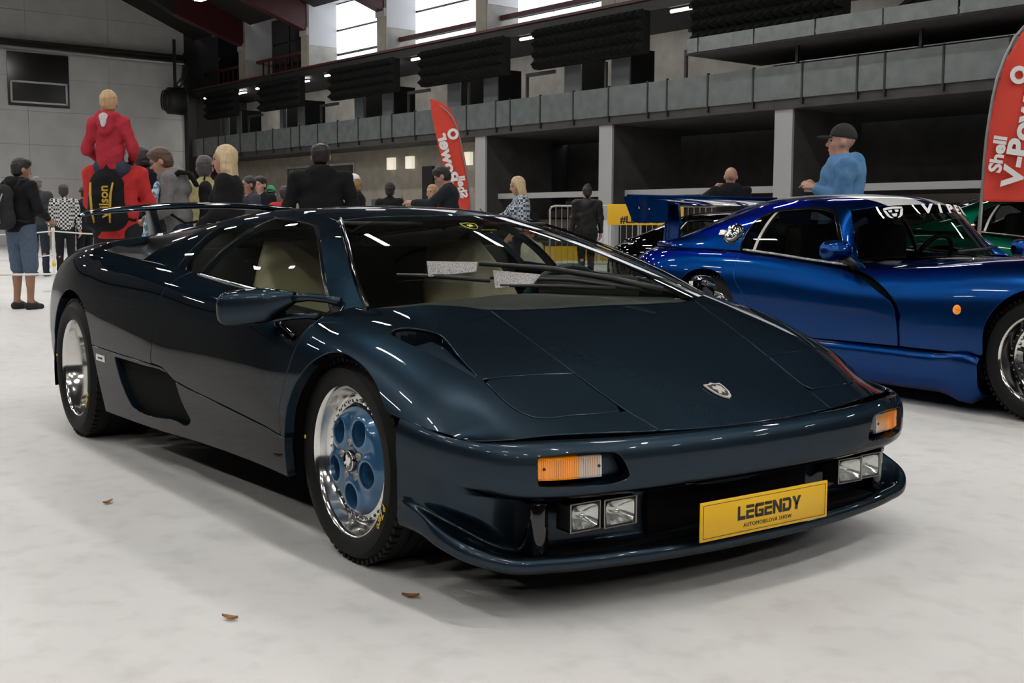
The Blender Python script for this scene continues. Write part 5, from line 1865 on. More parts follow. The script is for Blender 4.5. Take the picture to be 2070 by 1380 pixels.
    rbox('dashboard', (-1.55, -.62, .60), (-1.15, .62, .815), M_DASH, root, bevel=.04)
    sw_ = sub('steering_wheel', root, (-1.62, .36, .80), (0, math.radians(-65), 0))
    MB().tube([(.18 * math.cos(a), .18 * math.sin(a), 0) for a in np.linspace(0, 2 * PI, 33)], .015, 8, caps=False).build('wheel_rim', M_BLK, sw_, smooth=True)
    MB().beam((0, -.17, 0), (0, .17, 0), .04, .012).build('wheel_spoke', M_BLK, sw_)
    rbox('bulkhead', (-2.34, -.76, .4), (-2.28, .76, .95), M_DASH, root, bevel=.02)
    rbox('underbody', (-3.3, -.74, .15), (.6, .74, .26), M_VOID, root, bevel=.01)
    rbox('cabin_floor', (-2.3, -.74, .26), (-.9, .74, .34), M_DASH, root, bevel=.01)
    # wiper and cowl
    cw_ = net_surface([[(x - .02, y, z - .03) for x, y, z in wr[0]], [(x + .05, y, z - .012) for x, y, z in wr[0]]], .05, .05)
    mesh_obj('cowl', cw_.V, cw_.F, M_BLKG, root, smooth=True)
    MB().tube([(-1.06, -.12, .87), (-1.09, .2, .885), (-1.20, .48, .895)], [.012, .008, .006], 6).build('wiper', M_BLK, root, smooth=True)
    if fuel:
        for sg in (-1,):
            fu = sub('fuel_filler', root, (-2.37, sg * .800, .972), (math.radians(-28), 0, 0))
            MB().lathe([(0, -.030), (.02, -.030), (.030, -.024), (.052, -.022), (.058, -.012), (.060, .01)], 28, 'y').build('filler_cap', M_CHROME, fu, smooth=True)
            MB().lathe([(.062, .0), (.078, -.004), (.082, .012)], 28, 'y').build('filler_ring', M_BLKG, fu, smooth=True)
            MB().box((-.115, -.02, -.02), (-.06, .0, .02)).build('filler_hinge', M_CHROME, fu, bevel=.004)
            for k in range(8):
                a = 2 * PI * k / 8
                MB().lathe([(0, -.027), (.006, -.026), (.007, -.02)], 8, 'y', (.042 * math.cos(a), 0, .042 * math.sin(a))).build('filler_bolt', M_CHROME, fu, smooth=True)
    if wing:
        wg = sub('rear_wing', root)
        prof = [(-3.05, 1.178), (-3.12, 1.20), (-3.25, 1.218), (-3.40, 1.228), (-3.52, 1.235), (-3.525, 1.225), (-3.40, 1.205), (-3.25, 1.185), (-3.12, 1.168)]
        cuts = [-.80, -.335, -.055, .055, .335, .80]
        for i in range(5):
            MB().prism([(x, cuts[i], z) for x, z in prof], (0, cuts[i + 1] - cuts[i], 0)).build('wing_plane' if i % 2 == 0 else 'wing_stripe', paint if i % 2 == 0 else M_STRIPE, wg, bevel=.004)
        MB().box((-3.535, -.80, 1.232), (-3.50, .80, 1.262)).build('gurney_lip', paint, wg, bevel=.003)
        for sg in (-1, 1):
            MB().prism([(x, sg * .81, z) for x, z in ((-3.04, 1.195), (-3.06, 1.21), (-3.5, 1.245), (-3.56, 1.24), (-3.45, 1.06), (-3.40, 1.045), (-3.10, 1.045), (-3.05, 1.06))], (0, sg * -.012, 0)).build('end_plate', paint, wg)
            for (x, z) in ((-3.36, 1.16), (-3.24, 1.15)):
                MB().lathe([(0, .004 * sg), (.008, .004 * sg), (.009, -.002)], 8, 'y', (x, sg * .815, z)).build('bolt', M_CHROME, wg, smooth=True)
            MB().prism([(x, sg * .70, z) for x, z in ((-3.06, .87), (-3.03, 1.05), (-3.05, 1.19), (-3.26, 1.20), (-3.20, 1.05), (-3.22, .87))], (0, sg * -.02, 0)).build('wing_support', paint, wg, bevel=.004)
    if banner:
        bn_ = sub('windscreen_banner', root)
        p0, p1, p2 = np.array([-1.525, -.43, 1.125]), np.array([-1.36, .0, 1.155]), np.array([-1.525, .43, 1.125])

        def wsat(t):  # just under the top edge, offset outwards
            y = -.46 + .92 * t
            x = -1.365 - .22 * (abs(y) / .53) ** 2
            z = 1.167 - .042 * (abs(y) / .53) ** 2
            return Vector((x + .05 + .03, y, z - .034))
        wmk = mat('white_vinyl', (.8, .8, .8), rough=.5)
        letters = 'VIPER'
        for i, ch in enumerate(letters):
            t = .34 + i * .118
            a, b_ = wsat(t - .03), wsat(t + .03)
            up = Vector((-.62, 0, .78))
            o = text_mesh('banner_letter', ch, .098, wmk, bn_, frame(wsat(t) + Vector((.006, 0, .008)), b_ - a, up), extrude=.0005, bold=.004, shear=.25, sx=1.35)
        a, b_ = wsat(.08), wsat(.14)
        Mx = frame(wsat(.11) + Vector((.006, 0, .004)), b_ - a, (-.62, 0, .78))
        sh_ = MB()
        for pl in ([(-.06, .035), (.0, .042), (.06, .035), (.065, .02), (.0, .024), (-.065, .02)], [(-.065, .018), (-.048, .016), (-.03, -.03), (-.012, -.045), (-.03, -.045), (-.05, -.028)],
                   [(.065, .018), (.048, .016), (.03, -.03), (.012, -.045), (.03, -.045), (.05, -.028)], [(-.035, .014), (-.008, .018), (-.012, -.002), (-.03, .0)], [(.035, .014), (.008, .018), (.012, -.002), (.03, .0)],
                   [(-.02, -.012), (.02, -.012), (.01, -.035), (-.01, -.035)]):
            sh_.prism([Mx @ Vector((x, y, 0)) for x, y in pl], (Mx.to_3x3() @ Vector((0, 0, .001))))
        sh_.build('banner_emblem', wmk, bn_)


viper = thing('sports_car', 'bright blue coupe with white racing stripes and a tall rear wing', 'car', (-0.1776, 4.1175, 0), math.radians(-1.83))
coupe(viper, M_VBLUE, stripes=True, wing=True, banner=True)
grn = thing('sports_car', 'green coupe cut off by the right edge behind the blue striped car', 'car', (-1.64, 9.5, 0), math.radians(-2))
coupe(grn, M_GREEN, det=1.6, fuel=False)
grn.scale = (1.12, 1.12, 1.12)
blk = thing('sports_car', 'black low coupe parked behind the blue car, seen under its rear wing', 'car', (-4.52, 7.25, 0), math.radians(-3))
coupe(blk, M_CBLACK, det=1.6, fuel=False)
blk.scale = (.92, 1, .95)
# ================================================================== people (continuous surfaces grown from blended volumes)
class Field:
    def __init__(self, lo, hi, vox):
        self.lo, self.vox = np.array(lo, float), vox
        self.n = np.maximum(np.ceil((np.array(hi, float) - self.lo) / vox).astype(int) + 1, 4)
        self.ax = [self.lo[i] + vox * np.arange(self.n[i]) for i in range(3)]
        self.d = np.full(tuple(self.n), 1.0, np.float32)

    def block(self, lo, hi, m):
        sl = []
        for i in range(3):
            a = int(max(0, math.floor((lo[i] - m - self.lo[i]) / self.vox)))
            b = int(min(self.n[i], math.ceil((hi[i] + m - self.lo[i]) / self.vox) + 1))
            if b <= a:
                return None, None
            sl.append(slice(a, b))
        g = np.meshgrid(*[self.ax[i][sl[i]] for i in range(3)], indexing='ij', sparse=True)
        return tuple(sl), g

    def _join(self, sl, dn, k, cut):
        o = self.d[sl]
        if cut:
            self.d[sl] = np.maximum(o, -dn)
        elif k <= 0:
            self.d[sl] = np.minimum(o, dn)
        else:
            h = np.clip(.5 + .5 * (o - dn) / k, 0, 1)
            self.d[sl] = o * (1 - h) + dn * h - k * h * (1 - h)

    def cap(self, a, b, ra, rb, k=.03, sc=(1, 1, 1), cut=False):
        a, b = np.array(a, float), np.array(b, float)
        sc = np.array(sc, float)
        R = max(ra, rb) * sc.max()
        sl, g = self.block(np.minimum(a, b) - R, np.maximum(a, b) + R, k + .03)
        if sl is None:
            return self
        p = [(g[i] - a[i]) / sc[i] for i in range(3)]
        e = (b - a) / sc
        L2 = max(e @ e, 1e-9)
        t = np.clip((p[0] * e[0] + p[1] * e[1] + p[2] * e[2]) / L2, 0, 1)
        dn = np.sqrt((p[0] - t * e[0]) ** 2 + (p[1] - t * e[1]) ** 2 + (p[2] - t * e[2]) ** 2) - (ra + (rb - ra) * t)
        self._join(sl, (dn * sc.min()).astype(np.float32), k, cut)
        return self

    def ell(self, c, r, k=.02, cut=False, R=None):
        c, r = np.array(c, float), np.array(r, float)
        m = r.max() if R is not None else r
        sl, g = self.block(c - m, c + m, k + .03)
        if sl is None:
            return self
        p = [g[i] - c[i] for i in range(3)]
        if R is not None:
            p = [R[0][i] * p[0] + R[1][i] * p[1] + R[2][i] * p[2] for i in range(3)]
        q = np.sqrt((p[0] / r[0]) ** 2 + (p[1] / r[1]) ** 2 + (p[2] / r[2]) ** 2)
        dn = (q - 1) * r.min() * np.maximum(1, q * .8)
        self._join(sl, np.broadcast_to(dn, self.d[sl].shape).astype(np.float32), k, cut)
        return self

    def plane(self, p, n):
        """keep the side the normal points away from"""
        n = np.array(n, float)
        n /= np.linalg.norm(n)
        g = np.meshgrid(*self.ax, indexing='ij', sparse=True)
        dn = (g[0] - p[0]) * n[0] + (g[1] - p[1]) * n[1] + (g[2] - p[2]) * n[2]
        self.d = np.maximum(self.d, dn.astype(np.float32))
        return self

    def folds(self, amp, f, seed=0):
        g = np.meshgrid(*self.ax, indexing='ij', sparse=True)
        s = seed * 1.7
        w = np.sin(g[2] * f + 3 * np.sin(g[1] * 9 + s) + s) * np.sin(g[0] * 17 + g[1] * 13 + s) + .6 * np.sin(g[2] * f * 1.9 + g[1] * 21 - g[0] * 15 + s)
        self.d = self.d + (amp * w).astype(np.float32)
        return self

    def mesh(self):
        d = np.pad(self.d, 1, constant_values=1.0)
        lo = self.lo - self.vox
        s = d < 0
        c = [s[i:s.shape[0] - 1 + i, j:s.shape[1] - 1 + j, k:s.shape[2] - 1 + k] for i in (0, 1) for j in (0, 1) for k in (0, 1)]
        tot = sum(x.astype(np.int8) for x in c)
        act = (tot > 0) & (tot < 8)
        I = np.argwhere(act)
        if len(I) == 0:
            return np.zeros((0, 3)), []
        idx = -np.ones(act.shape, int)
        idx[act] = np.arange(len(I))
        acc = np.zeros((len(I), 3))
        cnt = np.zeros(len(I))
        cor = [(i, j, k) for i in (0, 1) for j in (0, 1) for k in (0, 1)]
        val = {q: d[I[:, 0] + q[0], I[:, 1] + q[1], I[:, 2] + q[2]] for q in cor}
        for q in cor:
            for ax in range(3):
                if q[ax] == 0:
                    r = list(q)
                    r[ax] = 1
                    r = tuple(r)
                    v0, v1 = val[q], val[r]
                    m = (v0 < 0) != (v1 < 0)
                    t = np.where(m, v0 / np.where(m, v0 - v1, 1), 0)
                    p = np.tile(np.array(q, float), (len(I), 1))
                    p[:, ax] += t
                    acc[m] += p[m]
                    cnt[m] += 1
        V = lo + self.vox * (I + acc / cnt[:, None])
        F = []
        for ax in range(3):
            u, v = (ax + 1) % 3, (ax + 2) % 3
            a0 = [slice(None)] * 3
            a1 = [slice(None)] * 3
            a0[ax] = slice(0, -1)
            a1[ax] = slice(1, None)
            m = s[tuple(a0)] != s[tuple(a1)]
            E = np.argwhere(m)
            E = E[(E[:, u] > 0) & (E[:, v] > 0) & (E[:, u] < act.shape[u]) & (E[:, v] < act.shape[v]) & (E[:, ax] < act.shape[ax])]
            ins = s[E[:, 0], E[:, 1], E[:, 2]]

            def at(du, dv):
                Q = E.copy()
                Q[:, u] -= du
                Q[:, v] -= dv
                return idx[Q[:, 0], Q[:, 1], Q[:, 2]]
            q = np.c_[at(1, 1), at(0, 1), at(0, 0), at(1, 0)]
            q[~ins] = q[~ins][:, ::-1]
            F.append(q)
        F = np.vstack(F)
        F = F[(F >= 0).all(1)]
        for _ in range(2):        # light smoothing
            S = np.zeros_like(V)
            n = np.zeros(len(V))
            for k in range(4):
                np.add.at(S, F[:, k], V[F[:, (k + 1) % 4]])
                np.add.at(n, F[:, k], 1)
            V = V * .5 + .5 * S / np.maximum(n, 1)[:, None]
        return V, F


def fobj(name, fld, m, parent):
    V, F = fld.mesh()
    me = bpy.data.meshes.new(name)
    me.vertices.add(len(V))
    me.vertices.foreach_set('co', V.astype(np.float32).ravel())
    me.loops.add(len(F) * 4)
    me.polygons.add(len(F))
    if len(F):
        me.loops.foreach_set('vertex_index', np.asarray(F, np.int32).ravel())
        me.polygons.foreach_set('loop_start', np.arange(0, len(F) * 4, 4, dtype=np.int32))
        me.polygons.foreach_set('loop_total', np.full(len(F), 4, np.int32))
    me.update(calc_edges=True)
    me.validate()
    me.shade_smooth()
    me.materials.append(m)
    o = bpy.data.objects.new(name, me)
    link(o, parent)
    return o


def plaid(name, c1, c2, scale, c3=None):
    m = mat(name, c1, rough=.85)
    nt = m.node_tree
    tc = nt.nodes.new('ShaderNodeTexCoord')
    ck = nt.nodes.new('ShaderNodeTexChecker')
    ck.inputs['Scale'].default_value = scale
    ck.inputs['Color1'].default_value = (*c1, 1)
    ck.inputs['Color2'].default_value = (*c2, 1)
    nt.links.new(tc.outputs['Object'], ck.inputs['Vector'])
    nt.links.new(ck.outputs['Color'], nt.nodes['Principled BSDF'].inputs['Base Color'])
    return m


SKIN = mat('skin', (.48, .27, .19), rough=.55, noise=(9, (.42, .22, .155), 3, .35, .65))
SKIN2 = mat('skin_tanned', (.36, .19, .125), rough=.55, noise=(9, (.30, .155, .10), 3, .35, .65))
CLOTH = lambda n, c: mat('cloth_' + n, c, rough=.9, spec=.2, noise=(26, tuple(x * .78 for x in c), 4, .3, .7), bump=(70, .3, .004))
def HAIR(n, c):
    """strands: noise stretched along the height"""
    if 'hair_' + n in MATS:
        return MATS['hair_' + n]
    m = mat('hair_' + n, c, rough=.5)
    nt = m.node_tree
    tc = nt.nodes.new('ShaderNodeTexCoord')
    mp = nt.nodes.new('ShaderNodeMapping')
    mp.inputs['Scale'].default_value = (1, 1, .08)
    nz = nt.nodes.new('ShaderNodeTexNoise')
    nz.inputs['Scale'].default_value = 70
    mx = nt.nodes.new('ShaderNodeMix')
    mx.data_type = 'RGBA'
    mx.inputs['A'].default_value = (*[x * .55 for x in c], 1)
    mx.inputs['B'].default_value = (*[min(1, x * 1.25) for x in c], 1)
    nt.links.new(tc.outputs['Object'], mp.inputs['Vector'])
    nt.links.new(mp.outputs['Vector'], nz.inputs['Vector'])
    nt.links.new(nz.outputs['Fac'], mx.inputs['Factor'])
    nt.links.new(mx.outputs['Result'], nt.nodes['Principled BSDF'].inputs['Base Color'])
    bp = nt.nodes.new('ShaderNodeBump')
    bp.inputs['Strength'].default_value = .4
    bp.inputs['Distance'].default_value = .006
    nt.links.new(nz.outputs['Fac'], bp.inputs['Height'])
    nt.links.new(bp.outputs['Normal'], nt.nodes['Principled BSDF'].inputs['Normal'])
    return m


M_EYE = mat('eye_dark', (.02, .015, .012), rough=.2)
M_LIP = mat('lip', (.30, .10, .08), rough=.5)


def ik(s, h, l1, l2, bend):
    """elbow position for shoulder s, wrist h"""
    s, h, bend = Vector(s), Vector(h), Vector(bend)
    d = h - s
    L = min(d.length, (l1 + l2) * .995)
    d.normalize()
    h = s + d * L
    a = (l1 * l1 - l2 * l2 + L * L) / (2 * L)
    b = math.sqrt(max(l1 * l1 - a * a, 0))
    n = bend - d * bend.dot(d)
    n.normalize()
    return s + d * a + n * b, h


def person(label, loc, face, h=1.75, hands=((.05, -.28, .80), (.05, .28, .80)), top='black', topc=(.01, .01, .01), legs=(.02, .022, .03), hair=None, hairstyle='short',
           cap=None, skin=SKIN, head=(0, 0), hood=False, shorts=False, shoes=(.015, .015, .015), glasses=False, inner=None, topmat=None, build=1.0, legsep=.10, stance=0.0,
           sleeves=True, jacket_len=.90, female=False, wide=1.0, sit=False, bald_top=False, lean=0.0, bend=None, legmat=None, fists=True):
    """local frame: +x forward, +y left, feet at z = 0; hand targets are (x, y, z) for right and left wrist at 1.75 m height"""
    root = thing('person', label, 'person', loc, math.radians(face))
    k = h / 1.75
    root.scale = (k, k, k)
    bw = build * wide
    sh_w = (.165 if female else .185) * bw
    leanv = lambda z: lean * max(0, z - .95)
    P = lambda x, y, z: (x + leanv(z), y, z)
    J = {}
    J['hipR'], J['hipL'] = (0, -.09 * bw, .92), (0, .09 * bw, .92)
    kx = .03
    J['kneeR'], J['kneeL'] = (kx + stance * .5, -legsep, .50), (kx - stance * .5, legsep, .50)
    J['ankR'], J['ankL'] = (stance, -legsep - .01, .09), (-stance, legsep + .01, .09)
    if sit:   # legs hang forward over somebody's shoulders
        J['hipR'], J['hipL'] = (0, -.10, .98), (0, .10, .98)
        J['kneeR'], J['kneeL'] = (.26, -.16, .93), (.26, .16, .93)
        J['ankR'], J['ankL'] = (.30, -.14, .58), (.30, .14, .58)
    J['shR'], J['shL'] = P(-.01, -sh_w, 1.43), P(-.01, sh_w, 1.43)
    for s, sg, hd in (('R', -1, hands[0]), ('L', 1, hands[1])):
        hx, hy, hz = hd
        tgt = (hx + leanv(hz) if hz > .95 else hx, hy, hz)
        J['el' + s], J['wr' + s] = ik(J['sh' + s], tgt, .285, .255, (-.6, sg * .5, -.5))
    hy_, hp_ = math.radians(head[0]), math.radians(head[1])
    nk = Vector(P(.0, 0, 1.49))
    Rh = np.array(Matrix.Rotation(hy_, 3, 'Z') @ Matrix.Rotation(-hp_, 3, 'Y'))   # head[1] > 0 looks up
    hc = np.array(nk) + Rh @ np.array([.012, 0, .14])
    HP = lambda x, y, z: hc + Rh @ np.array([x, y, z])
    pts = np.array([v for v in J.values()] + [hc + .16, hc - .16], float)
    lo, hi = pts.min(0) - .24, pts.max(0) + .24
    lo[2] = min(lo[2], -.02) if not sit else lo[2]
    # ---- body: one continuous skin
    vb = .0105
    f = Field(lo, hi, vb)
    f.cap(P(0, 0, .98), P(-.01, 0, 1.16), .125 * bw, .118 * bw, .06, (.82, 1.1, 1))
    f.cap(P(-.01, 0, 1.16), P(-.01, 0, 1.36), .118 * bw, .128 * bw, .06, (.82, 1.12, 1))
    f.cap(P(-.012, -sh_w * .8, 1.41), P(-.012, sh_w * .8, 1.41), .06, .06, .06)
    f.cap(P(-.015, 0, 1.42), tuple(nk + Vector((.005, 0, .06))), .062, .052, .04)
    for s in 'RL':
        f.cap(J['hip' + s], J['knee' + s], .080 * bw, .054, .04)
        f.cap(J['knee' + s], J['ank' + s], .056, .036, .03)
        mid = np.array(J['knee' + s]) * .65 + np.array(J['ank' + s]) * .35
        f.cap(mid + np.array([-.02, 0, .03]), mid + np.array([-.015, 0, -.06]), .045, .035, .03)
        f.cap(J['ank' + s], np.array(J['ank' + s]) + np.array([.13, 0, -.05]), .036, .028, .02)
        f.cap(J['sh' + s], J['el' + s], .050, .040, .03)
        f.cap(J['el' + s], J['wr' + s], .040, .026, .03)
        # hand: palm, four fingers, thumb
        w = np.array(J['wr' + s])
        dr = w - np.array(J['el' + s])
        dr /= np.linalg.norm(dr)
        sd = np.cross(dr, (0, 0, 1)) if abs(dr[2]) < .8 else np.cross(dr, (1, 0, 0))
        sd /= np.linalg.norm(sd)
        if abs(dr[2]) > .8:
            sd = np.array([1., 0, 0]) - dr * dr[0]
            sd /= np.linalg.norm(sd)
        nm = np.cross(dr, sd)
        if nm @ np.array([0, (1 if s == 'R' else -1), -.3]) < 0:
            nm = -nm
        f.cap(w, w + dr * .075, .026, .034, .02, (1, 1, 1))
        for q, ln in ((-1.5, .062), (-.5, .074), (.5, .070), (1.5, .052)):
            b0 = w + dr * .085 + sd * q * .017
            b1 = b0 + dr * ln * .55 + nm * .012
            b2 = b1 + dr * ln * .30 + nm * ln * .45
            f.cap(b0, b1, .0115, .0105, .006)
            f.cap(b1, b2, .0105, .0095, .004)
        th = w + dr * .03 - sd * .028
        t1 = th + dr * .04 - sd * .025 + nm * .012
        f.cap(th, t1, .014, .012, .008)
        f.cap(t1, t1 + dr * .028 + nm * .012, .012, .0105, .004)
    # head
    f.ell(HP(-.012, 0, .03), (.098, .081, .094), .02, R=Rh)
    f.ell(HP(.022, 0, -.035), (.070, .060, .088), .03, R=Rh)
    f.cap(HP(.045, 0, -.105), HP(.060, 0, -.098), .026, .022, .025)
    f.cap(HP(.085, 0, .012), HP(.108, 0, -.030), .010, .0155, .012)
    f.cap(HP(.088, -.03, .028), HP(.088, .03, .028), .012, .012, .015)
    f.cap(HP(.088, -.016, -.066), HP(.088, .016, -.066), .010, .010, .010)
    for sg in (-1, 1):
        f.ell(HP(.083, sg * .030, .004), (.016, .016, .012), cut=True, R=Rh)
        f.ell(HP(-.008, sg * .084, -.012), (.024, .013, .036), .008, R=Rh)
        f.ell(HP(.05, sg * .045, -.03), (.03, .018, .025), .02, R=Rh)
    fobj('body', f, skin, root)
    for sg in (-1, 1):
        e = Field(HP(.078, sg * .030, .004) - .03, HP(.078, sg * .030, .004) + .03, .005)
        e.ell(HP(.079, sg * .030, .003), (.009, .014, .007), R=Rh)
        fobj('eye', e, M_EYE, root)
    e = Field(HP(.095, 0, -.066) - .04, HP(.095, 0, -.066) + .04, .005)
    e.cap(HP(.094, -.018, -.066), HP(.094, .018, -.066), .0055, .0055, .002)
    fobj('mouth', e, M_LIP, root)
    # ---- hair
    if hair is not None:
        hm = HAIR(*hair)
        if hairstyle == 'long':
            g = Field(hc + np.array([-.28, -.2, -.50]), hc + np.array([.2, .2, .2]), .011)
        else:
            g = Field(hc + np.array([-.2, -.2, -.22]), hc + np.array([.2, .2, .22]), .0085)
        g.ell(HP(-.020, 0, .036), (.104, .091, .102), .02, R=Rh)
        if hairstyle == 'short':
            g.ell(HP(-.04, 0, -.035), (.062, .074, .06), .03, R=Rh)
        if hairstyle == 'thick':
            g.ell(HP(.02, 0, .085), (.085, .075, .050), .03, R=Rh)
            g.ell(HP(-.045, 0, -.03), (.068, .080, .07), .03, R=Rh)
        if hairstyle == 'bun':
            g.ell(HP(-.05, 0, .12), (.045, .045, .04), .02, R=Rh)
            g.ell(HP(-.045, 0, -.03), (.06, .07, .06), .03, R=Rh)
        if hairstyle == 'long':
            for y in (-.07, -.035, 0, .035, .07):
                g.cap(HP(-.055 - .02 * (1 - abs(y) / .07), y, .03), HP(-.085 + abs(y) * .5, y * 1.35, -.28), .035, .030, .03)
            for sg in (-1, 1):
                g.cap(HP(.005, sg * .078, .02), HP(.005, sg * .098, -.24), .028, .026, .03)
        if hairstyle == 'bob':
            g.cap(HP(-.05, -.05, -.02), HP(-.05, .05, -.02), .06, .06, .04)
            g.ell(HP(-.05, 0, -.07), (.055, .085, .05), .03, R=Rh)
        if hairstyle in ('long', 'bob'):   # keep the face free
            g.cap(HP(.105, 0, .015), HP(.095, 0, -.35), .072, .085, 0, (1, .95, 1), cut=True)
        elif hairstyle != 'fringe':
            g.cap(HP(.12, 0, .005), HP(.09, 0, -.2), .065, .10, 0, (1, 1, 1), cut=True)
        for sg in (-1, 1):
            if hairstyle in ('short', 'thick', 'fringe'):
                g.ell(HP(.012, sg * .09, -.03), (.04, .03, .045), cut=True, R=Rh)
        if bald_top:
            g.ell(HP(.02, 0, .125), (.11, .065, .07), cut=True, R=Rh)
        g.folds(.0022, 90, h * 10)
        fobj('hair', g, hm, root)
    # ---- cap
    if cap is not None:
        cm = mat('cap_%s' % cap[0], cap[1], rough=.8)
        g = Field(hc - .22, hc + .26, .008)
        g.ell(HP(-.015, 0, .035), (.108, .093, .112), .01, R=Rh)
        g.plane(HP(0, 0, .028), Rh @ np.array([.10, 0, -1.]))
        fobj('cap_crown', g, cm, root)
        back = len(cap) > 2 and cap[2]
        sgn = -1 if back else 1
        g = Field(hc - .28, hc + .28, .007)
        g.ell(HP(sgn * .12, 0, .032), (.075, .068, .011), R=Rh)
        fobj('cap_peak', g, cm, root)
    if glasses:
        g = MB()
        for sg in (-1, 1):
            ring = [tuple(HP(.103 - .004 * abs(math.cos(a)), sg * (.032 + .021 * math.cos(a)), .003 + .016 * math.sin(a))) for a in np.linspace(0, 2 * PI, 13)]
            g.tube(ring, .0025, 5, caps=False)
            g.tube([tuple(HP(.098, sg * .052, .008)), tuple(HP(.0, sg * .083, .008))], .0025, 5)
        g.tube([tuple(HP(.103, -.011, .006)), tuple(HP(.103, .011, .006))], .0025, 5)
        g.build('glasses', M_BLK, root, smooth=True)
    # ---- garment for the legs
    lm = legmat or CLOTH('legs%d' % int(sum(legs) * 4000), legs)
    vg = .013
    g = Field(lo, np.array([hi[0], hi[1], 1.18]), vg)
    g.cap(P(0, 0, .93), P(-.005, 0, 1.03), .140 * bw, .130 * bw, .05, (.85, 1.1, 1))
    for s in 'RL':
        end = J['knee' + s] if shorts else J['ank' + s]
        if shorts:
            e2 = np.array(J['knee' + s]) * .97 + np.array(J['ank' + s]) * .03
            g.cap(J['hip' + s], e2, .098 * bw, .088, .03)
        else:
            g.cap(J['hip' + s], J['knee' + s], .096 * bw, .070, .03)
            g.cap(J['knee' + s], np.array(J['ank' + s]) + np.array([0, 0, .0]), .070, .056, .03)
    g.folds(.0035, 30, 3)
    if not sit:
        g.plane((0, 0, .055), (0, 0, -1))
    fobj('shorts' if shorts else 'trousers', g, lm, root)
    # ---- shoes
    if True:
        for s in 'RL':
            a = np.array(J['ank' + s])
            g = Field(a + np.array([-.12, -.09, -.12]), a + np.array([.26, .09, .09]), .010)
            g.cap(a + np.array([-.03, 0, -.05]), a + np.array([.05, 0, -.045]), .048, .050, .03)
            g.cap(a + np.array([.05, 0, -.055]), a + np.array([.155, 0, -.062]), .046, .036, .03)
            g.plane((0, 0, a[2] - .09), (0, 0, -1))
            fobj('shoe', g, mat('shoe_%d' % int(sum(shoes) * 4000), shoes, rough=.6), root)
    # ---- top
    tm = topmat or CLOTH(top, topc)
    g = Field(np.array([lo[0], lo[1], jacket_len - .04]), hi, vg)
    wl = .0
    g.cap(P(0, 0, jacket_len - .05), P(-.005, 0, 1.14), .148 * bw, .136 * bw, .05, (.88, 1.12, 1))
    g.cap(P(-.005, 0, 1.12), P(-.012, 0, 1.35), .138 * bw, .146 * bw, .06, (.86, 1.14, 1))
    if female:
        for sg in (-1, 1):
            g.ell(P(.10, sg * .065, 1.27), (.06, .065, .065), .04)
    g.cap(P(-.015, -sh_w * .85, 1.415), P(-.015, sh_w * .85, 1.415), .076, .076, .06)
    g.cap(P(-.015, 0, 1.43), P(-.008, 0, 1.495), .080, .068, .03)
    for s in 'RL':
        if sleeves:
            g.cap(J['sh' + s], J['el' + s], .072, .058, .035)
            w = np.array(J['el' + s]) * .04 + np.array(J['wr' + s]) * .96
            g.cap(J['el' + s], w, .058, .043, .03)
        else:
            m2 = np.array(J['sh' + s]) * .3 + np.array(J['el' + s]) * .7
            g.cap(J['sh' + s], m2, .074, .066, .035)
    if hood:
        for a in np.linspace(-1.9, 1.9, 7):
            b_ = a + .6
            g.cap(P(-.02 - .092 * math.cos(a), .100 * math.sin(a), 1.482 + .022 * math.cos(a)), P(-.02 - .092 * math.cos(b_), .100 * math.sin(b_), 1.482 + .022 * math.cos(b_)), .046, .046, .012)
        g.cap(P(-.125, 0, 1.47), P(-.145, 0, 1.34), .062, .045, .03, (1, 1.6, 1))
    # open the collar for the neck
    g.folds(.0058, 24, h * 7 + len(label))
    g.cap(np.array(nk) + np.array([.012, 0, .0]), np.array(nk) + np.array([.02, 0, .2]), .060, .075, 0, cut=True)
    if inner is not None:    # open front showing the shirt beneath
        g.cap(P(.17, 0, 1.45), P(.17, 0, .9), .072, .050, 0, cut=True)
    g.plane((0, 0, jacket_len), (0, 0, -1))
    fobj('jacket' if sleeves else 'shirt', g, tm, root)
    if inner is not None:
        g = Field(np.array([-.2, -.25, .93]), np.array([.25, .25, 1.5]), .012)
        g.cap(P(.004, 0, .96), P(-.002, 0, 1.14), .135 * bw, .128 * bw, .05, (.86, 1.1, 1))
        g.cap(P(-.002, 0, 1.12), P(-.008, 0, 1.36), .130 * bw, .134 * bw, .06, (.86, 1.1, 1))
        if female:
            for sg in (-1, 1):
                g.ell(P(.092, sg * .06, 1.27), (.055, .06, .06), .04)
        g.plane((0, 0, .95), (0, 0, -1))
        g.plane((0, 0, 1.44), (0, 0, 1))
        fobj('undershirt', g, CLOTH(*inner), root)
    root['k'] = k
    return root


def worn(o, root):
    """place a separate thing in the wearer's frame without making it a part"""
    o.location = root.location
    o.rotation_euler = root.rotation_euler
    o.scale = root.scale
    del_ = root
    return o


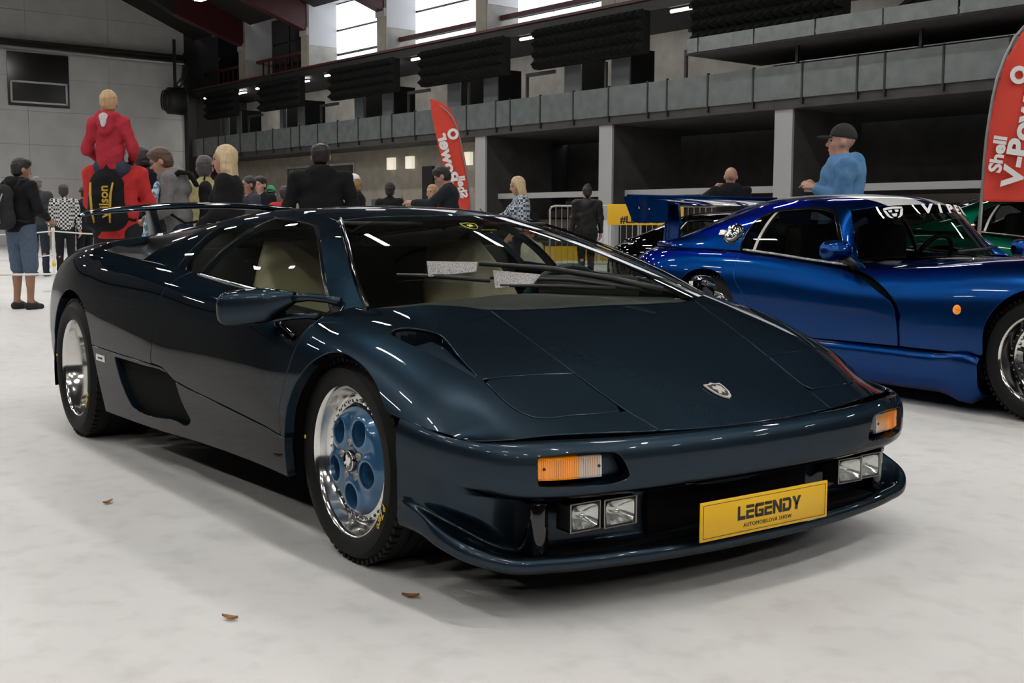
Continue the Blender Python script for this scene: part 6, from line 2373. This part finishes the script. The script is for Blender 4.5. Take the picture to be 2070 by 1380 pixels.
def backpack(label, root, col, stripe=None, text=None, w=.15, z0=.98, z1=1.44, x=-.25):
    b = thing('backpack', label, 'backpack')
    m = CLOTH('pack%d' % int(sum(col) * 4000), col)
    g = Field((x - .15, -.25, z0 - .08), (.16, .25, z1 + .12), .012)
    g.cap((x, 0, z0 + .10), (x + .02, 0, z1 - .11), w * .95, w * .82, .04, (.62, 1.05, 1))
    g.cap((x, -w * .55, z0 + .05), (x, w * .55, z0 + .05), .075, .075, .06)
    g.cap((x - .06, 0, z0 + .06), (x - .05, 0, z0 + .20), w * .55, w * .5, .03, (.6, 1.2, 1))
    g.folds(.003, 30, 2)
    fobj('bag', g, m, b)
    for sg in (-1, 1):
        MB().tube([(x + .10, sg * .075, z1 - .06), (-.09, sg * .11, 1.50), (.0, sg * .125, 1.508), (.085, sg * .125, 1.44), (.135, sg * .13, 1.28), (.10, sg * .165, 1.12), (-.05, sg * .175, 1.02), (x + .09, sg * .12, z0 + .06)], [.018, .024, .026, .026, .024, .016, .012, .012], 8).build('strap', m, b, smooth=True)
    MB().tube([(x + .03, -.03, z1 + .0), (x + .02, 0, z1 + .05), (x + .03, .03, z1 + .0)], .008, 6).build('handle', m, b, smooth=True)
    if stripe:
        sm = CLOTH('stripe%d' % int(sum(stripe) * 4000), stripe)
        for y in (-.085, .105):
            MB().tube([(x - .075, y, z1 - .10), (x - .118, y * .9, z1 - .20), (x - .125, y * .8, z0 + .12), (x - .10, y * .7, z0 + .02)], [.007, .011, .011, .008], 6).build('piping', sm, b, smooth=True)
        if text:
            text_mesh('lettering', text, .105, sm, b, frame((x - .142, -.030, z0 + .20), (0, 0, 1), (0, 1, 0)), extrude=.006, bold=.002)
    worn(b, root)
    return b


def phone(label, loc, rz, tilt=.3):
    p = thing('phone', label, 'phone', loc, rz)
    p.rotation_euler = (0, tilt, rz)
    rbox('case', (-.004, -.037, -.075), (.004, .037, .075), M_BLK, p, bevel=.003)
    MB().box((-.0048, -.033, -.068), (-.0041, .033, .068)).build('screen', mat('phone_screen', (.02, .025, .03), rough=.1), p)
    return p


AWAY, LEFT, RIGHT, TOWARD = 144.77, 234.77, 54.77, -35.23
p1 = person('young man in black hoodie and denim shorts standing at the far left edge', (-11.524, .745, 0), AWAY - 25, 1.77, hands=((.22, -.20, 1.06), (.22, .17, 1.06)), top='black', topc=(.012, .012, .014),
            hair=('black', (.012, .010, .009)), hairstyle='thick', shorts=True, legmat=CLOTH('denim', (.10, .14, .20)), hood=True, head=(-25, -8), skin=SKIN2, shoes=(.012, .012, .013), build=1.08)
backpack('dark grey backpack with a pale zip worn by the young man in denim shorts', p1, (.028, .029, .033), stripe=(.35, .35, .35))
person('grey-haired man in dark grey pullover and jeans near the left edge', (-20.337, 3.008, 0), AWAY, 1.88, hands=((.24, -.15, 1.10), (.24, .15, 1.10)), top='slate', topc=(.055, .06, .068), legs=(.035, .045, .065),
       hair=('grey', (.16, .15, .14)), build=1.1)
person('person in black and white checked shirt facing away beside the white rope', (-19.623, 3.31, 0), AWAY + 20, 1.72, topmat=plaid('checked_shirt', (.02, .02, .02), (.62, .62, .60), 26), hair=('darkbrown', (.03, .02, .015)), hairstyle='thick', legs=(.015, .015, .018), build=1.05)
person('person in dark teal jacket half hidden by the man in red', (-20.004, 3.78, 0), AWAY + 60, 1.70, top='teal', topc=(.016, .026, .032), hair=('darkbrown', (.03, .02, .015)), legs=(.012, .012, .013))
p5 = person('man in red hoodie carrying a child on his shoulders', (-7.60, .70, 0), AWAY, 1.80, hands=((.20, -.13, 1.36), (.20, .13, 1.36)), top='red', topc=(.62, .045, .045), legs=(.022, .024, .028), hair=('brown', (.10, .06, .035)), build=1.14, jacket_len=.86, legsep=.12)
backpack('black backpack with yellow straps worn by the man in red', p5, (.010, .010, .011), stripe=(.55, .36, .06), text='wilson', w=.165)
child = person('small fair-haired child in red hooded top sitting on a man\'s shoulders', (-7.50, .63, .665), AWAY, 1.5, hands=((.22, -.16, 1.06), (.22, .16, 1.06)), top='crimson', topc=(.46, .035, .055), legs=(.05, .06, .09), hair=('fair', (.55, .36, .19)),
               hairstyle='short', hood=True, sit=True, build=.92, head=(8, 0), jacket_len=.95, female=False, wide=.92)
child.scale = (.84, .84, .87)
g = Field((-.28, -.1, 1.3), (0, .1, 1.58), .010)
g.cap((-.175, 0, 1.475), (-.195, 0, 1.39), .048, .022, .02, (.45, 1.1, 1))
fobj('hood_lining', g, CLOTH('white', (.62, .62, .62)), child)
p6 = person('dark-haired man in navy hooded jacket behind the man in red', (-8.717, 1.345, 0), AWAY + 50, 1.78, top='navy', topc=(.014, .016, .026), hair=('black', (.012, .010, .009)), hairstyle='thick', hood=True, head=(10, -10), lean=.12, build=1.1)
p7 = person('man with glasses in grey hoodie looking down to the left', (-8.112, 1.482, 0), LEFT + 10, 1.76, hands=((.30, -.10, 1.05), (.30, .10, 1.05)), top='grey', topc=(.20, .20, .20), hair=('brown', (.13, .075, .04)), hairstyle='thick', hood=True, glasses=True, head=(0, -22), lean=.22, legs=(.03, .04, .06), skin=SKIN)
sc = thing('checked_jacket', 'light blue checked jacket carried over the arm of the man in grey hoodie', 'jacket')
g = Field((.0, -.35, .75), (.5, .35, 1.5), .014)
g.cap((.20, .16, 1.38), (.30, .10, .90), .050, .085, .03, (.7, 1, 1))
g.cap((.22, .22, 1.30), (.30, .18, .88), .04, .06, .03)
g.folds(.006, 26, 4)
fobj('cloth', g, mat('blue_check', (.10, .22, .32), rough=.9, noise=(22, (.50, .62, .68), 2, .45, .55)), sc)
worn(sc, p7)
backpack('black backpack worn by the man in grey hoodie', p7, (.010, .010, .011), w=.13)
person('grey-haired person in pale yellow top behind the blonde woman', (-9.191, 2.129, 0), AWAY + 5, 1.74, top='yellowish', topc=(.40, .36, .18), hair=('darkgrey', (.06, .055, .055)), hairstyle='thick')
person('blonde woman in black blazer and mint top looking left', (-6.726, 1.408, 0), LEFT, 1.70, hands=((.24, -.12, 1.02), (.24, .12, 1.02)), top='blazer', topc=(.012, .012, .013), inner=('mint', (.42, .60, .56)), hair=('blonde', (.62, .47, .27)), hairstyle='long', female=True, head=(5, -4), build=1.05)
person('far man raising a hand to his chin beside the dark window', (-13.04, 4.235, 0), TOWARD - 50, 1.70, hands=((.16, -.05, 1.42), (.05, .26, .82)), top='dusk', topc=(.05, .055, .075), hair=('black', (.012, .010, .009)), skin=SKIN2)
person('far dark-haired man in black jacket facing the camera', (-14.558, 5.067, 0), TOWARD - 25, 1.76, top='jet', topc=(.013, .014, .017), hair=('black', (.012, .010, .009)), hairstyle='thick', build=1.1)
person('person in bright green cap seen from behind', (-14.728, 5.307, 0), AWAY, 1.62, top='jet', topc=(.013, .014, .017), hair=('black', (.012, .010, .009)), cap=('green', (.03, .30, .12), True))
person('small person in red shirt with dark hair seen from behind', (-12.455, 4.534, 0), AWAY + 8, 1.55, top='scarlet', topc=(.50, .05, .04), hair=('darkbrown', (.03, .02, .015)), sleeves=False)
p14 = person('bald man in grey camouflage shirt with sunglasses on his head', (-11.623, 4.351, 0), LEFT + 40, 1.74, hands=((.34, -.10, 1.12), (.34, .10, 1.10)), topmat=mat('camouflage', (.28, .27, .22), rough=.9, noise=(11, (.06, .06, .05), 2, .45, .52)), sleeves=False, head=(-15, -10), build=1.1)
g = MB()
for sg in (-1, 1):
    g.tube([(.10, sg * .02, 1.74), (.09, sg * .055, 1.745), (.03, sg * .08, 1.72)], .009, 6)
gl_ = thing('sunglasses', 'dark sunglasses pushed up on the bald head of the man in camouflage', 'sunglasses')
g.build('frame', M_BLK, gl_, smooth=True)
for sg in (-1, 1):
    MB().lathe([(0, .004), (.02, .003), (.024, 0)], 12, 'x', (.10, sg * .032, 1.745)).build('lens', M_BLKG, gl_, smooth=True)
worn(gl_, p14)
person('broad man in black hoodie seen from behind, thinning dark hair', (-7.276, 2.578, 0), AWAY + 5, 1.80, hands=((.15, -.22, 1.0), (.15, .22, 1.0)), top='ink', topc=(.009, .009, .011), hair=('black', (.012, .010, .009)), hairstyle='short', bald_top=True, hood=True, build=1.25)
person('woman in white cap and black jacket facing left', (-11.101, 4.958, 0), LEFT + 15, 1.68, top='coal', topc=(.011, .011, .012), hair=('auburn', (.30, .17, .07)), hairstyle='bob', cap=('white', (.78, .78, .77)), female=True, inner=('white', (.62, .62, .62)), head=(0, -10))
person('man in black cap and black top bending over, seen from behind', (-14.27, 7.231, 0), AWAY - 10, 1.70, hands=((.30, -.16, 1.15), (.30, .16, 1.15)), top='coal', topc=(.011, .011, .012), cap=('black', (.012, .012, .013), True), hair=('black', (.012, .010, .009)), lean=.2)
person('fair-haired woman half hidden by the man taking a photograph', (-12.314, 6.908, 0), LEFT + 60, 1.62, top='coal', topc=(.011, .011, .012), hair=('fairbrown', (.40, .26, .12)), hairstyle='bob', female=True)
p19 = person('man with glasses in dark jacket holding up a phone, beside the red flag', (-10.198, 5.853, 0), LEFT, 1.80, hands=((.44, -.10, 1.20), (.44, .10, 1.27)), top='night', topc=(.018, .022, .028), hair=('black', (.012, .010, .009)), hairstyle='thick', glasses=True, head=(0, -24), build=1.15)
person('blonde woman in blue checked shirt looking at her phone', (-9.636, 6.653, 0), LEFT + 8, 1.66, hands=((.40, -.06, 1.13), (.16, .24, .95)), topmat=plaid('blue_plaid', (.03, .05, .09), (.48, .52, .56), 28), hair=('blonde', (.62, .47, .27)), hairstyle='long', female=True, head=(6, -14), legs=(.02, .02, .025))
person('person in black leather jacket with a hair bun, facing away', (-13.292, 10.743, 0), AWAY + 10, 1.72, topmat=mat('leather', (.005, .005, .005), rough=.42, spec=.3, bump=(30, .5, .01)), hair=('black', (.012, .010, .009)), hairstyle='bun', legs=(.014, .014, .015), stance=.10, build=1.15, jacket_len=.88)
p22 = person('bald man in black photographing the dark stand, seen from behind', (-8.6, 9.55, 0), AWAY, 1.83, hands=((.25, -.05, 1.32), (.20, .19, 1.47)), top='coal', topc=(.011, .011, .012), hood=True, build=1.15)
p23 = person('man in light blue hooded jacket and black cap facing left', (-3.367, 5.486, 0), LEFT - 8, 1.857, hands=((.19, -.05, 1.27), (.20, .13, 1.25)), top='skyblue', topc=(.10, .235, .43), cap=('black', (.012, .012, .013)), hood=True, build=1.36, legs=(.02, .022, .03), head=(0, 2))
person('small child in red cap and pale jacket, seen through the windscreen', (-5.70, 4.04, 0), LEFT + 30, 1.0, hands=((.30, -.16, 1.0), (.30, .16, 1.0)), top='pale', topc=(.52, .50, .40), legs=(.40, .38, .30), lean=.25, hair=('darkbrown', (.03, .02, .015)), cap=('red', (.35, .03, .03)), build=1.2)

# ---- phones in hand
v = Vector((math.cos(math.radians(LEFT)), math.sin(math.radians(LEFT)), 0))
phone('phone held up by the man in dark jacket', tuple(Vector((-10.198, 5.853, 1.33)) + v * .585), math.radians(LEFT))
v2 = Vector((math.cos(math.radians(LEFT + 8)), math.sin(math.radians(LEFT + 8)), 0))
phone('phone in the hand of the blonde woman in checked shirt', tuple(Vector((-9.636, 6.653, 1.17)) + v2 * .50 + Vector((0, 0, 0))), math.radians(LEFT + 8), .6)
# ================================================================== flags, barriers, ropes, litter
M_FLAG = mat('red_flag_cloth', (.62, .045, .025), rough=.7, bump=(6, .25, .02))
M_FLAGW = mat('flag_white', (.72, .72, .70), rough=.7)


def feather_flag(label, base, ax, H, lean, outline, marks, mirror=False):
    """outline: (u, z) points of the cloth; u along ax (horizontal unit vector), z height"""
    fl = thing('feather_flag', label, 'flag', base)
    ax = Vector(ax).normalized()
    nrm = ax.cross(Vector((0, 0, 1)))
    pts = [tuple(p) for p in outline]
    U_ = np.array(pts)
    # cloth as a wavy grid clipped to the outline
    u0, u1, z0, z1 = U_[:, 0].min(), U_[:, 0].max(), U_[:, 1].min(), U_[:, 1].max()
    us, zs = np.linspace(u0, u1, 24), np.linspace(z0, z1, 70)
    V = np.array([(u, 0, z) for z in zs for u in us], float)
    F = [(i * 24 + j, i * 24 + j + 1, (i + 1) * 24 + j + 1, (i + 1) * 24 + j) for i in range(69) for j in range(23)]
    s = clip(Sheet(V, np.tile((0., -1., 0.), (len(V), 1)), F), lambda X: sdpoly(pts)(X[:, [0, 2]]))
    wav = .02 * np.sin(s.V[:, 0] * 9 + s.V[:, 2] * 2.2) + .012 * np.sin(s.V[:, 2] * 5 - s.V[:, 0] * 6)
    def wpos(u, w, z):
        return ax * u + nrm * w + Vector((0, 0, z))
    Vw = [wpos(v[0], w, v[2]) for v, w in zip(s.V, wav)]
    o = mesh_obj('flag_cloth', Vw, s.F, M_FLAG, fl, smooth=True)
    so = o.modifiers.new('thickness', 'SOLIDIFY')
    so.thickness = .004
    pole = curve([pts[0], ] + [p for p in lean], 24)
    MB().tube([tuple(wpos(p[0], 0, p[1])) for p in pole], .014, 8).build('flag_pole', mat('pole_grey', (.25, .25, .25), rough=.4, metal=.6), fl, smooth=True)
    MB().lathe([(0, .06), (.05, .06), (.22, .03), (.25, 0), (0, 0)], 20, 'z', tuple(wpos(lean[0][0] if False else pole[0][0], 0, 0))).build('flag_base', M_STEELD, fl)
    for (txt, u, z, size, sx, ang) in marks:
        d = Vector(ax) * math.cos(ang) + Vector((0, 0, 1)) * math.sin(ang)
        upv = Vector(ax) * -math.sin(ang) + Vector((0, 0, 1)) * math.cos(ang)
        for side in (-1, 1):
            if mirror and side > 0:
                pass
            p = wpos(u, side * .042, z)
            if txt == 'pecten':
                mb = MB()
                r = size / 2
                n = 24
                for k in range(n):
                    a0, a1 = 2 * PI * k / n, 2 * PI * (k + 1) / n
                    for (ra, rb) in ((.52, 1.0),):
                        q = [(ra * r * math.cos(a0), ra * r * math.sin(a0)), (rb * r * math.cos(a0), rb * r * math.sin(a0)), (rb * r * math.cos(a1), rb * r * math.sin(a1)), (ra * r * math.cos(a1), ra * r * math.sin(a1))]
                        if k % 2 == 0:
                            q[0] = (.40 * r * math.cos(a0), .40 * r * math.sin(a0))
                        mb.prism([p + d * x + upv * y for x, y in q], nrm * .002)
                mb.build('flag_emblem', M_FLAGW, fl)
            else:
                # printed through: the same print shows mirrored on the back
                ex = d
                Mx = Matrix(((d.x, upv.x, nrm.x, p.x), (d.y, upv.y, nrm.y, p.y), (d.z, upv.z, nrm.z, p.z), (0, 0, 0, 1))) if not mirror else Matrix(((d.x, -upv.x, nrm.x, p.x), (d.y, -upv.y, nrm.y, p.y), (d.z, -upv.z, nrm.z, p.z), (0, 0, 0, 1)))
                t = text_mesh('flag_lettering', txt, size, M_FLAGW, fl, None, extrude=.001, bold=.012 * size / .3, sx=sx)
                t.matrix_local = Mx
    return fl


CAMR = (math.sin(YAW), -math.cos(YAW), 0)      # square to the visitors' aisle
fl1 = feather_flag('red feather flag with white lettering beside the man with the phone', (-15.45, 9.55, 0), CAMR, 3.3, [(.09, .0), (.09, .9), (.07, 1.6), (-.05, 2.3), (-.28, 3.05), (-.66, 3.345)] [::1],
                   [(.07, .55), (.09, 1.3), (.04, 1.95), (-.05, 2.45), (-.17, 2.95), (-.34, 3.22), (-.50, 3.31), (-.66, 3.345), (-.64, 3.1), (-.52, 2.5), (-.40, 2.0), (-.28, 1.5), (-.16, .95), (-.10, .55)],
                   [('pecten', -.235, 2.70, .21, 1, 0), ('V-Power', -.30, 2.10, .30, 1.15, PI / 2 + .22), ('Shell', -.07, 1.72, .20, 1.1, PI / 2 + .16)], mirror=True)
ax2 = Vector(CAMR).normalized()
S_ = lambda L: [(u * .88, 1.033 + (z - 1.033) * .88) for u, z in L]
fl2 = feather_flag('large orange-red feather flag cut off by the right edge of the picture', (-3.355, 7.53, 0), CAMR, 3.3, [(-.04, 0)] + S_([(-.04, .8), (-.02, 1.3), (.02, 2.12), (.14, 2.75), (.36, 3.15), (.60, 3.28)]),
                   S_([(-.016, 1.29), (-.012, 1.4), (.035, 2.12), (.155, 2.75), (.365, 3.13), (.60, 3.27), (.74, 3.2), (.72, 2.6), (.66, 2.0), (.60, 1.4), (.585, 1.29)]),
                   [('pecten', .264, 2.43, .167, 1, 0), ('Shell', .105, 1.70, .165, 1.1, PI / 2 - .14), ('V-Power', .325, 1.94, .265, 1.15, PI / 2 - .14)])

# ---- crowd barriers
M_GALV = mat('galvanised', (.42, .42, .41), rough=.4, metal=.8)


def barrier(label, p, q, h=1.15):
    b = thing('crowd_barrier', label, 'barrier', tuple(p))
    p, q = Vector(p), Vector(q)
    d = q - p
    L = d.length
    b.rotation_euler = (0, 0, math.atan2(d.y, d.x))
    fr = MB()
    fr.tube([(0, 0, 0), (0, 0, h - .08), (.03, 0, h - .02), (.10, 0, h), (L - .10, 0, h), (L - .03, 0, h - .02), (L, 0, h - .08), (L, 0, 0)], .021, 8)
    fr.build('barrier_frame', M_GALV, b, smooth=True)
    MB().tube([(0, 0, .18), (L, 0, .18)], .016, 8).build('bottom_rail', M_GALV, b, smooth=True)
    n = int(L / .125)
    for i in range(1, n):
        MB().tube([(L * i / n, 0, .18), (L * i / n, 0, h)], .008, 6).build('bar', M_GALV, b)
    for x in (.25, L - .25):
        MB().beam((x, -.28, .02), (x, .28, .02), .05, .03).build('foot', M_GALV, b)
        MB().beam((x, 0, .0), (x, 0, .2), .04, .04).build('foot_post', M_GALV, b)
    return b


bd = Vector((-16.222 + 16.956, 13.721 - 12.681, 0)).normalized()
b0 = Vector((-16.956, 12.681, 0))
barrier('steel crowd barrier behind the person in leather jacket', b0, b0 + bd * 1.9, 1.42)
barrier('steel crowd barrier behind the yellow banner', b0 + bd * 1.95, b0 + bd * 3.85, 1.42)
bn = thing('yellow_banner', 'yellow banner printed with a hashtag hanging on the crowd barrier', 'banner', (-14.70, 12.40, 0), math.atan2(.46, .33))
rbox('banner_cloth', (0, -.006, 1.02), (1.5, .006, 1.43), mat('yellow_cloth', (.78, .44, .012), rough=.6), bn, bevel=.003)
text_mesh('banner_lettering', '#LEGENDY', .19, M_INK, bn, frame((.72, -.0075, 1.12), (1, 0, 0), (0, 0, 1)), extrude=.001, bold=.006)
for x in (.1, 1.4):
    MB().beam((x, .02, 0), (x, .02, 1.4), .04, .04).build('banner_post', M_GALV, bn)
yb = thing('yellow_box', 'small yellow box standing on the floor behind the dark blue car', 'box', (-13.24, 11.6, 0), .9)
rbox('box_body', (-.16, -.16, 0), (.16, .16, .26), mat('yellow_card', (.75, .45, .02), rough=.6), yb, bevel=.01)
rbox('box_lid', (-.165, -.165, .26), (.165, .165, .285), mat('yellow_card', (.75, .45, .02), rough=.6), yb, bevel=.006)
ys = thing('yellow_boards', 'row of low yellow hoarding boards far behind the dark blue car', 'hoarding', (-22.9, 17.0, 0), math.atan2(1.17, .63))
for i in range(3):
    rbox('board', (i * 1.55, -.02, .02), (i * 1.55 + 1.5, .02, .42), mat('yellow_card', (.75, .45, .02), rough=.6), ys, bevel=.01)

# ---- rope posts and ropes at the left
M_POSTW = mat('white_post', (.7, .7, .68), rough=.4)
M_ROPE = mat('white_rope', (.75, .75, .73), rough=.8)
rp = [(-15.0, 1.96), (-14.2, .1), (-13.2, 3.6)]
names = ['behind the rear of the dark blue car', 'near the left edge', 'by the man in red']
for (x, y), n_ in zip(rp, names):
    s = thing('rope_post', 'white rope post with a round foot ' + n_, 'rope post', (x, y, 0), group='rope posts')
    MB().lathe([(0, .95), (.025, .95), (.03, .92), (.022, .90), (.022, .04), (.16, .02), (.17, 0), (0, 0)], 16, 'z').build('post_shaft', M_POSTW, s, smooth=True)
    MB().lathe([(.023, .45), (.027, .45), (.027, .38), (.023, .38)], 16, 'z').build('post_band', M_YEL, s, smooth=True)
ropes = [((-14.2, .1, .90), (-15.0, 1.96, .90), 'far rope'), ((-15.0, 1.96, .90), (-13.2, 3.6, .90), 'rope'), ((-14.2, .1, .55), (-15.0, 1.96, .55), 'lower rope')]
for a, b, n_ in ropes:
    pts = [tuple(Vector(a).lerp(Vector(b), t) + Vector((0, 0, -.05 * 4 * t * (1 - t)))) for t in np.linspace(0, 1, 12)]
    tag(MB().tube(pts, .010, 6).build('rope', M_ROPE, smooth=True), 'white %s strung between rope posts at the left, %s' % (n_, ('high', 'towards the man in red', 'low')[ropes.index((a, b, n_))]), 'rope')
for k, (x, y) in enumerate(((-6.75, -1.9), (-6.05, .85))):
    s = thing('rope_post', 'low white rope post close behind the dark blue car, %s' % ('outside the picture at left', 'hidden by its tail')[k], 'rope post', (x, y, 0), group='rope posts')
    MB().lathe([(0, .66), (.018, .66), (.02, .63), (.014, .60), (.014, .04), (.12, .02), (.13, 0), (0, 0)], 16, 'z').build('post_shaft', M_POSTW, s, smooth=True)
    MB().lathe([(.015, .35), (.018, .35), (.018, .30), (.015, .30)], 16, 'z').build('post_band', M_YEL, s, smooth=True)
tag(MB().tube([(-6.75, -1.9, .63), (-6.4, -.5, .63), (-6.05, .85, .63)], .008, 6).build('rope', M_ROPE, smooth=True), 'white rope stretched low behind the tail of the dark blue car', 'rope')

# ---- litter on the floor
lf = [((.297, -1.388), .6, 'small curled brown leaf lying near the bottom of the picture'), ((-1.167, -1.278), 2.1, 'small orange leaf on the floor beside the sill of the dark blue car'), ((.407, -.908), 4.0, 'tiny dark crumb below the front lip')]
for (x, y), a, lab in lf:
    V, F = [], []
    for i in range(9):
        t = i / 8
        w = .011 * math.sin(PI * t) ** .8
        for s in (-1, 0, 1):
            V.append(((t - .5) * .05, s * w, .003 + .006 * abs(s) + .006 * (t - .5) ** 2 * 4))
    F = [(i * 3 + j, i * 3 + j + 1, (i + 1) * 3 + j + 1, (i + 1) * 3 + j) for i in range(8) for j in range(2)]
    o = mesh_obj('leaf', V, F, mat('dry_leaf', (.30, .13, .04), rough=.8), None, smooth=True)
    o.location = (x, y, 0)
    o.rotation_euler = (0, 0, a)
    so = o.modifiers.new('thickness', 'SOLIDIFY')
    so.thickness = .0008
    tag(o, lab, 'leaf')
